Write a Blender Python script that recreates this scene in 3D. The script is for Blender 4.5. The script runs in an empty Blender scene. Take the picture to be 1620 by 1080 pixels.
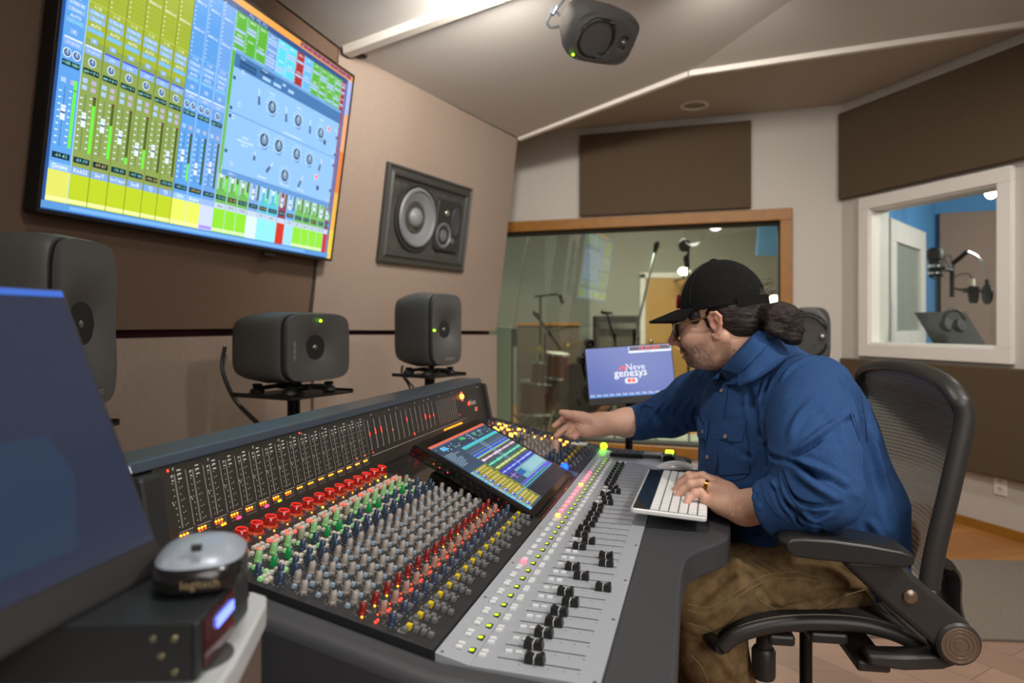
import bpy, bmesh, math, random
import numpy as np
from mathutils import Vector, Matrix, Euler
random.seed(7)
PI=math.pi
scene=bpy.context.scene
COL=bpy.data.collections.new('studio'); scene.collection.children.link(COL)

# ---------------------------------------------------------------- materials
def lin(c):
    if isinstance(c,str):
        c=c.lstrip('#'); c=[int(c[i:i+2],16)/255 for i in (0,2,4)]
    return tuple(x/12.92 if x<=.04045 else ((x+.055)/1.055)**2.4 for x in c[:3])
MATS={}
def mat(name,col='#808080',rough=.6,metal=0.,emit=None,estr=1.,noise=0.,nscale=30.,bump=0.,bscale=200.,coat=0.,sss=0.,spec=.5,bdist=.002,tex='OBJECT'):
    if name in MATS: return MATS[name]
    m=bpy.data.materials.new(name); m.use_nodes=True; nt=m.node_tree; N=nt.nodes; L=nt.links
    b=N['Principled BSDF']; c=lin(col)
    b.inputs['Base Color'].default_value=(*c,1); b.inputs['Roughness'].default_value=rough
    b.inputs['Metallic'].default_value=metal; b.inputs['Coat Weight'].default_value=coat
    b.inputs['Specular IOR Level'].default_value=spec
    if sss:
        b.inputs['Subsurface Weight'].default_value=sss; b.inputs['Subsurface Radius'].default_value=(.012,.005,.003); b.inputs['Subsurface Scale'].default_value=1.
    if emit is not None:
        b.inputs['Emission Color'].default_value=(*lin(emit),1); b.inputs['Emission Strength'].default_value=estr
    if noise or bump:
        tc=N.new('ShaderNodeTexCoord')
    if noise:
        n=N.new('ShaderNodeTexNoise'); n.inputs['Scale'].default_value=nscale; n.inputs['Detail'].default_value=4
        L.new(tc.outputs['Object'],n.inputs['Vector'])
        r=N.new('ShaderNodeValToRGB'); r.color_ramp.elements[0].position=.3; r.color_ramp.elements[1].position=.7
        r.color_ramp.elements[0].color=(*[x*(1-noise) for x in c],1); r.color_ramp.elements[1].color=(*[min(1,x*(1+noise)) for x in c],1)
        L.new(n.outputs['Fac'],r.inputs['Fac']); L.new(r.outputs['Color'],b.inputs['Base Color'])
    if bump:
        n2=N.new('ShaderNodeTexNoise'); n2.inputs['Scale'].default_value=bscale; n2.inputs['Detail'].default_value=2
        L.new(tc.outputs['Object'],n2.inputs['Vector'])
        bp=N.new('ShaderNodeBump'); bp.inputs['Strength'].default_value=bump; bp.inputs['Distance'].default_value=bdist
        L.new(n2.outputs['Fac'],bp.inputs['Height']); L.new(bp.outputs['Normal'],b.inputs['Normal'])
    MATS[name]=m; return m
def colmat(name,strength=1.,gloss=True):
    # emissive picture of a display, coloured per face
    m=bpy.data.materials.new(name); m.use_nodes=True; nt=m.node_tree; N=nt.nodes; L=nt.links
    b=N['Principled BSDF']; a=N.new('ShaderNodeAttribute'); a.attribute_name='Col'
    b.inputs['Base Color'].default_value=(.01,.01,.012,1); b.inputs['Roughness'].default_value=.25 if gloss else .8
    L.new(a.outputs['Color'],b.inputs['Emission Color']); b.inputs['Emission Strength'].default_value=strength
    return m
def glassmat(name,tint='#dfe8e2',extra=.0):
    m=bpy.data.materials.new(name); m.use_nodes=True; nt=m.node_tree; N=nt.nodes; L=nt.links
    N.remove(N['Principled BSDF']); o=N['Material Output']
    t=N.new('ShaderNodeBsdfTransparent'); t.inputs[0].default_value=(*lin(tint),1)
    g=N.new('ShaderNodeBsdfGlossy'); g.inputs['Roughness'].default_value=.0; g.inputs[0].default_value=(1,1,1,1)
    lw=N.new('ShaderNodeLayerWeight'); lw.inputs['Blend'].default_value=.5
    pw=N.new('ShaderNodeMath'); pw.operation='POWER'; pw.inputs[1].default_value=5; L.new(lw.outputs['Facing'],pw.inputs[0])
    f=N.new('ShaderNodeMath'); f.operation='MULTIPLY_ADD'; f.inputs[1].default_value=.9; f.inputs[2].default_value=.045+extra; L.new(pw.outputs[0],f.inputs[0])
    mx=N.new('ShaderNodeMixShader'); L.new(f.outputs[0],mx.inputs[0]); L.new(t.outputs[0],mx.inputs[1]); L.new(g.outputs[0],mx.inputs[2]); L.new(mx.outputs[0],o.inputs[0])
    return m

# ---------------------------------------------------------------- mesh builder
class MB:
    def __init__(s,M=None): s.v=[]; s.f=[]; s.mi=[]; s.c=[]; s.M=M or Matrix.Identity(4); s.cur=0; s.col=(1,1,1)
    def add(s,vs,fs):
        b=len(s.v); M=s.M
        for p in vs:
            q=M@Vector(p); s.v.append((q.x,q.y,q.z))
        for f in fs: s.f.append([b+i for i in f]); s.mi.append(s.cur); s.c.append(s.col)
        return s
    def box(s,c,d,rot=None):
        x,y,z=[k/2 for k in d]; vs=[(a*x,b*y,e*z) for a in(-1,1) for b in(-1,1) for e in(-1,1)]
        R=(Euler(rot).to_matrix() if rot else Matrix.Identity(3)); c=Vector(c)
        return s.add([R@Vector(p)+c for p in vs],[(0,1,3,2),(4,6,7,5),(0,4,5,1),(2,3,7,6),(0,2,6,4),(1,5,7,3)])
    def quad(s,a,b,c,d): return s.add([a,b,c,d],[(0,1,2,3)])
    def lathe(s,prof,n=24,c=(0,0,0),axis=None,close=True):
        # prof (r,z); axis vector of local z
        c=Vector(c); R=(Vector(axis).to_track_quat('Z','Y').to_matrix() if axis is not None else Matrix.Identity(3))
        vs=[];m=len(prof)
        for r,z in prof:
            for i in range(n):
                a=2*PI*i/n; vs.append(R@Vector((r*math.cos(a),r*math.sin(a),z))+c)
        fs=[(j*n+i,j*n+(i+1)%n,(j+1)*n+(i+1)%n,(j+1)*n+i) for j in range(m-1) for i in range(n)]
        if close:
            fs.append(tuple(range(n))[::-1]); fs.append(tuple((m-1)*n+i for i in range(n)))
        return s.add(vs,fs)
    def cyl(s,a,b,r,r2=None,n=20):
        a=Vector(a);b=Vector(b); L=(b-a).length; r2=r if r2 is None else r2
        return s.lathe([(r,0),(r2,L)],n,a,b-a)
    def ball(s,c,r,n=20,m=12,sc=(1,1,1),R=None):
        c=Vector(c); R=R or Matrix.Identity(3)
        vs=[R@Vector((sc[0]*r*math.sin(PI*j/m)*math.cos(2*PI*i/n),sc[1]*r*math.sin(PI*j/m)*math.sin(2*PI*i/n),-sc[2]*r*math.cos(PI*j/m)))+c for j in range(1,m) for i in range(n)]
        vs+= [R@Vector((0,0,-sc[2]*r))+c,R@Vector((0,0,sc[2]*r))+c]; k=len(vs)-2
        fs=[(j*n+i,j*n+(i+1)%n,(j+1)*n+(i+1)%n,(j+1)*n+i) for j in range(m-2) for i in range(n)]
        fs+=[((i+1)%n,i,k) for i in range(n)]+[((m-2)*n+i,(m-2)*n+(i+1)%n,k+1) for i in range(n)]
        return s.add(vs,fs)
    def tube(s,pts,r,n=8,smooth=0,radii=None,flat=None):
        pts=[Vector(p) for p in pts]
        if smooth: pts=crv(pts,smooth)
        m=len(pts); vs=[]; up=None
        for i,p in enumerate(pts):
            t=(pts[min(i+1,m-1)]-pts[max(i-1,0)]).normalized()
            if up is None: up=t.orthogonal().normalized() if flat is None else (Vector(flat)-t*Vector(flat).dot(t)).normalized()
            else: up=(up-t*up.dot(t)).normalized()
            w=t.cross(up); rr=r
            if radii: 
                q=i/(m-1)*(len(radii)-1); k=min(int(q),len(radii)-2); ra,rb=radii[k],radii[k+1]; rr=tuple(x+(y-x)*(q-k) for x,y in zip(ra,rb)) if isinstance(ra,tuple) else ra+(rb-ra)*(q-k)
            ru,rw=(rr if isinstance(rr,(tuple,list)) else (rr,rr))
            for j in range(n):
                a=2*PI*j/n; vs.append(p+up*ru*math.cos(a)+w*rw*math.sin(a))
        fs=[(i*n+j,i*n+(j+1)%n,(i+1)*n+(j+1)%n,(i+1)*n+j) for i in range(m-1) for j in range(n)]
        fs+=[tuple(range(n))[::-1],tuple((m-1)*n+j for j in range(n))]
        return s.add(vs,fs)
    def prism(s,poly,vec):
        # poly list of 3d points, extruded by vec
        n=len(poly); vec=Vector(vec); P=[Vector(p) for p in poly]
        return s.add(P+[p+vec for p in P],[tuple(range(n))[::-1],tuple(range(n,2*n))]+[(i,(i+1)%n,n+(i+1)%n,n+i) for i in range(n)])
    def rings(s,rings,cap=True):
        n=len(rings[0]); vs=[p for r in rings for p in r]; m=len(rings)
        fs=[(i*n+j,i*n+(j+1)%n,(i+1)*n+(j+1)%n,(i+1)*n+j) for i in range(m-1) for j in range(n)]
        if cap: fs+=[tuple(range(n))[::-1],tuple((m-1)*n+j for j in range(n))]
        return s.add(vs,fs)
    def mesh(s,name,mats,smooth=True,angle=40,recalc=True):
        me=bpy.data.meshes.new(name); me.from_pydata(s.v,[],s.f)
        mats=mats if isinstance(mats,(list,tuple)) else [mats]
        for m in mats: me.materials.append(m)
        me.polygons.foreach_set('material_index',s.mi)
        if recalc:
            bm=bmesh.new(); bm.from_mesh(me); bmesh.ops.recalc_face_normals(bm,faces=bm.faces); bm.to_mesh(me); bm.free()
        if smooth: me.shade_smooth() if False else me.polygons.foreach_set('use_smooth',[True]*len(me.polygons)); 
        if smooth: me.set_sharp_from_angle(angle=math.radians(angle))
        if any(c!=(1,1,1) for c in s.c):
            at=me.color_attributes.new('Col','FLOAT_COLOR','CORNER'); d=[]
            for p,c in zip(me.polygons,s.c): d+= list((*c,1))*len(p.vertices)
            at.data.foreach_set('color',d)
        me.update(); return me
    def build(s,name,mats,parent=None,smooth=True,angle=40,bevel=0,seg=2,world=True,recalc=True,blim=35):
        """vertices are in world space unless world=False (then in the parent's space)"""
        me=s.mesh(name,mats,smooth,angle,recalc)
        if parent is not None and world: me.transform(wm(parent).inverted())
        o=bpy.data.objects.new(name,me); COL.objects.link(o)
        if parent is not None: o.parent=parent
        if bevel:
            b=o.modifiers.new('bevel','BEVEL'); b.width=bevel; b.segments=seg; b.limit_method='ANGLE'; b.angle_limit=math.radians(blim)
        return o
def crv(pts,k=6):
    P=[Vector(p) for p in pts]; out=[]
    for i in range(len(P)-1):
        a=P[max(i-1,0)];b=P[i];c=P[i+1];d=P[min(i+2,len(P)-1)]
        for j in range(k):
            t=j/k; out.append(.5*((2*b)+(c-a)*t+(2*a-5*b+4*c-d)*t*t+(3*b-a-3*c+d)*t**3))
    out.append(P[-1]); return out
def wm(o):
    m=Matrix.LocRotScale(o.location,o.rotation_euler,o.scale)
    return wm(o.parent)@m if o.parent else m
def tag(o,label=None,cat=None,group=None,kind=None):
    if label: o['label']=label
    if cat: o['category']=cat
    if group: o['group']=group
    if kind: o['kind']=kind
    return o
def thing(name,label,cat,loc=(0,0,0),rz=0,group=None,rot=None):
    o=bpy.data.objects.new(name,None); COL.objects.link(o); o.empty_display_size=.05
    o.location=loc; o.rotation_euler=rot if rot else (0,0,rz)
    return tag(o,label,cat,group)
def struct(name,mb,m,label=None,**k):
    o=mb.build(name,m,**k); o['kind']='structure'
    if label: o['label']=label
    return o
_fc={}
def text_geo(txt,bold=False):
    if txt in _fc: return _fc[txt]
    cu=bpy.data.curves.new('t','FONT'); cu.body=txt; cu.align_x='CENTER'; cu.align_y='CENTER'; cu.resolution_u=2
    ob=bpy.data.objects.new('t',cu); scene.collection.objects.link(ob); bpy.context.view_layer.update()
    me=bpy.data.meshes.new_from_object(ob.evaluated_get(bpy.context.evaluated_depsgraph_get()))
    r=([tuple(v.co) for v in me.vertices],[tuple(p.vertices) for p in me.polygons])
    bpy.data.objects.remove(ob); bpy.data.curves.remove(cu); bpy.data.meshes.remove(me); _fc[txt]=r; return r
def put_text(mb,txt,o,ux,uy,size,lift=0):
    """letters lying in the plane o + x*ux + y*uy"""
    vs,fs=text_geo(txt); o=Vector(o);ux=Vector(ux);uy=Vector(uy); n=ux.cross(uy).normalized()*lift
    mb.add([o+n+ux*(v[0]*size)+uy*(v[1]*size) for v in vs],fs)
def se(n,a,b,e):
    """superellipse outline"""
    out=[]
    for i in range(n):
        t=2*PI*i/n; c,s_=math.cos(t),math.sin(t)
        out.append((a*math.copysign(abs(c)**(2/e),c),b*math.copysign(abs(s_)**(2/e),s_)))
    return out
def rrect(w,h,r,n=5):
    out=[]
    for cx,cy,a0 in((w/2-r,h/2-r,0),(-w/2+r,h/2-r,90),(-w/2+r,-h/2+r,180),(w/2-r,-h/2+r,270)):
        for i in range(n+1):
            a=math.radians(a0+90*i/n); out.append((cx+r*math.cos(a),cy+r*math.sin(a)))
    return out
# desk axis: the console runs along s (away from the camera), t goes towards the operator
SD=.268; CD=.9634; YAW=-math.atan2(SD,CD)
def C(s,t,z): return Vector((s*SD+t*CD,s*CD-t*SD,z))
# ================================================================ SETTING
M_fab_taupe=mat('taupe_wall_fabric','#867669',.95,noise=.07,nscale=90,bump=.5,bscale=500)
M_fab_brown=mat('brown_wall_fabric','#50412f',.97,noise=.10,nscale=120,bump=.4,bscale=500)
M_fab_tv=mat('shaded_brown_front_fabric','#5c4839',.97,noise=.08,nscale=90,bump=.5,bscale=500)  # brown deepened for the weaker light on the leaning wall
M_maroon=mat('maroon_recess','#3c1420',.9)
M_paint=mat('off_white_paint','#b5afa6',.75,bump=.05,bscale=60)
M_ceil=mat('ceiling_paint','#bdb9b3',.8,bump=.05,bscale=40)
M_trim=mat('painted_trim','#cdc6bb',.5)
M_black=mat('black_plastic','#121212',.5)
M_dark=mat('near_black_void','#0a0a0a',.95)
M_wood=mat('orange_wood_frame','#8c5c17',.5,noise=.12,nscale=14)
M_glass=glassmat('control_room_glass','#d2d8d2',.07)
M_glass2=glassmat('booth_glass','#eef2f0',.0)
M_white=mat('white_paint','#d9d5ce',.45)

def plankmat(name,c1,c2,w=.14,rot=0.,grain=.12):
    m=bpy.data.materials.new(name); m.use_nodes=True; N=m.node_tree.nodes; L=m.node_tree.links; b=N['Principled BSDF']
    tc=N.new('ShaderNodeTexCoord'); mp=N.new('ShaderNodeMapping'); mp.inputs['Rotation'].default_value=(0,0,rot); L.new(tc.outputs['Object'],mp.inputs[0])
    br=N.new('ShaderNodeTexBrick'); br.inputs['Scale'].default_value=1; br.inputs['Brick Width'].default_value=1.1; br.inputs['Row Height'].default_value=w
    br.inputs['Mortar Size'].default_value=.0018; br.inputs['Mortar Smooth'].default_value=.2; br.inputs['Bias'].default_value=0
    br.inputs['Color1'].default_value=(*lin(c1),1); br.inputs['Color2'].default_value=(*lin(c2),1); br.inputs['Mortar'].default_value=(*[x*.35 for x in lin(c1)],1)
    L.new(mp.outputs[0],br.inputs[0])
    mp2=N.new('ShaderNodeMapping'); mp2.inputs['Rotation'].default_value=(0,0,rot); mp2.inputs['Scale'].default_value=(2.2,26,1); L.new(tc.outputs['Object'],mp2.inputs[0])
    n=N.new('ShaderNodeTexNoise'); n.inputs['Scale'].default_value=1.5; n.inputs['Detail'].default_value=6; L.new(mp2.outputs[0],n.inputs[0])
    mx=N.new('ShaderNodeMix'); mx.data_type='RGBA'; mx.blend_type='MULTIPLY'; mx.inputs[0].default_value=1
    r=N.new('ShaderNodeValToRGB'); r.color_ramp.elements[0].color=(1-grain*2,)*3+(1,); r.color_ramp.elements[1].color=(1+grain*.3,)*3+(1,)
    L.new(n.outputs[0],r.inputs[0]); L.new(br.outputs['Color'],mx.inputs[6]); L.new(r.outputs[0],mx.inputs[7]); L.new(mx.outputs[2],b.inputs['Base Color'])
    b.inputs['Roughness'].default_value=.42; return m
M_floor=plankmat('pale_plank_floor','#a58573','#8f7263',.15,1.0)
M_floor2=plankmat('honey_oak_floor','#a8713a','#95602d',.09,-.3)
M_rug=mat('grey_brown_carpet','#72695e',1,noise=.3,nscale=160,bump=1,bscale=700)

Z0=1.16
# front (TV) wall, leaning into the room above the maroon recess
def slab(name,pts,m,th,out,label=None):
    """polygon pts (in order) thickened by th along out"""
    mb=MB(); mb.prism(pts,Vector(out)*th); return struct(name,mb,m,label,smooth=False)
e=Vector((CD,-SD,0)); d=Vector((SD,CD,0))
SB=C(2.97,-1.87,0); ST=Vector((-.8225,3.311,2.53))
n1=Vector((.878,-.479,0)); w1=Vector((.479,.878,0))
EB=SB+w1*1.857; ET=Vector((.052,4.90,2.53))
def up0(s,z): return C(s,-1.87+.143*(z-Z0),z)
upp=[up0(-1.4,Z0+.02),up0(2.955,Z0+.02),ST+Vector((0,0,.10)),up0(-1.4,2.63)]
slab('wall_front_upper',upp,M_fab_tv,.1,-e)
slab('wall_front_lower',[C(-1.4,-1.845,0),C(2.955,-1.845,0),C(2.955,-1.845,Z0-.01),C(-1.4,-1.845,Z0-.01)],M_fab_taupe,.1,-e)
def tilt1(a,z):
    b=SB+w1*a; k=(z-Z0)/(2.53-Z0); off=.19*k
    return Vector((b.x,b.y,0))+n1*off+Vector((0,0,z))
slab('wall_front_right_upper',[tilt1(.02,Z0+.01),Vector((EB.x,EB.y,Z0-.012)),ET+Vector((0,0,.10)),tilt1(.02,2.63)],M_fab_taupe,.12,-n1)
lo=SB+n1*.02
slab('wall_front_right_lower',[lo+w1*.02,lo+w1*1.83,lo+w1*1.83+Vector((0,0,Z0-.04)),lo+w1*.02+Vector((0,0,Z0-.015))],M_fab_taupe,.12,-n1)
# maroon recess and the black joint in the seam
mb=MB(); a=C(-1.4,-1.93,Z0-.05); b=C(2.97,-1.93,Z0-.05); h=Vector((0,0,.11)); mb.prism([a,b,b+h,a+h],-e*.03)
q=SB-n1*.06; a=q+Vector((0,0,Z0-.08)); b=q+w1*1.86+Vector((0,0,Z0-.08)); mb.prism([a,b,b+h*1.2,a+h*1.2],-n1*.03)
struct('trim_1',mb,M_maroon,'dark maroon recess between upper and lower wall fabric',smooth=False)
mb=MB(); mb.tube([C(2.99,-1.885,.0),C(2.99,-1.885,Z0),ST+Vector((-.02,.035,0))],.014,8)
mb.tube([ST+Vector((-.05,.02,.01)),ST+Vector((.02,.0,.0)),ST+Vector((.09,.10,.01))],.016,8)
struct('trim_2',mb,mat('dark_seam','#2a2622',.9),'dark joint in the seam of the front wall')
# side returning from the end of the front right wall to the back wall
K=Vector((2.41,4.99,0)); bw=Vector((-.949,.314,0)).normalized(); bn=Vector((-.314,-.949,0)).normalized()
rw=Vector((.306,-.952,0)).normalized(); rn=Vector((-.952,-.306,0)).normalized()
Z=lambda v,z: Vector((v.x,v.y,z))
wl=K+bw*3.3
slab('wall_side_return',[Z(EB-n1*.12-w1*.0,0),Z(wl+Vector((-.1,0,0)),0),Z(wl+Vector((-.1,0,0)),2.85),Z(EB-n1*.12,2.85)],M_paint,.08,Vector((-1,0,0)))
# ceiling: two rising facets, flat field overhead, flat far field
def tri(name,pts,m=None,th=.06):
    mb=MB(); mb.prism([Vector(p) for p in pts],(0,0,th)); return struct(name,mb,m or M_ceil,smooth=False)
T1=Vector((1.95,2.17,2.98)); V=Vector((1.07,4.13,2.72)); R=Vector((2.74,3.62,2.80))
N0=up0(-1.4,2.53); N1=N0+e*3+Vector((0,0,.45))
tri('ceiling_front_facet',[ST,T1,N1,N0])
tri('ceiling_right_facet',[ST,ET,V,T1])
tri('ceiling_right_facet_upper',[V,R+Vector((.1,-.03,0)),T1])
tri('ceiling_near',[T1,R+Vector((.1,-.03,0)),(3.0,3.4,2.86),(4.6,-1.6,2.98),(0.8,-1.9,2.98),N1+Vector((0,0,.0))])
tri('ceiling_far',[(-1.1,4.6,2.80),(.0,4.95,2.80),(1.07,4.16,2.80),(2.76,3.66,2.80),(3.2,3.4,2.80),(2.6,5.3,2.80),(-1.0,6.6,2.80)],mat('ceiling_paint_far','#aca396',.85))
mb=MB(); z3=Vector((0,0,.3))
for a,b in((ET,V),(V,R)): mb.prism([a+Vector((0,0,.0)),b,b+Vector((0,0,.14)),Z(a,2.86)],(.01,.02,0))
struct('ceiling_step',mb,M_ceil,smooth=False)
# painted beams covering the folds of the ceiling
def beam(name,pts,w,h,label,drop=.0):
    mb=MB(); P=[Vector(p) for p in pts]
    for a,b in zip(P,P[1:]):
        t=(b-a).normalized(); s_=t.cross(Vector((0,0,1))).normalized()
        pr=[a-s_*w/2+Vector((0,0,.02)),a+s_*w/2+Vector((0,0,.02)),a+s_*w/2*.7-Vector((0,0,h)),a-s_*w/2*.7-Vector((0,0,h))]
        mb.prism(pr,b-a)
    return struct(name,mb,M_trim,label,smooth=False,bevel=.004)
beam('trim_3',[ST+Vector((.02,.0,-.005)),T1],.085,.028,'white painted ceiling batten running from the wall seam')
beam('trim_4',[ET+Vector((.0,.0,.01)),V,R+Vector((.05,-.02,0))],.055,.028,'white painted ceiling batten with an angle above the window')
# floor
mb=MB(); mb.prism([(-3,-2.2,-.05),(5.2,-2.2,-.05),(5.2,7.4,-.05),(-3,7.4,-.05)],(0,0,.05)); struct('floor',mb,M_floor,smooth=False)
mb=MB(); mb.prism([(1.2,3.50,.0),(2.88,3.42,.0),(2.43,4.95,.0),(.4,5.6,0)],(0,0,.004))
tag(mb.build('wood_floor_inlay',M_floor2,smooth=False),kind='structure')
mb=MB(); mb.prism([(1.15,2.62,.0),(3.10,2.50,.0),(2.84,3.42,.0),(1.2,3.50,.0)],(0,0,.012))
o=mb.build('area_rug',M_rug,smooth=False,bevel=.004); tag(o,'grey brown low pile rug on the floor behind the chair','rug')

# right wall with the booth window
def wallq(mb,org,dr,a0,a1,z0,z1,nrm,th):
    p=org+dr*a0; q=org+dr*a1; mb.prism([Z(p,z0),Z(q,z0),Z(q,z1),Z(p,z1)],-Vector(nrm)*th)
mb=MB(); W=.22
wallq(mb,K,rw,-.35,.25,0,3.1,rn,.14); wallq(mb,K,rw,1.19,6.9,0,3.1,rn,.14); wallq(mb,K,rw,.25,1.19,0,1.045,rn,.14); wallq(mb,K,rw,.25,1.19,2.01,3.1,rn,.14)
struct('wall_right',mb,M_paint,smooth=False)
# window 1 : white frame and pane
wf=MB()
def fr(mb,org,dr,nrm,a0,a1,z0,z1,w,th,out):
    for (x0,x1,y0,y1) in((a0,a1,z0,z0+w),(a0,a1,z1-w,z1),(a0,a0+w,z0+w,z1-w),(a1-w,a1,z0+w,z1-w)):
        p=org+dr*x0+nrm*out; q=org+dr*x1+nrm*out; mb.prism([Z(p,y0),Z(q,y0),Z(q,y1),Z(p,y1)],-nrm*th)
fr(wf,K,rw,rn,.183,1.258,.975,2.08,.085,.035,.03); fr(wf,K,rw,rn,.255,1.185,1.05,2.005,.022,.16,.012)
win1=thing('window_1','white framed booth window in the right wall','window',Z(K+rw*.7,.98)); win1['kind']='structure'; del win1['category']
wf.build('window_frame',M_white,win1,smooth=False,bevel=.003)
g=MB(); wallq(g,K-rn*.06,rw,.262,1.178,1.057,1.998,rn,.006); g.build('glass_pane',M_glass2,win1,smooth=False)
# brown acoustic panels
def panel(name,org,dr,nrm,a0,a1,z0,z1,th,label,poly=None):
    mb=MB(); p=org+dr*a0+nrm*th; q=org+dr*a1+nrm*th
    P=poly or [Z(p,z0),Z(q,z0),Z(q,z1),Z(p,z1)]
    mb.prism(P,-nrm*(th-.002)); o=mb.build(name,M_fab_brown,smooth=False,bevel=.008); return tag(o,label,'acoustic panel')
panel('acoustic_panel',K,rw,rn,.015,2.6,2.10,2.725,.05,'long brown fabric panel above the white booth window')
panel('acoustic_panel',K,rw,rn,.03,2.6,.335,.952,.05,'long brown fabric panel on the wall below the white booth window')
mb=MB(); wallq(mb,K+rn*.016,rw,.0,4.5,.0,.055,rn,.015); struct('baseboard_right',mb,M_wood,smooth=False,bevel=.002)
ol=thing('wall_outlet','white electrical outlet low on the right wall','outlet',Z(K+rw*1.18+rn*.002,.287))
p=K+rw*1.18
mb=MB(); wallq(mb,p+rn*.008,rw,-.038,.038,.23,.345,rn,.0075); mb.build('cover_plate',M_white,ol,smooth=False,bevel=.002)
for zz in(.265,.31):
    mb=MB(); wallq(mb,p+rn*.0105,rw,-.016,.016,zz-.014,zz+.014,rn,.0025); o=mb.build('socket',mat('socket_face','#c9c5be',.4),ol,smooth=False,bevel=.001)
    mb=MB(); wallq(mb,p+rn*.0112,rw,-.008,-.005,zz-.005,zz+.007,rn,.0008); wallq(mb,p+rn*.0112,rw,.005,.008,zz-.005,zz+.007,rn,.0008); mb.build('slot',M_black,o,smooth=False)

# back wall with the large glass
mb=MB(); A0,A1,GZ0,GZ1=.40,3.12,.22,1.99
wallq(mb,K,bw,-.1,A0,0,2.85,bn,.2); wallq(mb,K,bw,A1,3.5,0,2.85,bn,.2); wallq(mb,K,bw,A0,A1,0,GZ0,bn,.2); wallq(mb,K,bw,A0,A1,GZ1,2.85,bn,.2)
struct('wall_back',mb,M_paint,smooth=False)
win2=thing('window_2','large control room glass with orange wood frame','window',Z(K+bw*1.7,.2)); win2['kind']='structure'; del win2['category']
mb=MB(); fr(mb,K,bw,bn,A0-.065,A1+.065,GZ0-.07,GZ1+.07,.085,.05,.035); mb.build('window_frame',M_wood,win2,smooth=False,bevel=.004)
mb=MB(); fr(mb,K,bw,bn,A0,A1,GZ0,GZ1,.03,.17,-.02); mb.build('window_reveal',mat('dark_reveal','#1b1a18',.8),win2,smooth=False)
g=MB()
tl=.035
p=K-bn*.10+bw*(A0+.02); q=K-bn*.10+bw*(A1-.02); g.prism([Z(p,GZ0+.02),Z(q,GZ0+.02),Z(q,GZ1-.02),Z(p,GZ1-.02)],-bn*.008); g.build('glass_pane',M_glass,win2,smooth=False)
panel('acoustic_panel',K,bw,bn,.625,1.945,2.075,2.735,.05,'square brown fabric panel above the large orange framed glass')
# enclosing walls outside the frame
slab('wall_near',[(-2.7,-1.5,0),(5,-1.5,0),(5,-1.5,3.1),(-2.7,-1.5,3.1)],M_paint,.1,(0,-1,0))
# recessed downlight in the far ceiling
dl=thing('downlight','round recessed ceiling downlight above the back window','ceiling light',(1.335,5.0,2.80))
mb=MB(); mb.lathe([(.105,0),(.105,-.008),(.085,-.010),(.075,.0)],40,(1.335,5.0,2.80),close=False); mb.build('trim_ring',M_white,dl)
mb=MB(); mb.lathe([(.076,-.001),(.05,-.0015),(.0,-.0015)],32,(1.335,5.0,2.80),close=False); mb.build('lens',mat('downlight_lens','#8a8378',.6),dl)
# ================================================================ LIVE ROOM BEHIND THE GLASS
def PX(x,y,Y): return Vector(((x-810)/1080*Y,Y,1.2+(512-y)/1080*Y))
M_chrome=mat('chrome','#c9cac8',.18,1.)
M_bmetal=mat('black_metal','#161616',.38,.6)
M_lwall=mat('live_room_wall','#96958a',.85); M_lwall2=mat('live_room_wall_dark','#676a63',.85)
slab('wall_live_far',[(-2.4,10.2,0),(5.6,10.2,0),(5.6,10.2,3.0),(-2.4,10.2,3.0)],M_lwall,.1,(0,1,0))
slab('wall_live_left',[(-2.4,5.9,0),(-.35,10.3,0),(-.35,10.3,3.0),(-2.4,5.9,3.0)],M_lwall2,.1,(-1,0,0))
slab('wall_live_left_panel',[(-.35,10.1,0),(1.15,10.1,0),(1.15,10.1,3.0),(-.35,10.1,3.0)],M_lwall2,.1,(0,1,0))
slab('wall_live_right',[(2.62,5.3,0),(5.4,9.0,0),(5.4,10.3,0),(5.4,10.3,3.0),(5.4,9.0,3),(2.62,5.3,3)],M_lwall,.02,(.05,-.04,0)) if False else None
mb=MB(); mb.prism([(2.60,5.22,0),(4.35,7.3,0),(4.35,7.3,3),(2.60,5.22,3)],(.06,-.05,0)); mb.prism([(4.35,7.3,0),(5.5,10.2,0),(5.5,10.2,3),(4.35,7.3,3)],(.1,0,0)); struct('wall_live_right',mb,M_lwall,smooth=False)
mb=MB(); mb.prism([(-2.6,7.4,-.05),(5.7,7.4,-.05),(5.7,10.4,-.05),(-2.6,10.4,-.05)],(0,0,.05)); struct('floor_live_room',mb,M_floor2,smooth=False)
mb=MB(); mb.prism([(-2.6,5.9,2.9),(2.5,5.3,2.9),(5.7,7.4,2.9),(5.7,10.4,2.9),(-2.6,10.4,2.9)],(0,0,.05)); struct('ceiling_live_room',mb,M_paint,smooth=False)
mb=MB(); mb.prism([(.0,6.25,.0),(2.3,5.75,.0),(3.5,7.1,.0),(.2,7.6,.0)],(0,0,.012)); tag(mb.build('area_rug',mat('pale_rug','#8d9284',1,noise=.15,nscale=60),smooth=False),'pale grey green rug on the live room floor under the stands','rug')
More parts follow.
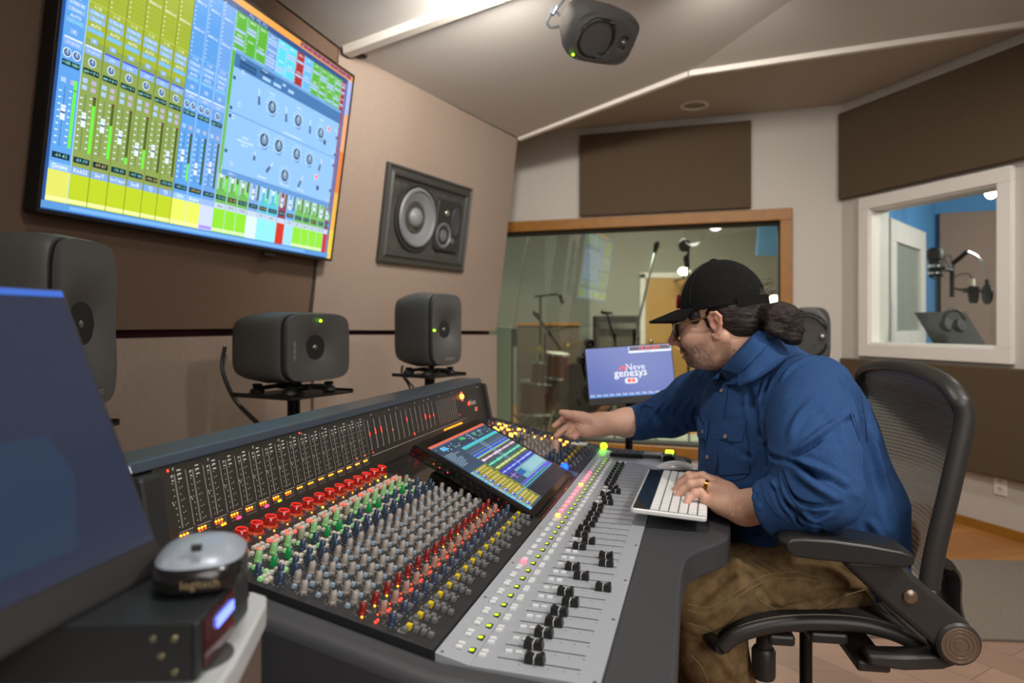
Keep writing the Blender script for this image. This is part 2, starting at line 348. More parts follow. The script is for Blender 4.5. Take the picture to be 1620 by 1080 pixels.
# door in the far wall
dr=thing('door_1','',None,(2.35,10.19,0)); dr['kind']='structure'
mb=MB(); mb.box((2.35,10.17,.95),(.74,.04,1.86)); mb.build('door_leaf',mat('birch_door','#b38a4c',.5,noise=.05,nscale=6),dr,smooth=False,bevel=.003)
mb=MB(); 
for x in(1.94,2.76): mb.box((x,10.16,.97),(.08,.06,1.94))
mb.box((2.35,10.16,1.92),(.9,.06,.08)); mb.build('door_frame',M_white,dr,smooth=False,bevel=.003)
mb=MB(); mb.ball((2.06,10.11,.95),.03); mb.cyl((2.06,10.15,.95),(2.06,10.11,.95),.012); mb.build('door_handle',M_chrome,dr)
o=MB().box((0,0,0),(.33,.05,.42)).build('acoustic_panel',mat('blue_panel','#4f7fa8',.9),smooth=False,bevel=.01); o.location=PX(1217,379,8.9); o.rotation_euler=(0.2,0,.1); tag(o,'blue acoustic panel hanging at the upper right behind the glass','acoustic panel')
# gobo
gb=thing('gobo','low brown fabric gobo with a pale wooden top behind the drum kit','acoustic screen',(.42,7.9,0))
mb=MB(); a=PX(818,0,7.7); b=PX(917,0,7.9); mb.prism([(a.x,7.7,.03),(b.x,7.9,.03),(b.x,7.9,1.18),(a.x,7.7,1.18)],(0,.12,0)); mb.build('screen_panel',mat('gobo_fabric','#4d443a',.95,noise=.1,nscale=30),gb,smooth=False,bevel=.01)
mb=MB(); mb.prism([(a.x-.01,7.69,1.18),(b.x+.01,7.89,1.18),(b.x+.01,7.89,1.21),(a.x-.01,7.69,1.21)],(0,.14,0)); mb.build('top_rail',M_wood,gb,smooth=False)
mb=MB()
for x in(a.x+.1,b.x-.1): mb.box((x,7.85,.015),(.06,.4,.03))
mb.build('foot',M_wood,gb,smooth=False)
gb2=thing('gobo','pale green upright gobo panel at the left edge of the glass','acoustic screen',(-.06,6.45,0))
a=PX(788,0,6.4); b=PX(808,0,6.4)
mb=MB(); mb.prism([(a.x-.06,6.4,.04),(b.x,6.4,.04),(b.x,6.4,1.17),(a.x-.06,6.4,1.17)],(0,.10,0)); mb.build('screen_panel',mat('pale_green_panel','#8fa294',.8),gb2,smooth=False,bevel=.006)
mb=MB(); mb.box((-.06,6.45,.02),(.3,.36,.04)); mb.build('foot',M_bmetal,gb2,smooth=False,bevel=.004)
def tripod(mb,p,h,r=.012,spread=.32,n=3,a0=.3):
    mb.cyl((p[0],p[1],.12),(p[0],p[1],h),r)
    for k in range(n):
        a=a0+2*PI*k/n; q=(p[0]+spread*math.cos(a),p[1]+spread*math.sin(a),.012)
        mb.tube([(p[0],p[1],.30),q],r*.8,6)
def micstand(name,label,base,h,boom,mic,chrome=False,cat='microphone stand'):
    """boom: list of points; mic: (pos, axis, radius, length)"""
    t=thing(name,label,cat,(base[0],base[1],0))
    mb=MB(); tripod(mb,base,h); mb.build('tripod',M_bmetal,t)
    mb=MB(); mb.tube(boom,.011,8); mb.build('boom_arm',M_chrome if chrome else M_bmetal,t)
    if mic:
        p,ax,r,l=mic; mb=MB(); mb.lathe([(r*.6,-l*.6),(r*.75,-l*.1),(r,0),(r,l*.35),(r*.6,l*.5)],16,p,ax); mb.build('microphone',M_bmetal,t)
    return t
p=PX(810,0,6.9); micstand('boom_stand','tall chrome boom stand nearest the left edge of the glass',(p.x,p.y),1.15,[PX(811,528,6.9),PX(822,450,6.9),PX(836,372,6.9)],None,True)
mb=MB(); mb.ball(PX(812,532,6.88),.045); mb.cyl(PX(812,520,6.88),PX(812,548,6.88),.04); 
o=mb.build('counterweight',M_bmetal); o.parent=bpy.data.objects['boom_stand']; o.matrix_parent_inverse=wm(bpy.data.objects['boom_stand']).inverted()
p=PX(862,0,7.2); micstand('boom_stand','black boom stand reaching over the drums with a slanted arm',(p.x,p.y),1.1,[PX(849,498,7.2),PX(893,561,7.2)],(PX(849,498,7.15),(-.4,0,.6),.03,.1))
p=PX(855,0,7.4); t=micstand('overhead_stand','black stand with two small microphones on a crossbar',(p.x,p.y),1.5,[PX(846,469,7.4),PX(856,468,7.4),PX(882,465,7.4),PX(888,473,7.4)],(PX(889,474,7.4),(.2,0,-1),.022,.09))
p=PX(973,0,7.6); micstand('microphone_stand','thin dark red microphone stand left of the chrome boom',(p.x,p.y),1.1,[PX(973,540,7.6),PX(960,495,7.6)],(PX(959,494,7.6),(-1,0,.1),.025,.12))
p=PX(1003,0,6.5); micstand('boom_stand','large chrome boom stand leaning behind the small monitor',(p.x,p.y),1.15,[PX(1003,560,6.5),PX(1010,510,6.5),PX(1038,392,6.5)],(PX(1038,390,6.5),(.2,0,.9),.028,.1),True)
p=PX(1089,0,6.9); t=micstand('microphone_stand','stand holding a round pop filter high above the cap',(p.x,p.y),1.95,[PX(1089,425,6.9),PX(1086,405,6.9)],(PX(1086,412,6.9),(0,0,1),.03,.12))
mb=MB(); mb.lathe([(.0,-.008),(.062,-.008),(.066,0),(.062,.008),(0,.008)],28,PX(1083,388,6.9),(.1,-1,0)); o=mb.build('pop_filter',M_black,t)
# drum kit
M_drumred=mat('red_drum_shell','#5a1a18',.3,coat=.5); M_head=mat('drum_head','#a8a59a',.5); M_cym=mat('cymbal_bronze','#8a7a50',.3,1.)
kit=thing('drum_kit','red drum kit with bass drum, toms and cymbals behind the glass','drum kit',(.6,7.1,0))
def drum(name,c,ax,r,l):
    mb=MB(); mb.lathe([(r,-l/2),(r,l/2)],32,c,ax); o=mb.build(name,M_drumred,kit)
    for s_ in(-1,1):
        mb=MB(); mb.lathe([(r*1.04,-.012),(r*1.04,.012)],32,Vector(c)+Vector(ax).normalized()*s_*l/2,ax,close=False); mb.build('rim',M_chrome,o)
    mb=MB(); mb.lathe([(r*.98,l/2+.004),(0,l/2+.006)],32,c,ax,close=False); mb.lathe([(r*.98,-l/2-.004),(0,-l/2-.006)],32,c,ax,close=False); mb.build('head',M_head if name!='bass_drum' else mat('dark_drum_head','#3a3a36',.5),o)
drum('bass_drum',PX(922,610,7.1)+Vector((.04,0,-.02)),(-.45,-1,0),.27,.4)
drum('tom',PX(881,578,7.0),(.1,-.1,1),.12,.24); drum('tom',PX(862,592,7.2),(.1,.1,1),.15,.22); drum('floor_tom',PX(850,628,7.3),(0,0,1),.19,.34)
for x,y,Y,r,ax in((850,553,7.3,.2,(.2,-.1,1)),(897,548,7.3,.19,(-.3,-.1,1)),(915,575,7.5,.17,(.1,.05,1))):
    c=PX(x,y,Y); mb=MB(); mb.lathe([(r,0),(r*.3,.018),(.03,.025),(.025,.045),(0,.05)],32,c,ax,close=False); o=mb.build('cymbal',M_cym,kit)
    mb=MB(); tripod(mb,(c.x,c.y),c.z,.01,.28,3,.9); mb.build('cymbal_stand',M_chrome,kit)
mb=MB()
for dx in(-.25,.25): mb.tube([PX(922,600,7.1)+Vector((dx,0,-.1)),PX(922,0,7.1).xy.to_3d()+Vector((dx*1.6,-.15,.01))],.009,6)
for dx in(-.12,.12): mb.tube([PX(850,620,7.3)+Vector((dx*1.6,0,0)),PX(850,0,7.3).xy.to_3d()+Vector((dx*1.7,0,.01))],.009,6)
mb.tube([PX(881,590,7.0),PX(905,600,7.1)],.01,6)
mb.build('leg',M_chrome,kit)
st=thing('drum_stool','black round drum stool behind the bass drum','stool',(1.15,7.9,0))
mb=MB(); mb.lathe([(0,.46),(.17,.46),(.19,.49),(.19,.52),(.16,.55),(0,.55)],28,(1.15,7.9,0),close=False); mb.build('seat',M_black,st)
mb=MB(); tripod(mb,(1.15,7.9),.46,.014,.24); mb.build('tripod',M_chrome,st)
ab=thing('guitar_amplifier','dark guitar amplifier on the live room floor left of the birch door','amplifier',(1.45,9.5,0))
mb=MB(); mb.box((1.45,9.5,.66),(.62,.3,1.3)); mb.build('cabinet',mat('amp_tolex','#26221f',.8),ab,smooth=False,bevel=.02)
mb=MB(); mb.box((1.45,9.345,.55),(.54,.01,.95)); mb.build('grille',mat('amp_grille','#4a443c',.9,noise=.2,nscale=300),ab,smooth=False)
mb=MB(); mb.box((1.45,9.345,1.17),(.5,.012,.08)); mb.build('control_panel',M_chrome,ab,smooth=False)
M_glow=mat('lamp_glow','#fff4e0',.4,emit='#fff0d8',estr=14)
for (x,y,Y,r,lb) in((1225,477,9.0,.085,'added bright round globe behind the glass beside the ponytail'),(1082,429,9.6,.07,'small added bright globe behind the glass just above the cap')):
    c=PX(x,y,Y); t=thing('glow_globe',lb,'lamp',(c.x,c.y,c.z-.1))  # glowing globes added for two bright spots
    mb=MB(); mb.ball(c,r,sc=(1.2,1,.8) if r<.08 else (1,1,1)); mb.build('globe',M_glow,t)
    mb=MB(); mb.cyl((c.x,c.y,c.z-.1),(c.x,c.y,c.z-.04),.02); mb.tube([(c.x,c.y,c.z-.1),(c.x+.0,10.19,c.z-.1)],.014,8); mb.build('bracket',M_bmetal,t)

# ================================================================ VOCAL BOOTH BEHIND THE RIGHT WINDOW
M_blue=mat('booth_blue_paint','#4a86b8',.8)
P1=Vector((2.64,5.03,0)); P2=Vector((4.09,6.6,0))
slab('wall_booth_left',[P1,P2,Z(P2,2.5),Z(P1,2.5)],M_blue,.04,(-.7,.72,0))
P3=Vector((5.6,6.0,0)); slab('wall_booth_far',[P2,P3,Z(P3,2.5),Z(P2,2.5)],M_blue,.04,(.1,1,0))
slab('wall_booth_right',[P3,Vector((5.6,1.6,0)),Vector((5.6,1.6,2.5)),Z(P3,2.5)],M_paint,.04,(1,0,0))
mb=MB(); mb.prism([(2.5,5.1,2.45),(3.35,2.4,2.45),(5.7,1.5,2.45),(5.7,6.9,2.45),(3.9,7,2.45)],(0,0,.05)); struct('ceiling_booth',mb,M_white,smooth=False)
mb=MB(); mb.prism([(2.7,5.0,.004),(3.6,2.4,.004),(5.6,1.6,.004),(5.6,6.6,.004),(4.09,6.6,.004)],(0,0,.01)); struct('floor_booth',mb,M_rug,smooth=False)
bl=(P2-P1).normalized(); bln=Vector((bl.y,-bl.x,0))
bf=(P3-P2).normalized(); bfn=Vector((bf.y,-bf.x,0))
w3=thing('window_3','white framed inner window on the blue booth wall','window',Z(P1+bl*1,1)); w3['kind']='structure'; del w3['category']
def onl(x):  # distance along the left booth wall seen in direction x
    r=(x-810)/1080; return (r*P1.y-P1.x)/(bl.x-r*bl.y)
a0,a1=onl(1400),onl(1456)
mb=MB(); fr(mb,P1,bl,bln,a0,a1,.97,2.02,.17,.05,.045); mb.build('window_frame',M_white,w3,smooth=False,bevel=.004)
mb=MB(); wallq(mb,P1+bln*.02,bl,a0+.15,a1-.15,1.12,1.87,bln,.012); mb.build('glass_pane',mat('inner_window_glass','#8d9288',.35),w3,smooth=False)
mb=MB(); wallq(mb,P1+bln*.03,bl,a0+.1,a1-.1,1.07,1.98,bln,.004) ; 
# white door jambs next to the window edge
mb=MB()
for x0,x1,dz in((1379,1386,0),(1388,1392,.0),(1393,1399,0)):
    q0,q1=onl(x0),onl(x1); q0=max(q0,.02); wallq(mb,P1+bln*(.03 if x0!=1388 else .05),bl,q0,q1,.0,2.2,bln,.03)
struct('trim_5',mb,mat('white_jamb','#e6e3de',.4),'white door jamb inside the booth',smooth=False,bevel=.003)
def onf(x): 
    r=(x-810)/1080; return (r*P2.y-P2.x)/(bf.x-r*bf.y)
mb=MB(); q0,q1=onf(1484),onf(1583); wallq(mb,P2+bfn*.06,bf,q0,q1,.5,2.26,bfn,.055); tag(mb.build('acoustic_panel',mat('booth_fabric','#8a7468',.95,noise=.06,nscale=80),smooth=False,bevel=.01),'light brown fabric panel on the blue wall inside the booth','acoustic panel')
# booth microphones and stand
BY=4.9
B=lambda x,y,dy=0: PX(x,y,BY+dy)
ms=thing('microphone_stand','black boom stand with two studio microphones inside the booth','microphone stand',(B(1506,0).x,BY+.15,0))
mb=MB(); tripod(mb,(B(1506,0).x,BY+.15),B(0,435).z,.013); mb.build('tripod',M_bmetal,ms)
mb=MB(); mb.tube([B(1506,470,.15),B(1506,420,.15)],.016); mb.tube([B(1506,418,.1),B(1530,398,.05)],.017,8); mb.tube([B(1506,430),B(1506,455),B(1518,458),B(1535,457)],.009,8); mb.tube([B(1487,424),B(1507,428)],.013); mb.build('boom_arm',M_bmetal,ms)
mb=MB(); mb.tube([B(1531,398),B(1545,405),B(1556,420),B(1561,445)],.008,8,smooth=6); mb.build('gooseneck',M_chrome,ms)
mb=MB(); mb.lathe([(.0,-.01),(.075,-.006),(.075,.006),(0,.01)],28,B(1562,465),(1,-.18,0)); mb.cyl(B(1561,442),B(1562,452),.012); mb.build('pop_filter',M_black,ms)
mb=MB(); mb.lathe([(.038,-.09),(.045,-.06),(.045,.06),(.035,.08)],24,B(1480,418),(0,0,1)); mb.build('microphone',mat('mic_body','#1c1d20',.4,.4),ms)
mb=MB(); mb.lathe([(0,0),(.055,.0),(.058,.06),(.04,.085),(0,.09)],24,B(1480,411),(0,0,1)); mb.build('windscreen',M_black,ms)
mb=MB(); mb.lathe([(.062,-.01),(.062,.01)],28,B(1483,421),(0,0,1),close=False); mb.lathe([(.055,-.008),(.055,.008)],28,B(1481,432),(0,0,1),close=False); mb.box(B(1495,424),(.10,.02,.03)); mb.build('shock_mount',M_chrome,ms)
mb=MB(); mb.lathe([(.022,-.075),(.032,-.05),(.036,.0),(.036,.04),(.02,.05)],20,B(1540,463),(0,0,1)); o=mb.build('microphone',mat('mic_body'),ms)
mb=MB(); mb.cyl(B(1538,452),B(1538,441),.017); mb.build('connector',mat('ivory_connector','#d8d0bc',.4),ms)
mb=MB(); 
for k in range(8):
    a=k*PI/4; c=B(1540,461); mb.tube([c+Vector((.036*math.cos(a),.036*math.sin(a),.02)),c+Vector((.07*math.cos(a),.07*math.sin(a),-.01+.03*(k%2)))],.003,5)
mb.lathe([(.068,-.004),(.068,.004)],28,B(1540,461),(0,0,1),close=False); mb.build('shock_mount',M_bmetal,ms)
mb=MB(); mb.tube([B(1538,441),B(1532,433),B(1518,434),B(1509,440)],.004,6,smooth=6); mb.tube([B(1500,420),B(1494,408),B(1503,404),B(1506,415)],.004,6,smooth=6); mb.tube([B(1473,425),B(1470,436),B(1480,441),B(1492,436)],.004,6,smooth=6); mb.build('cable',M_black,ms)
mu=thing('music_stand','black music stand plate below the booth microphones','music stand',(B(1508,0).x,4.7,0))
MY=4.62
Q=lambda x,y,dy=0: PX(x,y,MY+dy)
mb=MB(); mb.prism([Q(1446,494,.12),Q(1527,492,.12),Q(1562,549,-.05),Q(1480,549,-.05)],(.01,.012,-.004)); mb.build('desk_plate',mat('stand_black','#0b0b0b',.75),mu,smooth=False,bevel=.002)
mb=MB(); mb.box(Q(1521,551,-.08),(.38,.05,.008)); mb.build('lip',M_bmetal,mu,smooth=False)
mb=MB(); tripod(mb,(B(1508,0).x,4.72),Q(0,530).z,.013); mb.build('tripod',M_bmetal,mu)
hp=thing('headphones','black headphones hanging on the music stand in the booth','headphones',Q(1508,520))
mb=MB(); mb.tube([Q(1492,512,-.04),Q(1496,496,-.03),Q(1508,490,-.02),Q(1520,494,-.03),Q(1527,508,-.04)],.012,8,smooth=6); mb.build('headband',M_black,hp)
mb=MB(); 
for x,y in((1498,514),(1518,515)):
    mb=MB(); mb.lathe([(0,-.02),(.04,-.02),(.048,0),(.04,.02),(0,.02)],20,Q(x,y,-.06),(.3,-1,.3)); mb.build('ear_cup',M_black,hp)
c=PX(1568,303,5.15); lt=thing('ceiling_lamp','bright round lamp near the booth ceiling','lamp',(c.x,c.y,2.45))
mb=MB(); mb.ball(c,.05,sc=(.85,.85,1.1)); mb.build('globe',M_glow,lt); mb=MB(); mb.cyl((c.x,c.y,c.z+.05),(c.x,c.y,2.45),.012); mb.build('rod',M_white,lt)
# ================================================================ WALL TV
M_bez=mat('tv_bezel','#1d1c1c',.35,.3)
TVP=C(1.45,-1.76,1.507); TU=d.copy(); TV_=C(0,.141,1).normalized(); TN=TU.cross(TV_).normalized()
if TN.dot(e)<0: TN=-TN
tv=thing('wall_television','large wall television showing a mixing session above the speakers','television',TVP+TU*.775)
def tq(mb,u0,v0,u1,v1,col,l=0):
    mb.col=lin(col); P=lambda u,v: TVP+TU*(.012+u)+TV_*(.012+v)+TN*(.001+l*.0004)
    mb.quad(P(u0,v0),P(u1,v0),P(u1,v1),P(u0,v1))
SW,SH=1.526,.886
mb=MB(); P=TVP-TN*.045; mb.prism([P,P+TU*1.55,P+TU*1.55+TV_*.91,P+TV_*.91],TN*.044); mb.build('case',M_bez,tv,smooth=False,bevel=.004)
mb=MB()
for (u0,u1,v0,v1) in((0,1.55,0,.012),(0,1.55,.898,.91),(0,.012,.012,.898),(1.538,1.55,.012,.898)):
    q=TVP-TN*.002; mb.prism([q+TU*u0+TV_*v0,q+TU*u1+TV_*v0,q+TU*u1+TV_*v1,q+TU*u0+TV_*v1],TN*.007)
mb.build('bezel',M_bez,tv,smooth=False,bevel=.0015)
mb=MB(); q=TVP+TU*1.02-TV_*.008; mb.prism([q,q+TU*.09,q+TU*.085-TV_*.012,q+TU*.005-TV_*.012],TN*.006-TN*.02); mb.build('sensor',M_bez,tv,smooth=False,bevel=.001)
mb=MB(); q=TVP-TN*.09+TU*.5+TV_*.3; mb.prism([q,q+TU*.55,q+TU*.55+TV_*.35,q+TV_*.35],TN*.045); mb.build('wall_bracket',M_bmetal,tv,smooth=False)
S=MB(); rnd=random.Random(3)
def tt(txt,u,v,size,col,l=3):
    S.col=lin(col); o=TVP+TU*(.012+u)+TV_*(.012+v); put_text(S,txt,o,TU,TV_,size,0); n=len(text_geo(txt)[0])
    for i in range(len(S.v)-n,len(S.v)): 
        p=Vector(S.v[i])+TN*(.001+l*.0004); S.v[i]=(p.x,p.y,p.z)
tq(S,0,0,SW,SH,'#1f4f96')
tq(S,0,.004,1.50,.024,'#5796d6',1); tq(S,.09,.009,1.30,.019,'#79b4ee',2)
# desktop strip, top menu and right edge
tq(S,.30,.858,SW,SH,'#f0a040',1); tq(S,1.08,.866,1.51,.884,'#8a3a62',2); tq(S,0,.838,1.475,.860,'#1d4a86',2); tt('Mix: 192_Mix',.80,.849,.020,'#9fc4f0',3)
for k in range(11): tt('*' if k%2 else 'o',1.10+k*.036,.875,.016,'#f4e8f0',3)
for v0,v1,c in((.0,.14,'#f0c83c'),(.14,.32,'#e8b04a'),(.32,.52,'#e0803c'),(.52,.70,'#e8a878'),(.70,.86,'#a8b4e8')): tq(S,1.488,v0,SW,v1,c,1)
cols=[.012,.079,.144,.209,.276,.342,.405,.469,.537,.607,.675,.739,.801,.865,.932,.993,1.062,1.121,1.184,1.249,1.310,1.373,1.431,1.470]
names=['Drums','Kick52','SnrT','SnrT.dup1','SnrB','T2','T3','OHs','Rooms','','Aux','10101','10102','','RV 1','RV 2','','Verb','Gtr 1','Gtr 2','Gtr 3','Gtr 4','']
kinds='BOOOOOOBBLGGGWCCRKGGGGX'
KC={'B':('#5c9fe4','#5c9fe4','#dfe064','#8fbff4'),'O':('#9fb034','#8aa050','#bcd020','#7fa8e0'),'L':('#6fa4e6','#6aa0e0','#ccd6fa','#9ab8f4'),'G':('#58b030','#6fb45a','#8fe030','#c8e8d0'),
    'W':('#6a9ad8','#7aa4dc','#d8ecfc','#b8d0f0'),'C':('#58d4e8','#5ac0d8','#8ee8f4','#c8ecf4'),'R':('#a82424','#8a3f58','#d03018','#e8c0c0'),'K':('#64b8f8','#6ab0ec','#a0dcfc','#d0e8fc'),'X':('#9a1c2c','#7a3f78','#c02838','#d8a0b8')}
for i in range(23):
    u0,u1=cols[i],cols[i+1]; k=kinds[i]; top,mid,bl_,nm=KC[k]; w=u1-u0; cx=(u0+u1)/2
    if i in(7,8): bl_='#e4ec60'
    if i>=10 : nm='#c4d4e8'
    tq(S,u0,.025,u1,.838,mid,1); tq(S,u0,.50,u1,.838,top,2)
    tq(S,u0,.025,u1,.113,bl_,2); tq(S,u0,.028,u1,.040,'#eef4a0' if k in'BO' else('#a890f0' if k=='L' else '#d8f0b0' if k=='G' else bl_),3)
    tq(S,u0+.003,.113,u1-.003,.134,nm,3)
    if names[i]: tt(names[i],cx,.1235,.017 if len(names[i])<7 else .013,'#ffffff' if i<9 else '#30405c',5)
    # level readout, faders and meters
    tq(S,u0+.006,.146,u1-.006,.163,'#0c2436',3); tt('-%d.%d -%d.%d'%(rnd.randint(3,17),rnd.randint(0,9),rnd.randint(0,8),rnd.randint(0,9)),cx,.1545,.0115,'#8ff0e8' if i%3!=2 else '#f0d860',4)
    fx=u0+w*.36; mx=u1-w*.20; top_=.345 if i<10 else .245
    tq(S,fx-.0008,.18,fx+.0008,top_,'#2c4a58',3)
    for z in range(9):
        vv=.185+z*(top_-.19)/8.6; tq(S,u0+w*.10,vv,u0+w*.22,vv+.004,'#d4e8f8',3); tq(S,u1-w*.42,vv+.006,u1-w*.31,vv+.010,'#d4e8f8',3)
    tq(S,mx-.004,.18,mx+.006,top_,'#4c5c20' if k!='B' else '#38521c',3)
    lv=[.19,.14,.10,.02,.06,.0,.0,.06,.0,.0,.05,.04,.02,.0,.02,.05,.0,.0,.0,.0,.0,.0,.03][i]
    if lv: tq(S,mx-.004,.18,mx+.006,.18+lv,'#6cf040',4)
    tq(S,mx-.004,top_-.006,mx+.006,top_,'#70283c',4)
    fv=[.274,.272,.272,.255,.235,.245,.24,.262,.23,.25,.25,.24,.235,.2,.24,.24,.2,.2,.235,.235,.225,.2,.2][i]
    tq(S,fx-.0075,fv-.021,fx+.0075,fv+.021,'#e0ecfc',5); tq(S,fx-.0075,fv-.003,fx+.0075,fv+.003,'#5a6c88',6); tq(S,fx-.0075,fv+.012,fx+.0075,fv+.014,'#9ab0cc',6)
    if i<10:
        for a_,b_ in((-.25,.382),(.2,.382),(-.25,.362),(.2,.362)):
            if i in(0,7,8,9) and b_>.37: continue
            tq(S,cx+w*a_-.008,b_-.006,cx+w*a_+.008,b_+.007,'#a8c8f0' if a_<0 else '#b8b0c8',3)
        tq(S,u0+.006,.402,u1-.006,.418,'#0c2e34',3); tt('pan > 0 <' if i not in(0,7,8) else '<100 100>',cx,.410,.012,'#a8f8e8',4)
        for c_ in((-.22,.22) if i in(0,7,8) else (0,)):
            for r_,cc,l_ in((.0135,'#d8e8fc',3),(.0105,'#22406c',4),(.0075,'#6c8cb8',5)):
                S.col=lin(cc); o=TVP+TU*(.012+cx+w*c_)+TV_*(.012+.438)+TN*(.001+l_*.0004); n_=20
                S.add([o+TU*r_*math.cos(2*PI*q/n_)+TV_*r_*math.sin(2*PI*q/n_) for q in range(n_)],[tuple(range(n_))])
            tq(S,cx+w*c_-.001,.438,cx+w*c_+.001,.449,'#e8f4ff',7)
        tq(S,u0+.005,.458,u1-.005,.482,'#88b0ec',3); tq(S,u0+.005,.477,u1-.005,.482,'#3c50d8' if 1<i<7 else '#dce8fc',4)
        tt('no group' if i<2 else 'g Bar',cx,.468,.011,'#e0ecff',5)
        tq(S,cx-.012,.492,cx+.010,.506,'#8cb4ec',3); tt('ϟ' if False else '4',cx-.001,.499,.012,'#ffffff',4)
        tt('AUTO',cx,.541,.0125,'#ffffff',3); tq(S,u0+.006,.520,u1-.006,.534,'#7cb0e8',3); tt('auto read',cx,.527,.0105,'#70e8d8',4)
        for q,v in enumerate((.552,.570)): tq(S,u0+.006,v,u1-.006,v+.014,'#86b4ec',3); tt(('Drums','C Main 4%d'%i)[q],cx,v+.007,.0105,'#f0f6ff',4)
        tt('I / O',cx,.594,.0125,'#ffffff',3)
        tq(S,u0,.603,u1,.6045,'#c8d46c' if k=='O' else '#a8ccf4',3)
        for blk,tl_ in((.622,'SENDS A-E'),(.712,'SENDS F-J'),(.802,'INSERTS')):
            if i==0: tl_=tl_
            for q in range(5): tq(S,u0+.008,blk+q*.0145-.008,u0+.012,blk+q*.0145-.004,'#e8f4e0',3); tq(S,u0+.012,blk+q*.0145+.0025,u1-.004,blk+q*.0145+.0035,'#8a9c2c' if k=='O' else '#4a8cd4',3)
            tt(tl_,cx,blk+.072,.0105,'#ffffff',4)
    else:
        for blk in(.826,.755):
            tt('INSERTS',cx,blk,.0095,'#f0f8ff',4)
            for q in range(4):
                tq(S,u0+.006,blk-.016-q*.0135,u0+.0095,blk-.0125-q*.0135,'#e0f0ff',3)
                if rnd.random()<.45: tq(S,u0+.006,blk-.018-q*.0135,u1-.006,blk-.008-q*.0135,'#a8c4ec',3)
    tq(S,u1-.0012,.025,u1+.0012,.838,'#6c7420' if k=='O' else '#b8d4f4',5)
# signal processor window
tq(S,.692,.258,1.452,.702,'#8fc0f6',7); tq(S,.692,.640,1.452,.690,'#3f74ac',8); tq(S,.692,.690,1.452,.702,'#6ea6dc',8); tq(S,.692,.240,1.452,.262,'#6096d0',8)
for (u,v,w,h) in((.72,.662,.10,.012),(.72,.648,.10,.01),(.84,.668,.09,.010),(.86,.650,.05,.012),(.93,.650,.05,.012),(.99,.667,.02,.01),(1.03,.655,.04,.012)): tq(S,u,v,u+w,v+h,'#24507e' if w>.08 else '#a8d0f8',9)
tt('Track',.735,.682,.012,'#e8f4ff',10); tt('Preset',.87,.682,.012,'#e8f4ff',10)
tq(S,.692,.474,1.452,.4765,'#4a7cb4',9)
def disc(u,v,r,c,l,n_=28):
    S.col=lin(c); o=TVP+TU*(.012+u)+TV_*(.012+v)+TN*(.001+l*.0004); S.add([o+TU*r*math.cos(2*PI*q/n_)+TV_*r*math.sin(2*PI*q/n_) for q in range(n_)],[tuple(range(n_))])
def knob(u,v,r):
    disc(u+.006,v-.012,r*1.05,'#6c98cc',9); disc(u,v,r*1.25,'#a8d0fa',10)
    for q in range(11):
        a=-.7+q*(PI+1.4)/10; disc(u+r*1.6*math.cos(a),v+r*1.6*math.sin(a),.0022,'#f0f8ff',10,8)
    disc(u,v,r,'#2c425c',11); disc(u,v,r*.66,'#7c98b8',12); tq(S,u-.0015,v,u+.0015,v+r*.9,'#f0f8ff',13)
def lever(u,v,a,l=.03):
    c_,s_=math.cos(a),math.sin(a); S.col=lin('#4a6888'); o=TVP+TU*(.012+u)+TV_*(.012+v)+TN*(.001+11*.0004)
    ax=TU*c_+TV_*s_; ay=TU*-s_+TV_*c_
    S.add([o-ax*l-ay*.008,o+ax*l-ay*.005,o+ax*l+ay*.005,o-ax*l+ay*.008],[(0,1,2,3)]); S.col=lin('#c8e0f8'); S.add([o+ax*l*.4-ay*.005+TN*.0004,o+ax*l*1.5-ay*.003+TN*.0004,o+ax*l*1.5+ay*.003+TN*.0004,o+ax*l*.4+ay*.005+TN*.0004],[(0,1,2,3)])
for u,v,r in((.938,.563,.025),(1.123,.562,.024),(1.305,.557,.023),(.913,.424,.026),(1.011,.425,.025),(1.142,.422,.024),(1.242,.422,.023),(1.076,.315,.025)): knob(u,v,r)
for u,v,a in((.852,.570,1.75),(1.036,.556,1.75),(1.217,.556,1.7),(1.331,.412,1.3),(.965,.322,.9),(1.192,.309,1.1)): lever(u,v,a,.024)
lever(.866,.345,1.5,.014); 
for u,v in((1.366,.593),(1.311,.358)): disc(u,v,.013,'#ffd0d0',11); disc(u,v,.009,'#e87878',12)
for u,v in((1.345,.525),(1.333,.312)): disc(u,v,.012,'#3c5470',11)
for u,v in((.745,.635),(.745,.515),(.72,.46),(.74,.29),(1.43,.60),(1.43,.50),(1.43,.455),(1.43,.27)): disc(u,v,.008,'#c8e0fa',10); disc(u,v,.004,'#6c94c0',11)
for u,v in((.70,.60),(.70,.49),(.70,.46),(.70,.33),(1.44,.57),(1.44,.49),(1.44,.44),(1.44,.32)): tq(S,u-.006,v-.006,u+.008,v+.006,'#30506c',10)
for u,v,t_ in((.80,.40,'PULTEC'),(.80,.385,'PASSIVE EQUALIZER'),(.80,.372,'EQP-1A'),(1.10,.487,'PULSE TECHNIQUES EQP-1A'),(.93,.276,'FREQUENCY'),(1.08,.276,'BANDWIDTH'),(1.20,.276,'ATTEN SEL'),(.75,.251,'UAD-2 ---')): tt(t_,u,v,.011,'#f4faff',11)
for u in(.93,1.12,1.30): tt('BOOST',u,.613,.010,'#f4faff',11)
S.build('screen_picture',colmat('television_picture',1.08),tv,smooth=False,recalc=False)
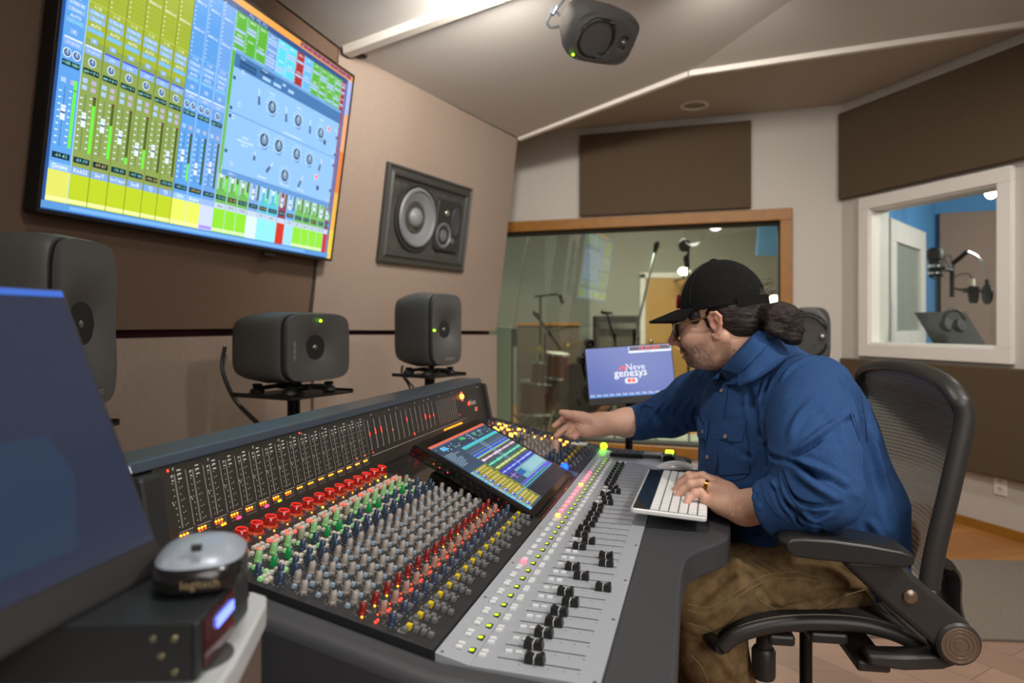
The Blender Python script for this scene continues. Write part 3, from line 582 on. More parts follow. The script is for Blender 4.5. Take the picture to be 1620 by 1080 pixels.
# ================================================================ MIXING CONSOLE
MC=Matrix(((CD,SD,0,0),(-SD,CD,0,0),(0,0,1,0),(0,0,0,1)))   # (t, s, z) -> world
T0,S0_=-.4,1.47
con=thing('mixing_console','large black and grey mixing console covered in knobs and faders','mixing console',C(S0_,T0,0),YAW)
M_slate=mat('slate_vinyl','#3c3d40',.55,bump=.12,bscale=900)
M_body=mat('console_black_metal','#2a2b2c',.5,.2,bump=.04,bscale=500)
M_deck=mat('console_deck','#2b2c2e',.5,.2)
M_grey=mat('fader_panel_grey','#a8adb4',.45,.10)
M_face=mat('meter_face','#38352f',.5,.3)
M_topb=mat('console_top','#46525e',.30,.4)  # blue in the colour imitates the television's reflection
M_prt=mat('white_legend','#cfcfc8',.7)
SA,SBn=.772,2.20
# cross section (t,z): lower body
def sect(mb,poly,s0,s1): mb.prism([(t,s0,z) for t,z in poly],(0,s1-s0,0))
mb=MB(MC)
sect(mb,[(-.125,.770),(-.300,.772),(-.69,.86),(-.76,.70),(-.60,.50),(-.15,.62)],SA-.01,SBn)
o=mb.build('chassis',M_body,con,smooth=False,bevel=.004)
mb=MB(MC)
for s_ in(SA+.10,SBn-.2): mb.box((-.42,s_,.30),(.34,.06,.60))
mb.box((-.42,(SA+SBn)/2,.33),(.04,SBn-SA-.3,.3)); mb.build('leg',M_body,con,smooth=False,bevel=.01)
# padded end cheek at the near end
mb=MB(MC)
poly=[(-.11,.789),(-.30,.797),(-.70,.884),(-.80,.885),(-.80,.62),(-.62,.50),(-.12,.60),(-.04,.70),(-.03,.775)]
mb.prism([(t,SA-.052,z) for t,z in poly],(0,.05,0))
mb.build('end_cheek',M_slate,con,smooth=True,bevel=.016,seg=4)
mb=MB(MC); mb.prism([(t,SBn,z) for t,z in poly],(0,.035,0)); mb.build('end_cheek',M_body,con,smooth=False,bevel=.006)
# arm rest with its wider wing by the keyboard
out=[(-.112,SA-.05),(-.055,SA-.05),(-.035,SA-.03),(-.03,.86),(-.032,1.10),(-.028,1.22),(-.012,1.28),(.03,1.345),(.048,1.385),(.056,1.45),(.056,1.56),(.05,1.7),(.03,1.85),(-.005,2.0),(-.04,2.12),(-.06,2.19),(-.09,2.235),(-.112,2.24)]
out=[(p.x,p.y) for p in crv([(a,b,0) for a,b in out[:-1]],4)]+[out[-1]]
mb=MB(MC); mb.prism([(t,s,.735) for t,s in out],(0,0,.052)); mb.build('arm_rest',M_slate,con,smooth=True,bevel=.018,seg=5)
# grey fader panel with a bend on the left
mb=MB(MC)
for t0,z0,t1,z1 in((-.112,.7895,-.268,.7925),(-.268,.7925,-.312,.8025)):
    sect(mb,[(t0,z0),(t1,z1),(t1,z1-.014),(t0,z0-.014)],SA,2.18)
mb.build('fader_panel',M_grey,con,smooth=False,bevel=.0008)
# knob deck (near block, far block) and plain plate between deck and meters
K2=math.tan(math.radians(12.2))
def dz(t): return .8045+K2*(-.314-t)
def plate(name,s0,s1,m,t0=-.314,t1=-.690):
    mb=MB(MC); sect(mb,[(t0,dz(t0)),(t1,dz(t1)),(t1,dz(t1)-.02),(t0,dz(t0)-.02)],s0,s1); return mb.build(name,m,con,smooth=False,bevel=.0008)
plate('channel_panel',SA,1.352,M_deck); plate('centre_panel',1.352,1.79,mat('centre_gloss','#141416',.15,coat=.5)); plate('master_panel',1.79,2.18,M_deck)
# meter bridge
FB=(-.694,.893); FT=(-.716,1.002)
mb=MB(MC); sect(mb,[(-.690,.875),FB,(FT[0]+.0,FT[1]),(-.724,1.014),(-.790,1.014),(-.80,1.0),(-.80,.80),(-.76,.70)],SA-.012,2.185); mb.build('meter_bridge',M_face,con,smooth=False,bevel=.003)
mb=MB(MC); sect(mb,[(-.712,1.0035),(-.719,1.017),(-.793,1.0175),(-.803,1.0),(-.803,.995),(-.79,1.0)],SA-.052,2.19); mb.build('bridge_cap',M_topb,con,smooth=False,bevel=.004)
mb=MB(MC)
for a,b in((SA-.052,SA-.010),(2.186,2.197)): mb=MB(MC); sect(mb,[(-.675,.872),(-.700,1.0),(-.79,1.0),(-.80,.86),(-.79,.7)],a,b); mb.build('bridge_end',M_body,con,smooth=False,bevel=.006)
# helpers on the three working planes
FN=Vector((FT[1]-FB[1],0,-(FT[0]-FB[0]))).normalized()   # (t,s,z) normal of the face
def face(s,k,l=0): # k 0..1 up the face
    p=Vector((FB[0]+(FT[0]-FB[0])*k,s,FB[1]+(FT[1]-FB[1])*k)); return p+FN*l
def fq(mb,s0,k0,s1,k1,l=.0006): mb.quad(face(s0,k0,l),face(s1,k0,l),face(s1,k1,l),face(s0,k1,l))
DN=Vector((math.sin(math.radians(12.2)),0,math.cos(math.radians(12.2))))
def deck(s,t,l=0): return Vector((t,s,dz(t)))+DN*l
def dq(mb,s0,t0,s1,t1,l=.0008): mb.quad(deck(s0,t0,l),deck(s1,t0,l),deck(s1,t1,l),deck(s0,t1,l))
def gz(t): return .7895+(-.112-t)*.0192
def gq(mb,s0,t0,s1,t1,l=.0006): mb.quad((t0,s0,gz(t0)+l),(t0,s1,gz(t0)+l),(t1,s1,gz(t1)+l),(t1,s0,gz(t1)+l))
E_AMB=mat('amber_led','#ff9a30',.4,emit='#ff8a18',estr=4.5); E_RED=mat('red_led','#ff3030',.4,emit='#ff2818',estr=7); E_GRN=mat('green_led','#50ff40',.4,emit='#48ff30',estr=5)
E_YG=mat('yellow_green_led','#c8f020',.4,emit='#c0f010',estr=1.6); E_PNK=mat('pink_lit_button','#ff8090',.4,emit='#ff4a5a',estr=3.2); E_ORB=mat('orange_lit_button','#ffb050',.4,emit='#ff9a30',estr=7)
PITCH=.0355; CH=[.797+PITCH*i for i in range(16)]
# printed scales on the meter face
prt=MB(MC); dimp=MB(MC); redp=MB(MC); rnd=random.Random(5)
M_dimp=mat('dim_legend','#77766c',.7)
for s in CH:
    fq(dimp,s-.0035,.20,s-.0005,.88); fq(prt,s+.0195,.18,s+.0201,.90)
    for k in range(9):
        kk=.22+k*.078
        fq(prt,s-.0085,kk,s-.0070,kk+.012); fq(prt,s+.0035,kk,s+.0050,kk+.012)
        if k%2==0: fq(prt,s+.0080,kk+.01,s+.0095,kk+.022)
    for k in(.80,.86): fq(prt,s-.0085,k,s-.0045,k+.014); fq(prt,s+.0035,k,s+.0110,k+.016)
    fq(prt,s+.0035,.91,s+.0110,.925); fq(prt,s-.0120,.50,s-.0105,.52); fq(prt,s-.0135,.53,s-.012,.55)
    fq(prt,s-.010,.155,s+.018,.160)
    for r_ in range(3):
        for q in range(7): fq(dimp,s-.009+q*.0036,.030+r_*.040,s-.0072+q*.0036,.050+r_*.040)
mm=[1.367+.0285*i for i in range(14)]
for i,s in enumerate(mm):
    fq(prt,s-.0006,.28,s+.0008,.86); fq(prt,s-.005,.275,s-.001,.285)
    if i%2: fq(prt,s-.004,.56,s,.568)
for i in range(10): s=1.773+.0155*i; fq(prt,s-.0006,.24,s+.0006,.84)
fq(prt,1.36,.155,1.98,.162)
for i,k0,k1 in((0,.55,.62),(0,.20,.23),(1,.55,.66),(2,.55,.66),(4,.50,.53),(7,.60,.67),(8,.24,.29),(11,.50,.62),(12,.5,.56),(13,.5,.55)):
    fq(redp,mm[i]-.001,k0,mm[i]+.0018,k1,.0009)
for s,k in((CH[14],.20),(CH[15],.20),(CH[0]-.013,.93),(CH[9]-.01,.955),(1.93,.30)): fq(redp,s-.001,k,s+.002,k+.03,.0009)
for s in[CH[i]-.002 for i in(0,2,5,7,8,9,11)]+[1.39,1.48,1.52,1.63,1.69,1.72,1.8,1.9]: 
    c=face(s,.945,.0004); prt.lathe([(.0022,0),(.0016,.0006)],10,c,FN,close=False)
# deck legends : arcs round the knobs
def ringdots(mb,s,t,r,n=9):
    for q in range(n):
        a=.6+q*(2*PI-1.2)/(n-1); ss=s-r*math.cos(a)*0+r*math.sin(a); t_=t+r*math.cos(a)
        dq(mb,ss-.0006,t_-.0006,ss+.0006,t_+.0006)
# instanced parts --------------------------------------------------------------
cnt={}
def inst(name,me,s,t,z,tilt=0,rot=0,parent=None,nrm=None):
    o=bpy.data.objects.new(name,me); COL.objects.link(o); o.parent=con
    o.location=(t-T0,s-S0_,z)
    o.rotation_euler=(0,tilt,0) if not rot else (Matrix.Rotation(tilt,3,'Y')@Matrix.Rotation(rot,3,'Z')).to_euler()
    return o
def knobmesh(name,m,r,h,rt=None,skirt=None,line=True,mline=None,n=24,flute=0):
    mb=MB(); rt=rt or r*.92; skirt=skirt and r*1.14; mb.cur=0
    if skirt: mb.lathe([(skirt,0),(skirt,.0015),(skirt*.92,.003),(r,.0032)],n,close=False)
    z0=.0032 if skirt else 0
    prof=[(r,z0),(r*.98,h*.25),(rt,h-.0012),(rt-.0012,h),(0,h)]
    vs=[];
    rr=[]
    for r_,z in prof:
        ring=[]
        for i in range(n):
            a=2*PI*i/n; k=1-(flute if i%2 else 0); ring.append((r_*k*math.cos(a),r_*k*math.sin(a),z))
        rr.append(ring)
    mb.rings(rr,cap=False)
    if line: mb.cur=1; mb.box((0,rt*.55,h+.0002),(.0011,rt*.9,.0006)); mb.box((0,rt*.98,h*.6),(.0011,.0008,h*.75))
    return mb.mesh(name,[m,mline or M_prt],smooth=True,angle=50)
A12=math.radians(12.2)
M_kg=mat('grey_knob','#98918a',.38,.1); M_kb=mat('dark_blue_knob','#283a52',.35,coat=.2); M_kr=mat('dark_red_knob','#7a1712',.3,coat=.3); M_kp=mat('dusty_pink_knob','#9a7468',.38)
M_rclear=mat('lit_red_gain_knob','#8a1010',.16,emit='#ff1408',estr=.03,coat=.8); M_rring=mat('glowing_red_rim','#ff3020',.3,emit='#ff2a1c',estr=1.1)
M_kgl=mat('lit_green_knob','#7f9174',.3,emit='#38e040',estr=.16,coat=.3); M_kgd=mat('dark_green_knob','#0f6a3c',.25,emit='#10b850',estr=.12,coat=.4); M_kgt=mat('pale_translucent_knob','#8d8b72',.35,coat=.3)
m_g=knobmesh('grey_knob',M_kg,.0050,.0152,skirt=.0082,flute=.05); m_b=knobmesh('blue_knob',M_kb,.0050,.0152,skirt=.0078,flute=.05)
m_r=knobmesh('red_knob',M_kr,.0050,.0152,skirt=.008,flute=.05); m_p=knobmesh('pink_knob',M_kp,.0050,.0148,skirt=.008,flute=.05)
m_gl=knobmesh('green_knob',M_kgl,.0050,.0152,skirt=.0075,flute=.05); m_gd=knobmesh('deep_green_knob',M_kgd,.005,.0145,flute=.05); m_gt=knobmesh('pale_knob',M_kgt,.005,.0148,flute=.05)
mb=MB(); mb.lathe([(.0108,.003),(.0106,.005),(.0098,.0150),(.0088,.0160),(0,.0160)],32,close=False)
mb.cur=1; mb.lathe([(.0078,.0161),(.0086,.0164),(.0090,.0158)],32,close=False)
mb.cur=3; mb.lathe([(.0132,0),(.0132,.0022),(.0108,.0034)],32,close=False)
mb.cur=2; mb.lathe([(.0168,0),(.0168,.0008),(.014,.001)],32,close=False)
m_gain=mb.mesh('gain_knob',[M_rclear,M_rring,M_chrome,mat('amber_clear_ring','#7a3a20',.2,emit='#ff5018',estr=.25,coat=.5)],angle=50)
def btnmesh(name,m,w=.0058,l=.0058,h=.0050):
    mb=MB(); k=.82; mb.rings([[(a*w/2,b*l/2,0) for a,b in((-1,-1),(1,-1),(1,1),(-1,1))],[(a*w/2,b*l/2,h*.75) for a,b in((-1,-1),(1,-1),(1,1),(-1,1))],[(a*w/2*k,b*l/2*k,h) for a,b in((-1,-1),(1,-1),(1,1),(-1,1))]]); return mb.mesh(name,m,smooth=False)
M_bw=mat('ivory_button','#cfc9ba',.4); M_bp=mat('pale_red_lit_button','#e0998a',.4,emit='#ff5038',estr=.35); M_bgn=mat('pale_green_lit_button','#a8c8a0',.4,emit='#40d050',estr=.25)
M_bb=mat('pale_blue_button','#8fa3b4',.4); M_bg=mat('grey_button','#6d6e6e',.45); M_by=mat('yellow_button','#dcc01e',.4); M_bwh=mat('white_button','#e2e4e4',.4)
b_w=btnmesh('ivory_button',M_bw); b_p=btnmesh('lit_button',M_bp); b_gn=btnmesh('green_button',M_bgn); b_b=btnmesh('blue_button',M_bb,.0055,.0055,.005); b_g=btnmesh('grey_button',M_bg,.0070,.0070,.0062); b_y=btnmesh('yellow_button',M_by,.0072,.0072,.0068)
b_f=btnmesh('white_button',M_bwh,.0085,.0052,.0032); b_fl=btnmesh('red_lit_button',E_PNK,.0092,.0058,.0036); b_fo=btnmesh('orange_lit_button',E_ORB,.0095,.0070,.0045)
def ledmesh(name,m,r=.0014):
    mb=MB(); mb.lathe([(r,0),(r,.0008),(r*.7,.0018),(0,.0022)],10,close=False); return mb.mesh(name,m)
l_a=ledmesh('amber_light',E_AMB); l_r=ledmesh('red_light',E_RED); l_g=ledmesh('green_light',E_GRN); l_y=ledmesh('yellow_light',mat('yellow_led','#ffe040',.4,emit='#e8f020',estr=7),.002)
l_ro=ledmesh('small_orange_light',mat('dim_orange_led','#c05018',.4,emit='#ff5a10',estr=1.4),.0012)
stuff={}
def many(name,me,pos,label=None):
    """list of (s,t,z,tilt): first 100 nearest are parts, the rest one stuff part"""
    pos=sorted(pos,key=lambda p:p[0]); 
    left=100-cnt.get(name,0)
    for p in pos[:max(left,0)]:
        o=inst(name,me,*p[:4],rot=p[4] if len(p)>4 else 0)
        if label: o['label']=label
    cnt[name]=cnt.get(name,0)+min(len(pos),max(left,0))
    for p in pos[max(left,0):]: stuff.setdefault(name,[]).append((me,p))
def dk(s,t): return (s,t,dz(t),A12)
pos=dict(g=[],b=[],r=[],p=[],gl=[],gd=[],gt=[],gain=[],bw=[],bp=[],bgn=[],bb=[],bg=[],by=[],la=[],lr=[],lg=[],ly=[],lro=[])
for i,s in enumerate(CH):
    pos['gain'].append(dk(s+.002,-.662)); (pos['la'] if i not in(8,14,15) else pos['ly']).append(dk(s-.010,-.6445))
    s2=s+PITCH/2
    # two columns of small buttons then the green knobs
    for a,(q,t_) in enumerate(((-.012,-.628),(-.004,-.628),(-.012,-.619),(-.004,-.619),(.006,-.628),(.006,-.619))):
        (pos['bp'] if (a in(2,) or (a==0 and i%3==0) or rnd.random()<.12) else pos['bw']).append(dk(s+q,t_))
    (pos['gl'] if i not in(4,8,15) else pos['gt']).append(dk(s-.003,-.602)); pos['lg'].append(dk(s-.012,-.5925))
    (pos['gd'] if i in(1,2,5,6,9,10,13) else pos['b']).append(dk(s-.001,-.5785))
    for a,(q,t_) in enumerate(((.010,-.600),(.010,-.591),(.010,-.582),(.010,-.573),(-.012,-.566),(-.004,-.566),(.004,-.566),(.012,-.566),(-.004,-.557),(-.012,-.557))): (pos['bgn'] if (a in(1,4) and i%2==0) or rnd.random()<.08 else pos['bw']).append(dk(s+q,t_))
    # filter knob and equaliser
    pos['b'].append(dk(s-.003,-.5425)); pos['b'].append(dk(s2-.001,-.5560)) if i%1==0 else 0
    for t_ in(-.529,-.486,-.443): pos['g'].append(dk(s2-.002,t_))
    for t_ in(-.507,-.464): pos['g'].append(dk(s-.003,t_))
    for t_ in(-.522,-.486,-.443): pos['bb'].append(dk(s-.001,t_))
    for t_ in(-.508,-.466): pos['bb'].append(dk(s2+.002,t_))
    pos['r'].append(dk(s-.003,-.4215)); pos['p'].append(dk(s2-.002,-.4015)); pos['b'].append(dk(s-.003,-.3800))
    (pos['la'] if rnd.random()<.6 else pos['lro']).append(dk(s-.012,-.4165)); pos['lr'].append(dk(s-.006,-.3975)); pos['lr'].append(dk(s-.012,-.3975)) if i<9 else 0
    pos['lro'].append(dk(s2+.002,-.380)); pos['bg'].append(dk(s2-.004,-.3785)); pos['lro'].append(dk(s+.006,-.4035))
    # assignment buttons
    pos['by'].append(dk(s+.001,-.3580)); pos['bg'].append(dk(s-.009,-.3595))
    for q,t_ in((.001,-.3475),(.001,-.3375),(.010,-.3530),(.010,-.3430),(.0,-.3278)): pos['bg'].append(dk(s+q,t_)) if not(t_==-.3278 and i%2) else 0
    for t_ in(-.507,-.464,-.4215,-.38,-.5425): ringdots(prt,s-.003,t_,.0098)
    for t_ in(-.529,-.486,-.443,-.4015): ringdots(prt,s2-.002,t_,.0098)
    ringdots(prt,s-.003,-.602,.0092,7)
    for t0,t1 in((-.520,-.497),(-.476,-.454),(-.434,-.412)): dq(prt,s+.0065,t0,s+.0071,t1)
    dq(prt,s-.014,-.3665,s-.006,-.3660); dq(prt,s-.014,-.3665,s-.0134,-.3560)
    for t_ in(-.347,-.337): dq(prt,s+.016,t_,s+.018,t_+.0015)
many('gain_knob',m_gain,pos['gain'],'translucent red knob lit from inside')
many('equaliser_knob',m_g,pos['g']); many('filter_knob',m_b,pos['b'],'dark blue knob'); many('auxiliary_knob',m_r,pos['r'],'dark red knob'); many('auxiliary_knob',m_p,pos['p'],'dusty pink knob')
many('send_knob',m_gl,pos['gl'],'green lit knob'); many('send_knob',m_gd,pos['gd'],'deep green knob'); many('send_knob',m_gt,pos['gt'])
many('push_button',b_w,pos['bw'],'ivory button'); many('push_button',b_p,pos['bp']); many('push_button',b_gn,pos['bgn']); many('push_button',b_b,pos['bb'])
many('routing_button',b_y,pos['by'],'yellow button'); many('routing_button',b_g,pos['bg'],'grey button')
many('indicator_light',l_a,pos['la'],'amber light'); many('indicator_light',l_g,pos['lg'],'green light'); many('indicator_light',l_r,pos['lr'],'red light'); many('indicator_light',l_y,pos['ly']); many('indicator_light',l_ro,pos['lro'])
# amber lamps under the meters
TF=math.atan2(FN.x,FN.z)
def fp(s,k): p=face(s,k); return (s,p.x,p.z,TF)
ml=ledmesh('meter_lamp',E_AMB,.0016)
many('meter_light',ml,[fp(s-.008+q*.0062,.118) for s in CH for q in range(3)],'amber light')
many('meter_light',l_ro,[fp(s-.008+q*.0062,.085) for s in CH[:8] for q in(0,1,2)])
many('meter_light',ledmesh('m2',E_AMB,.002),[fp(CH[2]+.004+q*.006,.045) for q in(0,1)]); many('meter_light',ledmesh('m3',mat('pink_led','#ff4060',.4,emit='#ff2850',estr=6),.0021),[fp(CH[3]+.004+q*.005,.045) for q in(0,1)]+[fp(CH[5]+.004+q*.005,.045) for q in(0,1)])
many('meter_light',ledmesh('m4',E_YG,.0021),[fp(CH[6]+.004+q*.005,.045) for q in(0,1)])
many('meter_light',ledmesh('m5',E_AMB,.0024),[fp(1.795+q*.0155,.085) for q in range(10)])
mb=MB(MC); 
for k,m_ in((.86,0),(.68,0)): mb.box(face(1.975,k,.002),(.004,.012,.008))
mb.build('bridge_button',M_bp,con,smooth=False,bevel=.001); mb=MB(MC); mb.ball(face(1.972,.77,.002),.0075); o=mb.build('bridge_button',E_ORB,con); o['label']='glowing orange button'
w_=MB(MC); put_text(w_,'Neve',face(2.065,.52,.0008),(0,1,0),(face(0,1)-face(0,0)).normalized(),.026)
redp.box(face(2.028,.52,.0008),(.001,.012,.010)); put_text(redp,'3',face(2.085,.30,.0010),(0,1,0),(face(0,1)-face(0,0)).normalized(),.017); put_text(w_,'G  D',face(2.085,.30,.0008),(0,1,0),(face(0,1)-face(0,0)).normalized(),.017)
w_.build('maker_badge',M_prt,con,smooth=False)
mb=MB(MC); mb.lathe([(.004,0),(.004,.004),(0,.005)],12,face(2.13,.90,0),FN,close=False); mb.build('bridge_screw',M_chrome,con)
# ---- far master section
rnd=random.Random(11); G=dict(g=[],b=[],or_=[],w=[],y=[],la=[],lr=[],bg=[],r=[],gn=[])
for i in range(7):
    s=1.83+.048*i
    for j in range(15):
        t=-.655+.0222*j
        q=rnd.random(); p=dk(s+rnd.uniform(-.002,.002),t); p2=dk(s+.022,t+.008)
        if j<5:
            (G['or_'] if q<(.62 if i>=4 else .30) else G['w'] if q<.75 else G['lr'] if q<.82 else G['b']).append(p); (G['or_'] if rnd.random()<.25 else G['w'] if q<.6 else G['bg']).append(p2)
        elif i>=5 and j<13: (G['or_'] if q<.5 else G['w']).append(p); (G['b'] if rnd.random()<.5 else G['bg']).append(p2)
        elif j<7: (G['b'] if q<.7 else G['gn'] if q<.8 else G['g']).append(p); G['bg'].append(p2)
        elif j<11: G['g'].append(p); G['g'].append(p2)
        elif j<13: G['b'].append(p); G['b'].append(p2) if q<.5 else G['bg'].append(p2)
        else: (G['y'] if j==13 else G['bg']).append(p); G['bg'].append(p2)
many('master_knob',m_g,G['g']); many('master_knob',m_b,G['b'],'dark blue knob'); many('master_knob',m_gl,G['gn'],'green knob')
many('master_button',btnmesh('ob',E_ORB,.0095,.0095,.005),G['or_'],'glowing orange button'); many('master_button',b_w,G['w']); many('master_button',b_g,G['bg']); many('master_button',b_y,G['y'],'yellow button'); many('indicator_light',l_r,G['lr'])
# strips of long white keys at the right end of the master block and a glowing ball that imitates a blue reflection
mb=MB(MC)
for i in range(3): mb.box(deck(2.12+.014*i,-.375,.003),(.050,.008,.005))
mb.build('long_key',M_bwh,con,smooth=False,bevel=.001)
mb=MB(MC); mb.ball(deck(1.795,-.355,.004),.011); mb.build('blue_reflection_glow',mat('blue_reflection','#1040ff',.3,emit='#0c38ff',estr=6),con)
# ---- fader panel
NF=32
FX=[846,833,849,867,873,897,887,949,921,907,962,966,918,939,920,925,938,945,951,959,962]
def t_of(x,s): r=(x-810)/1080; return (r*CD-SD)*s/(CD+SD*r)
for k in range(NF):
    s=.800+PITCH*k
    gq(dimp if False else prt,0,0,0,0) if False else None
fs=MB(MC); tk=MB(MC); fb=[]; fl=[]; fo=[]; caps=[]; dsp=[]; dm=MB(); dm.box((0,0,.0012),(.0085,.013,.0024)); dm.cur=1; dm.box((0,0,.0026),(.0052,.0052,.0006)); dm=dm.mesh('channel_display',[M_black,E_YG],smooth=False)
ft=[-.194,-.204,-.199,-.193,-.193,-.184,-.198,-.146,-.186,-.207,-.156,-.161,-.214,-.203,-.222,-.223,-.219,-.219,-.220,-.219,-.222,-.205,-.212,-.22,-.20,-.21,-.225,-.225,-.225,-.226,-.226,-.226,-.226,-.226,-.226,-.226]
for k in range(36):
    s=.800+PITCH*k
    if k<35:
        gq(fs,s-.0009,-.241,s+.0009,-.138,.0004)
        for q in range(5): gq(tk,s-.0105,-.212+q*.018,s-.009,-.2095+q*.018,.0004)
        fb+=[(s+.017,-.2315,gz(-.2315),0),(s+.017,-.2185,gz(-.2185),0)]
    z=gz(-.285)+.003
    lit=(k in(9,)) or 17<=k<=29
    (fo if k in(17,25) else fl if lit else fb).append((s-.002,-.2905,.7985,.1)); fb.append((s+.008,-.2905,.7985,.1))
    fb+=[(s-.002,-.2600,gz(-.26),0),(s+.008,-.2600,gz(-.26),0)]
    dsp.append((s+.004,-.2755,gz(-.275),0))
fs.build('fader_slot',M_dark,con,smooth=False); tk.build('fader_scale',mat('grey_legend','#63666a',.7),con,smooth=False)
many('channel_display',dm,dsp,'small black display with a yellow digit')
many('fader_button',b_fo,fo,'glowing orange button'); many('fader_button',b_fl,fl,'button lit red'); many('fader_button',b_f,fb)
mb=MB() # fader cap: long along t with a waist
h=[(-.0112,.0105),(-.0085,.0118),(-.004,.0088),(0,.0078),(.004,.0088),(.0085,.0118),(.0112,.0105),(.0122,.003),(.0122,.0),(-.0122,.0),(-.0122,.003)]
mb.prism([(x,-.0062,z) for x,z in h],(0,.0124,0)); mb.cur=1; mb.box((0,0,.0079),(.0012,.0126,.0008)); mb.box((0,-.0062,.0040),(.0010,.0006,.007)); mb.cur=0; mb.box((0,0,-.001),(.004,.002,.006))
m_cap=mb.mesh('fader_cap',[mat('fader_cap_black','#191919',.35),M_prt],smooth=False)
many('fader_cap',m_cap,[(.800+PITCH*k,ft[k],gz(ft[k])+.001,0) for k in range(34)],'black fader cap with a white line')
mb=MB(MC)
for s_,t_ in((SA+.006,-.118),(SA+.006,-.305),(1.1,-.118),(1.1,-.305),(1.45,-.305),(.95,-.305),(1.3,-.305),(.95,-.118),(1.28,-.118),(1.5,-.118)): mb.lathe([(.0026,0),(.0022,.0008),(0,.0009)],10,(t_,s_,gz(t_) if t_>-.2 else .8005),None,close=False)
mb.build('panel_screw',mat('steel_screw','#77797b',.3,.9),con)
mb=MB(MC); mb.box((-.222,2.135,.797),(.10,.075,.010)); mb.build('key_block',M_black,con,smooth=False,bevel=.002)
mb=MB(MC)
for i in range(5):
    for j in range(3): mb.box((-.262+.02*i,2.108+.022*j,.803),(.015,.017,.005))
mb.build('key_block_keys',mat('dark_key','#3b3d40',.5),con,smooth=False,bevel=.001)
mb=MB(MC); mb.box((-.150,2.14,.797),(.062,.05,.009)); mb.build('status_display',mat('lcd_case','#6c7072',.3),con,smooth=False,bevel=.002)
mb=MB(MC); mb.ball((-.180,2.12,.801),.007,sc=(1.2,1.2,.6)); mb.build('green_cap',mat('green_cap','#2c7a4a',.3),con)
mb=MB(MC); mb.ball((-.300,2.165,.812),.011); o=mb.build('status_lamp',mat('bright_green_led','#a0ff30',.3,emit='#80ff10',estr=8),con)
prt.build('scale_markings',M_prt,con,smooth=False,recalc=False); dimp.build('meter_windows',M_dimp,con,smooth=False,recalc=False)
redp.build('meter_bars',mat('meter_red','#ff4a30',.4,emit='#ff3418',estr=4),con,smooth=False,recalc=False)
# leftover repeats become one part per kind
for name,l in stuff.items():
    byme={}
    for me,p in l: byme.setdefault(me.name,[me,[]])[1].append(p)
    for k,(me,ps) in byme.items():
        mb=MB()
        for p in ps:
            M=Matrix.Translation((p[1]-T0,p[0]-S0_,p[2]))@Matrix.Rotation(p[3],4,'Y'); b=len(mb.v)
            mb.v+=[tuple(M@v.co) for v in me.vertices]
            for f in me.polygons: mb.f.append([b+i for i in f.vertices]); mb.mi.append(f.material_index); mb.c.append((1,1,1))
        o=mb.build(name+'_rows',list(me.materials),con,world=False,angle=50); o['kind']='stuff'
# green lit key beside the mouse
t=thing('talkback_box','small black control box with a glowing green key on the arm rest','control box',C(2.12,-.095,.787),YAW)
mb=MB(MC); mb.box((-.095,2.115,.797),(.034,.085,.02)); mb.build('case',M_black,t,smooth=False,bevel=.003)
mb=MB(MC); mb.box((-.095,2.130,.810),(.024,.026,.008)); mb.build('lit_key',mat('green_key','#b0ff20',.3,emit='#a0f010',estr=6),t,smooth=False,bevel=.002)
mb=MB(MC); mb.box((-.095,2.092,.809),(.022,.018,.006)); mb.build('key',M_bw,t,smooth=False,bevel=.001)
# ---- tilted touch screen in the console
scr=thing('touch_screen','tilted touch screen set into the console between the knob blocks','monitor',C(1.543,-.45,.80),YAW)
A_=Vector((-.326,1.340,.812)); Bv=Vector((-.585,1.340,.944)); up_=(Bv-A_); Hs=up_.length; up_.normalize(); sn=Vector((up_.z,0,-up_.x)).normalized()
if sn.z<0: sn=-sn
Ws=.412
def sp(u,v,l=0): return A_+Vector((0,u,0))+up_*v+sn*l
mb=MB(MC); mb.prism([sp(-.004,-.004,-.026),sp(Ws+.004,-.004,-.026),sp(Ws+.004,Hs+.004,-.026),sp(-.004,Hs+.004,-.026)],sn*.026); mb.build('case',mat('gloss_black_case','#101012',.12,coat=.6),scr,smooth=False,bevel=.003)
mb=MB(MC); mb.prism([sp(.03,.02,-.05),sp(Ws-.03,.02,-.05),sp(Ws-.03,Hs-.05,-.07),sp(.03,Hs-.05,-.07)],sn*.024); mb.build('back_housing',M_black,scr,smooth=False,bevel=.003)
mb=MB(MC)
for u_ in(.08,Ws-.08): mb.tube([sp(u_,.12,-.05),(sp(u_,.12,-.05).x-.02,sp(u_,0).y,.80)],.012,8)
mb.build('support_arm',M_bmetal,scr)
S=MB(MC); m0,m1=.018,.020
def sq_(u0,v0,u1,v1,col,l=1): # 0..1 picture coordinates, v from the top
    S.col=lin(col); W_=Ws-2*m0; H_=Hs-.022-.014
    if not(u1<=.285 and v0>=.40): v0*=.84; v1*=.84
    f=lambda u,v: sp(m0+u*W_,.014+(1-v)*H_,.0005+l*.0003)
    S.quad(f(u0,v1),f(u1,v1),f(u1,v0),f(u0,v0))
rnd=random.Random(21)
sq_(0,0,1,1.19,'#35506a'); sq_(.285,.972,1,1.19,'#1a2430',2); sq_(.30,1.0,.95,1.02,'#2c4258',3); sq_(0,0,1,.035,'#e06a50',2); sq_(0,.035,1,.05,'#3c5c84',2); sq_(.0,.05,1,.17,'#2c3e54',2)
for i in range(60): u=rnd.random(); v=rnd.choice((.07,.09,.115,.14)); sq_(u,v,u+.012,v+.012,rnd.choice(('#60e0a0','#9cc8e8','#5fa0d8','#c8dcea')),3)
sq_(.42,.06,.5,.10,'#38b060',3); sq_(.66,.07,.7,.12,'#38b060',3); sq_(.08,.08,.16,.13,'#5ab8f0',3)
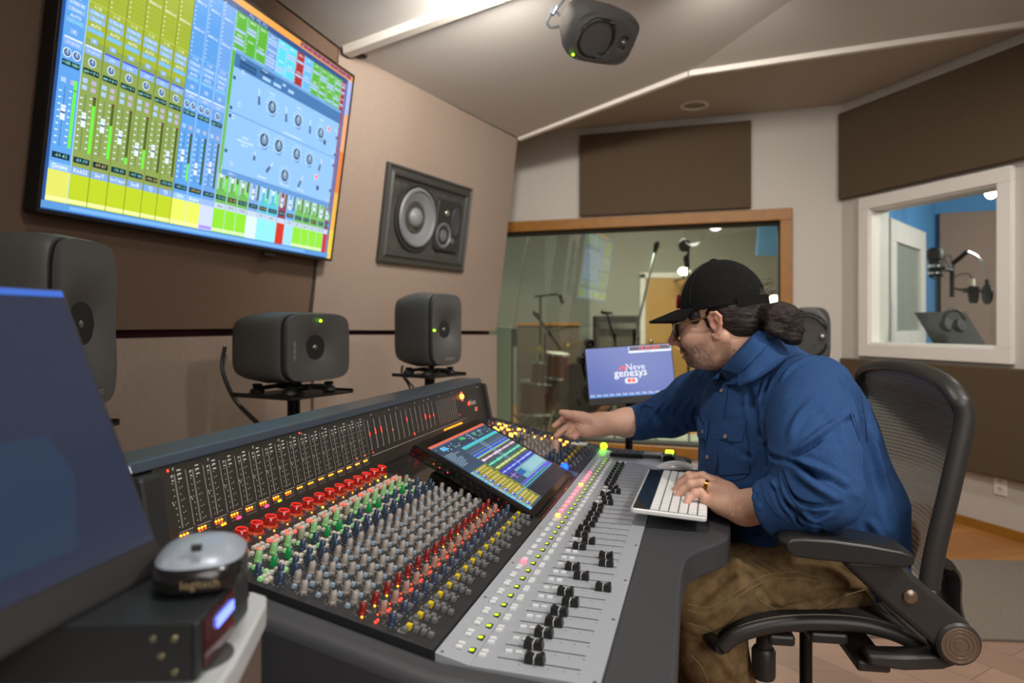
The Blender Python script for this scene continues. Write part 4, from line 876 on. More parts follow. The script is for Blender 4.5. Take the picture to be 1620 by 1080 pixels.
sq_(.30,.19,1,.215,'#50c8e8',2); sq_(.30,.215,1,.235,'#48b890',2)
# track lanes at the right
lanes=[('#4c5c78',.26,.29),('#86707c',.30,.305),('#4f8a58',.31,.32),('#3a50d8',.325,.345),('#9cb040',.348,.356),('#3a50d8',.36,.385),('#58c8d0',.388,.398),('#c0cc50',.40,.41),('#5c4a58',.42,.50),('#2c6a60',.51,.58),('#5c6a3c',.59,.66),('#3c3cb8',.67,.75)]
for c_,a_,b_ in lanes: sq_(.28,a_,1,b_,c_,2)
for (a_,b_,c_,n_) in((.44,.48,'#e8dce8',60),(.525,.565,'#80e8c8',60),(.605,.645,'#d8e89c',60),(.695,.725,'#a8c4f8',50)):
    for q in range(n_):
        u=.29+q*.71/n_; h_=(b_-a_)/2*rnd.uniform(.15,1); m_=(a_+b_)/2; sq_(u,m_-h_,u+.7/n_*.9,m_+h_,c_,3)
sq_(.45,.76,1,.93,'#78b0bc',2); sq_(.60,.78,.98,.90,'#98c8d0',3); sq_(.30,.76,.45,.86,'#4c3c80',2); sq_(.30,.80,.42,.805,'#d8c8f8',3); sq_(.36,.77,.365,.86,'#d8c8f8',3); sq_(.43,.79,.55,.87,'#2868a8',3)
sq_(.0,.17,.27,.42,'#3a4c60',2)
for q in range(10): sq_(.02,.19+q*.022,.02+.2*rnd.uniform(.4,1),.196+q*.022,'#a8c4d8',3)
# mixer strip along the left
sq_(.05,.42,.28,.98,'#a89a34',2)
for q in range(8):
    v=.42+q*.07; sq_(.05,v+.066,.28,v+.070,'#5a5420',3); sq_(.055,v+.01,.095,v+.055,'#4060c0',3); sq_(.06,v+.02,.09,v+.03,'#e0e8ff',4)
    for u in(.12,.145,.17,.20,.23): sq_(u,v+.015,u+.012,v+.028,'#e8e4b0',3); sq_(u,v+.036,u+.010,v+.044,'#3c4a28',3)
    sq_(.245,v+.01,.272,v+.05,'#507838',3); 
    sq_(.10,v+.05,.24,v+.053,'#e8e8c0',3)
sq_(.0,.42,.045,1,'#5ca8d8',2)
for q in range(30): sq_(.004,.43+q*.019,.04,.438+q*.019,rnd.choice(('#a8e0f8','#e8c050','#e06050','#60d890')),3)
sq_(.86,.93,1,1,'#6a5ce0',2); sq_(.28,.93,.86,.965,'#6058d8',2); sq_(.28,.965,.86,.972,'#50e068',3); sq_(0,.985,1,1,'#48a8d8',3); sq_(.62,.19,.63,.97,'#8098b0',4)
sq_(.58,.05,.60,.6,'#7898b0',3)
S.build('screen_picture',colmat('touch_screen_picture',.95),scr,smooth=False,recalc=False)
mb=MB(MC)
for u in(-.006,): 
    for v in(.20,.22,.235): mb.ball(sp(u,v,-.014),.0011)
mb.build('status_light',E_RED,scr)
# ================================================================ LOUDSPEAKERS
M_spk=mat('speaker_dark_grey','#4a4947',.5,.15,bump=.10,bscale=900)
M_spkr=mat('speaker_recess','#0c0c0c',.7); M_cone=mat('speaker_cone','#222222',.4); M_dome=mat('metal_dome','#8a8883',.25,.8)
E_LED=mat('speaker_led','#a0ff20',.3,emit='#90f010',estr=7); M_text=mat('silver_lettering','#b8b8b4',.3,.6)
def speaker(label,pos,face_dir,long_axis,w,h,dep,kind='coax',led=(-.36,.0),group=None,textv=False):
    """pos = centre of the front baffle; long_axis = direction of local X"""
    Y=-Vector(face_dir).normalized(); X=Vector(long_axis); X=(X-Y*X.dot(Y)).normalized(); Zv=X.cross(Y)
    M=Matrix((( X.x,Y.x,Zv.x,pos[0]),(X.y,Y.y,Zv.y,pos[1]),(X.z,Y.z,Zv.z,pos[2]),(0,0,0,1)))
    t=thing('studio_monitor',label,'loudspeaker',pos,rot=M.to_euler(),group=group)
    n=64; mb=MB(M)
    ys=[(.012,.80,.80,6),(.010,.95,.95,6),(.022,.985,.985,6),(.05,1.0,1.0,5.5),(.45*dep,1.03,1.02,5),(.8*dep,.97,.95,5),(.96*dep,.90,.88,5),(dep,.80,.78,5)]
    if kind!='coax': ys=[(.006,.965,.96,4.5),(.03,1.0,1.0,4.2),(.35*dep,1.0,1.0,4),(.75*dep,.86,.86,3.6),(.95*dep,.74,.74,3.4),(dep,.60,.60,3.2)]
    mb.rings([[(x,y,z) for x,z in se(n,w/2*a,h/2*b,ex)] for y,a,b,ex in ys]); mb.build('enclosure',M_spk,t,angle=45)
    if kind=='coax':
        mb=MB(M); mb.rings([[(x,y,z) for x,z in se(n,w/2*.90,h/2*.93,6)] for y in(.0085,.0095)]); mb.build('recess',M_spkr,t)
        # baffle plate: waveguide pressed into a rounded plate
        bw_,bh_=(w/2*.86,h/2*.94) if w<h*1.01 or True else 0
        mb=MB(M); R=min(w,h)*.47; rings=[]
        ol=se(n,bw_,bh_,5.5)
        for k in range(22):
            f=.10+.90*(k/21); ring=[]
            for (x,z) in ol:
                r0=min(w,h)*.17; a=math.atan2(z,x); L=math.hypot(x,z); r=r0+(L-r0)*((f-.10)/.9); px,pz=r*math.cos(a),r*math.sin(a)
                q=max(0,1-r/(R*1.25)); y=-.012+.075*q**1.9*(w+h)*1.9*.5; ring.append((px,y,pz))
            rings.append(ring)
        e1=[(x*1.0,-.004,z) for x,z in se(n,bw_*1.012,bh_*1.01,5.5)]; e2=[(x,.006,z) for x,z in se(n,bw_*1.0,bh_*1.0,5.5)]
        rings+= [e1,e2]; mb.rings(rings,cap=False); y0=rings[0][0][1]; mb.build('baffle',M_spk,t,angle=60)
        r0=min(w,h)*.17
        mb=MB(M); mb.lathe([(r0*1.05,0),(r0*.95,.003),(r0*.5,.012),(r0*.42,.010),(r0*.40,.006),(0,.004)],36,(0,y0+.001,0),(0,1,0),close=False); o=mb.build('midrange_driver',M_cone,t)
        mb=MB(M); mb.ball((0,y0+.008,0),r0*.34); mb.build('tweeter',M_dome,t)
    else:
        cx=-w*.13; R=h*.405; tx=w*.305; rt=h*.17; mb=MB(M); rings=[]; ol=se(64,w/2*.965,h/2*.96,4.5)
        def dep_(x,z):
            r=math.hypot(x-cx,z); r2=math.hypot(x-tx,z); y=.0055*(max(0,(math.hypot(x/(w/2),z/(h/2))-.72))/.28)**2
            if r<R: q=r/R; y+= .004 if q>.93 else (-.001 if q>.84 else .006+.030*(1-(q/.84))**.8)
            if r2<rt: y+=.010*(1-(r2/rt)**2)
            return y
        c0=(cx,0); K_=44
        for k in range(1,K_+1):
            f=k/K_; rings.append([(cx+(x-cx)*f,dep_(cx+(x-cx)*f,z*f),z*f) for x,z in ol])
        mb.rings(rings,cap=False); mb.add(rings[0],[tuple(range(64))]); me_=mb.build('baffle',[M_spk,mat('woofer_black','#121212',.55)],t,angle=50)
        for p_ in me_.data.polygons:
            q_=M.inverted()@(wm(t)@p_.center)
            if math.hypot(q_.x-cx,q_.z)<R*.97 or math.hypot(q_.x-tx,q_.z)<rt*.55: p_.material_index=1
        mb=MB(M); mb.ball((cx,.036,0),R*.33,sc=(1,.5,1)); mb.build('dust_cap',mat('dust_cap','#2c2825',.35),t)
        mb=MB(M); mb.ball((tx,.008,0),h*.055); mb.build('tweeter',M_dome,t)
    yl=-.015 if kind=='coax' else -.004
    
    if led: mb=MB(M); mb.ball((led[0]*w,yl,led[1]*h),.0045); mb.build('status_light',E_LED,t)
    mb=MB(M)
    if kind=='coax' and not textv: put_text(mb,'GENELEC',(0.05*w,yl+.0005,-h*.40),(1,0,0),(0,0,1),.016)
    elif kind=='coax': put_text(mb,'GENELEC',(-w*.345,yl+.0002,-.01),(0,0,-1),(1,0,0),.016)
    else: put_text(mb,'GENELEC',(-w*.415,.002,.00),(0,0,-1),(1,0,0),.012)
    mb.build('maker_lettering',M_text,t,smooth=False)
    return t,M
def stand(label,top,base_r=.02,tray=(.30,.24),ang=0.,group=None,pads=.09):
    t=thing('speaker_stand',label,'speaker stand',(top[0],top[1],0))
    mb=MB(); mb.cyl((top[0],top[1],.02),(top[0],top[1],top[2]-.006),base_r); mb.build('pole',M_bmetal,t)
    mb=MB(); mb.cyl((top[0],top[1],top[2]-.16),(top[0],top[1],top[2]-.004),base_r*.62+.0); mb.build('inner_tube',mat('pole_inner','#2c2c2c',.3,.7),t) if False else None
    R=Matrix.Rotation(ang,4,'Z'); M=Matrix.Translation(top)@R
    mb=MB(M); mb.box((0,0,-.004),(tray[0],tray[1],.007)); 
    for s_ in(-1,1): mb.box((0,s_*tray[1]/2,.001),(tray[0],.006,.014))
    mb.build('tray',mat('stand_tray','#1e1e1e',.45,.4),t,smooth=False,bevel=.001)
    mb=MB(M); mb.lathe([(.17,0),(.17,.012),(.03,.02),(.03,.05)],36,(0,0,-top[2]),None); mb.build('base',M_bmetal,t)
    return t,M
def iso(t,M,w,dpt,z0,z1,name='isolation_stand'):
    mb=MB(M)
    for x in(-w,w):
        for y in(-dpt,dpt): mb.lathe([(.020,z0),(.026,z0+.004),(.022,z0+.014),(.012,(z0+z1)/2+.004),(.018,z1-.003),(.012,z1)],18,(x,y,0))
    for x in(-w,w): mb.tube([(x,-dpt,(z0+z1)/2),(x*.7,0,(z0+z1)/2+.006),(x,dpt,(z0+z1)/2)],.008,8)
    mb.tube([(-w,0,(z0+z1)/2),(w,0,(z0+z1)/2)],.008,8); mb.build(name,M_black,t)
# centre speaker, lying on its side
cC=PX(506,549,2.42); fd=Vector((.50,-.62,-.02))
# middle (centre) loudspeaker: axis roughly across the room
fdc=(Vector((CD,-SD,0))*.995+Vector((-.02,-.22,0))).normalized()
sC,MCs=speaker('dark grey loudspeaker lying on its side on the middle stand, left of the upright one',PX(502,549,2.36),fdc,fdc.cross(Vector((0,0,1)))*-1,.35,.240,.245,led=(.0,.38),textv=True)
sCc=MCs@Vector((0,.11,0))
stC,Ms=stand('black pole stand with a tray under the speaker lying on its side',(sCc.x-.0,sCc.y,MCs.translation.z-.162),.022,(.28,.30),math.atan2(fdc.y,fdc.x)); iso(stC,Ms,.075,.095,.002,.036)
fdr=(Vector((.9,1.7,0))-Vector((-.4,3.3,0))).normalized(); fdr=Vector((.80,-.60,0))
sR,MR=speaker('dark grey upright loudspeaker on the stand nearest the large glass',PX(705,521,3.10),fdr,fdr.cross(Vector((0,0,1)))*-1,.225,.335,.235,led=(-.40,-.01))
c=MR@Vector((0,.10,0)); stR,Ms=stand('black pole stand with a tray under the upright speaker',(c.x,c.y,MR.translation.z-.208),.024,(.23,.25),math.atan2(fdr.y,fdr.x)); iso(stR,Ms,.06,.075,.002,.034)
fdl=(Vector((.95,-.05,0))).normalized()
sL,ML=speaker('large dark grey loudspeaker at the left edge behind the blank monitor',PX(135,512,1.52),(.93,.02,0),(-.0,1,0),.245,.39,.25,led=(-.9,-.9) if False else (-.38,-.2))
c=ML@Vector((0,.11,0)); stL,Ms=stand('black pole stand under the large speaker at the left edge',(c.x,c.y,ML.translation.z-.236),.024,(.23,.25),0); iso(stL,Ms,.06,.075,.002,.034)
sB,MBk=speaker('dark grey loudspeaker behind the man at the end of the glass',PX(1281,533,3.15),(-.45,-.85,-.03),(1,-.5,0),.17,.275,.20,kind='two',led=None); 
c=MBk@Vector((0,.09,0)); stand('black pole stand under the speaker behind the man',(c.x,c.y,MBk.translation.z-.142),.02,(.2,.2),-.6)
# cables behind the stands
for pts,r,lb,k in(
   ([PX(356,548,2.43),PX(352,585,2.42),PX(372,632,2.36),PX(408,670,2.2)],.0075,'thick black cable hanging behind the speaker lying on its side',M_black),
   ([PX(359,560,2.44),PX(356,590,2.43),PX(366,622,2.38),PX(392,654,2.28),PX(409,672,2.22)],.004,'pale grey cable hanging beside the thick black cable',mat('grey_cable','#8c857a',.6)),
   ([PX(637,578,3.3),PX(636,592,3.3),PX(648,612,3.3),PX(652,640,3.3)],.005,'black cable looping below the upright speaker',M_black),
   ([PX(640,585,3.32),PX(644,600,3.32),PX(655,615,3.32),PX(657,640,3.32)],.004,'thinner black cable looping below the upright speaker',M_black)):
    mb=MB(); mb.tube(pts,r,8,smooth=8); tag(mb.build('speaker_cable',k),lb,'cable')
# ceiling loudspeaker
nn=Vector((.32,-.60,-.73)).normalized(); Lx=Vector((.89,.43,.037))
sT,MT=speaker('dark grey loudspeaker hanging from the ceiling above the console','',(0,0,0),0,0,0) if False else speaker('dark grey loudspeaker hanging from the ceiling above the console',PX(957,64,2.52),nn,Lx,.275,.192,.185,kind='two',led=(-.40,-.36))
mb=MB(); b0=MT@Vector((-.02,.185,0)); mb.tube([b0,b0+Vector((-.02,.02,.06)),Vector((b0.x-.04,b0.y+.04,2.80))],.017,10); mb.build('ceiling_bracket',M_chrome,sT)
p=MT@Vector((-.13,.14,.0)); mb=MB(); mb.tube([PX(884,42,2.66),PX(872,43,2.68),PX(866,36,2.69),PX(871,24,2.69),PX(880,14,2.69),PX(890,2,2.68),PX(896,-14,2.66)],.006,8,smooth=6); mb.build('signal_cable',mat('silver_cable','#9aa0a4',.3,.5),sT)
mb=MB(); mb.cyl(PX(873,23,2.688),PX(880,11,2.688),.010); mb.cyl(PX(885,24,2.688),PX(880,18,2.688),.006); mb.build('plug',mat('plug_metal','#c8d4e8',.15,.9),sT)
# ---------------- in-wall monitor with a moulded black frame
org=tilt1(0,Z0); 
def onw1(x,y):
    r=(PX(x,y,1)-Vector((0,0,1.2))); r=Vector((r.x,r.y,r.z)); P0=tilt1(0,Z0); a=w1; b=(tilt1(0,2.5)-tilt1(0,Z0)).normalized(); nm=a.cross(b)
    k=(P0-Vector((0,0,1.2))).dot(nm)/r.dot(nm); p=Vector((0,0,1.2))+r*k-P0; return p.dot(a),p.dot(b)
q=[onw1(x,y) for x,y in((593,411),(727,431),(746,300),(612,255))]
u0=(q[0][0]+q[3][0])/2; u1=(q[1][0]+q[2][0])/2; v0=(q[0][1]+q[1][1])/2; v1=(q[2][1]+q[3][1])/2
wu=w1; wv=(tilt1(0,2.5)-tilt1(0,Z0)).normalized(); wn=wu.cross(wv).normalized(); 
if wn.dot(n1)<0: wn=-wn
O1=tilt1(0,Z0)
iw=thing('in_wall_monitor','in-wall speaker in a moulded black frame on the front wall','loudspeaker',O1+wu*(u0+u1)/2+wv*(v0))
def wp(u,v,l=0): return O1+wu*(u0+u)+wv*(v0+v)+wn*l
WW,HH=u1-u0,v1-v0; print('inwall',WW,HH)
M_mould=mat('frame_moulding_black','#33322f',.5,bump=.03)
mb=MB(); prof=[(0,0),(0,.022),(.012,.026),(.02,.018),(.034,.020),(.046,.030),(.058,.026),(.064,.012),(.085,.006),(.085,0)]
ringsf=[]
for u,v in((0,0),(WW,0),(WW,HH),(0,HH)):
    su=1 if u==0 else -1; sv=1 if v==0 else -1
    ringsf.append([wp(u+su*a,v+sv*a,b) for a,b in prof])
ringsf.append(ringsf[0]); mb.rings(ringsf,cap=False); mb.build('frame',M_mould,iw,angle=20)
mb=MB(); mb.prism([wp(.07,.07,.002),wp(WW-.07,.07,.002),wp(WW-.07,HH-.07,.002),wp(.07,HH-.07,.002)],wn*.004); mb.build('back_board',mat('weathered_board','#35322d',.9,noise=.5,nscale=18),iw,smooth=False)
IW,IH=WW-.17,HH-.17
cw=wp(.085+IW*.315,.085+IH*.52,.006); Rw=IH*.53
mb=MB(); mb.lathe([(Rw,0),(Rw,.012),(Rw*.93,.016),(Rw*.88,.010)],64,cw,wn,close=False); mb.build('woofer_rim',mat('woofer_rim','#2b2b2b',.35),iw)
mb=MB(); mb.lathe([(Rw*.88,.008),(Rw*.84,.018),(Rw*.78,.018),(Rw*.75,.008)]+[(Rw*(.74-.014*i),.008-.0011*i+(.0006 if i%2 else 0)) for i in range(30)]+[(Rw*.30,-.02)],64,cw+wn*.012,wn,close=False); o=mb.build('woofer_cone',mat('grey_cone','#6a6c6e',.5),iw)
mb=MB(); mb.ball(cw-wn*.002,Rw*.30,sc=(1,1,.6),R=wn.to_track_quat('Z','Y').to_matrix()); mb.build('dust_cap',mat('grey_dust_cap','#707274',.45),iw)
mb=MB(); pr=rrect(IW*.39,IH*.84,.03,6); cc=wp(.085+IW*.79,.085+IH*.50,.008); mb.prism([cc+wu*x+wv*y for x,y in pr],wn*.016); mb.build('driver_plate',mat('driver_plate','#262626',.4),iw,smooth=True,bevel=.004)
mb=MB(); c=cc-wu*IW*.075-wv*IH*.17+wn*.017; r=IW*.115; mb.lathe([(r,0),(r,.004),(r*.86,.007),(r*.78,.0),(r*.5,-.008),(r*.45,.001),(r*.2,.004),(0,.004)],40,c,wn,close=False); mb.build('midrange_driver',mat('mid_cone','#63666a',.35,.2),iw)
mb=MB(); c=cc+wu*IW*.085+wv*IH*.10+wn*.017; ol=se(36,IW*.065,IH*.25,2.0); mb.rings([[c+wu*x*k+wv*y*k+wn*z for x,y in ol] for k,z in((1,.002),(.95,.004),(.7,-.006),(.35,-.012))]); mb.build('bass_port',mat('port_grey','#3c3e42',.3,.2),iw)
mb=MB(); c=cc-wu*IW*.055+wv*IH*.20+wn*.018; mb.ball(c,IW*.034,sc=(1,1,.6),R=wn.to_track_quat('Z','Y').to_matrix()); mb.build('tweeter',M_dome,iw)
mb=MB(); mb.box((0,0,0),(.03,.03,.012),); o=mb.build('badge',M_dome,iw,world=False,bevel=.003); o.matrix_local=wm(iw).inverted()@(Matrix.Translation(cc+wu*IW*.07-wv*IH*.24+wn*.018)@wn.to_track_quat('Z','Y').to_matrix().to_4x4())
# ================================================================ SMALL MONITOR AT THE FAR END
def quadframe(P,ux,uy,w,h,th,nrm): return None
mY=2.62; bl_=PX(932,643,mY); br_=PX(1070,633,mY+.02); tlv=PX(924,551,mY+.03)
mu_=(br_-bl_); mw=.345; mu_=mu_.normalized(); mv_=(tlv-bl_); mh=mv_.length; mv_=(mv_-mu_*mv_.dot(mu_)).normalized(); mn=mu_.cross(mv_).normalized()
if mn.y>0: mn=-mn
print('mon',mw,mh)
mo=thing('small_monitor','slim monitor with a dark blue picture beyond the far end of the console','monitor',bl_+mu_*mw/2)
mb=MB(); mb.prism([bl_,bl_+mu_*mw,bl_+mu_*mw+mv_*mh,bl_+mv_*mh],-mn*.016); mb.build('case',mat('monitor_case','#2a2625',.4),mo,smooth=False,bevel=.003)
S=MB()
def m2(u0,v0,u1,v1,c,l=1):
    S.col=lin(c); f=lambda u,v: bl_+mu_*(.004+u*(mw-.008))+mv_*(.030+v*(mh-.034))+mn*(.0005+l*.0003); S.quad(f(u0,v0),f(u1,v0),f(u1,v1),f(u0,v1))
def m2t(t_,u,v,sz,c,l=4,sx=1):
    S.col=lin(c); put_text(S,t_,bl_+mu_*(.004+u*(mw-.008))+mv_*(.030+v*(mh-.034))+mn*(.0005+l*.0003),mu_*sx,mv_,sz)
m2(0,0,1,1,'#5b6cb0'); m2(0,0,1,.035,'#4c88d8',2)
for i in range(12): m2t('Edit',.04+i*.075,.045,.012,'#e8f4ff')
m2(.50,.86,1,.995,'#c8d8f8',2); m2(.51,.905,.99,.988,'#3c3c58',3); m2t('18.30.009',.74,.945,.022,'#ff4838',5); m2(.50,.86,1,.90,'#e4ecff',4); m2t('Locate',.72,.88,.008,'#3c4460',5); m2(.955,.965,.975,.985,'#ff6848',5)
m2t('Neve',.56,.575,.036,'#e8f0ff'); m2t('genesys',.50,.465,.042,'#ffffff'); 
S.col=lin('#ff4030'); f=lambda u,v: bl_+mu_*(.004+u*(mw-.008))+mv_*(.030+v*(mh-.034))+mn*.002
for pts in(((.36,.53),(.39,.60),(.41,.60),(.38,.53)),((.40,.60),(.42,.60),(.44,.53),(.42,.53)),((.42,.53),(.45,.62),(.47,.62),(.44,.53))): S.quad(*[f(*p) for p in pts])
m2t('THE FUTURE OF ANALOGUE',.50,.405,.009,'#e8f0ff')
S.col=lin('#f0f4ff'); cc_=f(.50,.305); S.add([cc_+mu_*x+mv_*y for x,y in rrect(.052,.021,.010,5)],[tuple(range(24))]); m2(.455,.27,.545,.345,'#f05040',7); m2t('G',.425,.305,.016,'#5b6cb0',8); m2t('3',.50,.305,.018,'#ffffff',9); m2t('D',.575,.305,.016,'#5b6cb0',8)
S.build('screen_picture',colmat('small_monitor_picture',1.0),mo,smooth=False,recalc=False)
cx=bl_+mu_*mw*.46; px=PX(995,700,mY+.10)
mb=MB(); mb.cyl((px.x,px.y,.02),(px.x,px.y,1.0),.015); mb.lathe([(.16,.0),(.16,.012),(.02,.03)],32,(px.x,px.y,0)); mb.tube([(px.x,px.y,.98),cx+mv_*.11-mn*.02],.014); mb.build('stand',M_bmetal,mo)
cl=thing('microphone_clip','two round black clamps on a bracket at the left edge of the small monitor','clamp',PX(927,545,mY+.05))
for (x,y) in((932,543),(920,570)):
    mb=MB(); mb.lathe([(.012,-.02),(.016,-.018),(.017,.018),(.012,.02),(.010,.005),(0,.004)],20,PX(x,y,mY+.05),(.2,-1,.0)); mb.build('ring_clamp',M_bmetal,cl)
mb=MB(); mb.tube([PX(932,543,mY+.07),PX(926,556,mY+.07),PX(920,570,mY+.07),PX(927,600,mY+.07)],.006,8); mb.build('bracket',M_bmetal,cl)
mb=MB(); mb.tube([PX(940,600,mY+.08),PX(920,618,mY+.06),PX(915,630,mY+.05),PX(917,642,mY+.05)],.005,8,smooth=6); mb.tube([PX(938,608,mY+.08),PX(925,622,mY+.05),PX(932,634,mY+.04)],.008,8,smooth=6); mb.build('cable',M_black,cl)
mb=MB(); mb.ball(PX(1077,617,mY+.03),.018); mb.tube([PX(1077,617,mY+.03),PX(1062,600,mY+.06)],.006); mb.build('ring_clamp',M_bmetal,cl)
# ================================================================ FOREGROUND AT THE LEFT
M_desk=mat('light_grey_laminate','#b9bcbc',.45); M_deskside=mat('taupe_desk_side','#6c5a50',.7,noise=.05,nscale=40)
dk_=thing('side_desk','light grey side desk with a rounded corner at the lower left','desk',(-.55,.40,0))
mb=MB(); out=[(-.95,-.25),(-.205,.30),(-.222,.55),(-.238,.66),(-.245,.682),(-.262,.692),(-.30,.69),(-.95,.75)]
mb.prism([(x,y,.905) for x,y in out],(0,0,.024)); mb.build('desk_top',M_desk,dk_,smooth=True,bevel=.003)
mb=MB(); o2=[(x+.004*(x<-.5)-.004*(x>-.5),y-.004) for x,y in out]; mb.prism([(x,y,.62) for x,y in o2],(0,0,.284)); mb.build('side_panel',M_deskside,dk_,smooth=True)
mb=MB(); mb.prism([(x*.97-.02,y*.95,.0) for x,y in out],(0,0,.62)); mb.build('pedestal',M_black,dk_,smooth=False)
mb=MB(); mb.lathe([(.030,.9285),(.030,.9296),(0,.9297)],32,(-.258,.555,0),close=False); mb.build('desk_disc',mat('dark_disc','#4b4845',.5),dk_)  # flat dark disc lying on the desk top
mb=MB(); mb.tube([(-.262,.675,.9325),(-.252,.60,.9325),(-.25,.545,.9325)],.0028,8); tag(mb.build('pen_cable',M_black),'thin black cable lying along the edge of the light grey desk','cable').name='thin_cable'
bx=thing('rack_unit','flat black rack unit under the blank monitor','audio device',(-.42,.56,.93))
mb=MB(); mb.prism([(-.62,.500,.931),(-.2365,.514,.931),(-.247,.64,.931),(-.62,.68,.931)],(0,0,.044)); mb.build('case',mat('rack_case','#2a2e30',.45,.3),bx,smooth=False,bevel=.002)
mb=MB(); mb.prism([(-.618,.4965,.933),(-.24,.5105,.933),(-.24,.5105,.973),(-.618,.4965,.973)],(-.0002,.003,0)); mb.build('front_panel',mat('rack_front','#161615',.5),bx,smooth=False)
mb=MB()
for x,z in((-.252,.965),(-.262,.952),(-.252,.940),(-.268,.965)): mb.lathe([(.0028,0),(.0022,.0012),(0,.0014)],12,(x,.510,z),(0.03,-1,0),close=False)
mb.build('panel_screw',mat('brass_screw','#8f8468',.3,.9),bx)
mb=MB(); mb.prism([(-.2372,.525,.935),(-.2415,.590,.935),(-.2415,.590,.972),(-.2372,.525,.972)],(.0012,0,0)); mb.build('side_display',mat('dark_red_gloss','#4a1418',.15,coat=.6),bx,smooth=False)
mb=MB(); mb.prism([(-.2370,.548,.956),(-.2392,.585,.956),(-.2392,.585,.964),(-.2370,.548,.964)],(.0012,0,0)); mb.build('blue_display',mat('blue_display_glow','#7088ff',.3,emit='#6c80ff',estr=2.2),bx,smooth=False)
# blank monitor
bm=thing('blank_monitor','blurred switched-off monitor at the left edge, nearest the camera','monitor',(-.40,.50,.93))
B1=PX(243,853,.62); dv=Vector((-.16,-.985,0)).normalized(); T_=PX(107,470,.64); vv=T_-B1; vv=(vv-dv*vv.dot(dv)).normalized(); nb=dv.cross(vv).normalized()
if nb.x<0: nb=-nb
HB=.245; WB=.40
def bp(u,v,l=0): return B1+dv*u+vv*v+nb*l
mb=MB(); mb.prism([bp(-.006,-.030,-.02),bp(WB,-.030,-.02),bp(WB,HB+.004,-.02),bp(-.006,HB+.004,-.02)],nb*.019); mb.build('case',mat('dark_monitor_case','#2d2b2b',.45),bm,smooth=False,bevel=.004)
mb=MB(); mb.prism([bp(0,0,-.001),bp(WB-.01,0,-.001),bp(WB-.01,HB,-.001),bp(0,HB,-.001)],nb*.0012); mb.build('screen_glass',mat('blank_screen_glass','#262c3a',.16,coat=.3,emit='#3c4668',estr=.20),bm,smooth=False)
mb=MB(); mb.prism([bp(0,HB-.006,.0004),bp(WB-.01,HB-.006,.0004),bp(WB-.01,HB,.0004),bp(0,HB,.0004)],nb*.0004); mb.build('menu_bar',mat('blue_menu_bar','#3458a8',.3,emit='#3c68c8',estr=.5),bm,smooth=False)
mb=MB(); mb.prism([bp(.080,.018,.0004),bp(WB-.01,.018,.0004),bp(WB-.01,.112,.0004),bp(.070,.114,.0004),bp(.058,.075,.0004)],nb*.0004); mb.build('reflection_patch',mat('reflection_tint','#2c3a50',.2,emit='#42608c',estr=.05),bm,smooth=False)  # paler patch imitates a reflection on the screen
mb=MB(); mb.tube([bp(.10,.02,-.02),(-.40,.56,.985),(-.40,.56,.978)],.009,12); mb.lathe([(.06,0),(.06,.005),(.01,.010)],30,(-.40,.56,.9752)); mb.build('foot',mat('monitor_foot','#3d3b3a',.4),bm)
# mouse standing on the rack unit
ms_=thing('computer_mouse','black and silver mouse on the rack unit in front of the blank monitor','mouse',(-.255,.572,.975))
Mm=Matrix.Translation((-.272,.600,.975))@Matrix.Rotation(.30,4,'Z')
def dome(z0,z1,a,b,k=5,ex=2.6,sq=.75):
    rr=[]
    for i in range(10):
        f=i/9; r=math.sqrt(max(0,1-f**2.4))*.999+.001; rr.append([(x*r,y*r,z0+(z1-z0)*f) for x,y in se(40,a,b,ex)])
    return rr
mb=MB(Mm); mb.rings([[(x*k,y*k,z) for x,y in se(40,.038,.047,2.8)] for k,z in((.80,0),(.98,.006),(1.0,.014))]+[r for r in dome(.014,.0365,.038,.047)]); mb.build('shell',mat('mouse_black','#1a1918',.25,coat=.3),ms_)
mb=MB(Mm); rr=[]
for i in range(8):
    f=.42+.575*i/7; r=math.sqrt(1-f**2.4)*1.012; rr.append([(x*r,y*r+.001,.0146+.0228*f) for x,y in se(40,.038,.047,2.7)])
mb.rings(rr); mb.build('silver_top',mat('mouse_silver','#9fa8b4',.33,.15),ms_)
mb=MB(Mm); put_text(mb,'logitech',(.004,-.0478,.013),(1,0,.0),(0,.12,1),.0095,0); mb.build('lettering',mat('bronze_lettering','#a08a68',.4,.3),ms_,smooth=False)
mb=MB(Mm); mb.lathe([(.003,-.004),(.003,.004)],12,(.0,-.036,.0395),(1,0,0)); mb.build('wheel',M_black,ms_)
# keyboard and white mouse on the arm rest -----------------------------------------
kb=thing('computer_keyboard','white and aluminium keyboard under the hand on the arm rest','keyboard',C(1.5,-.02,.79),YAW)
# corners: near-left, near-right (towards the camera), measured on the tilted keyboard
kc=C(1.585,-.062,.814)
ka=Matrix.Rotation(YAW-.02,4,'Z'); kM=Matrix.Translation(kc)@ka@Matrix.Rotation(math.radians(3),4,'Y')@Matrix.Rotation(math.radians(0),4,'X')
KW,KL=.150,.385
M_alu=mat('keyboard_white_rim','#dcdcda',.35,.1); M_key=mat('white_keycap','#e9e9e7',.45)
mb=MB(kM); mb.prism([(x,y,0) for x,y in rrect(KW,KL,.010,6)],(0,0,.010)); mb.build('frame',M_alu,kb,smooth=True,bevel=.0025)
mb=MB(kM); mb.box((-KW/2+.022,0,.0105),(.033,KL-.010,.002)); mb.build('dark_strip',mat('glossy_dark_strip','#2b3138',.08,coat=.8),kb,smooth=False)
mb=MB(kM); mb.box((.018,0,.0103),(.106,KL-.012,.001)); mb.build('key_bed',mat('key_bed_grey','#9b9d9e',.4,.5),kb,smooth=False)
key=MB()
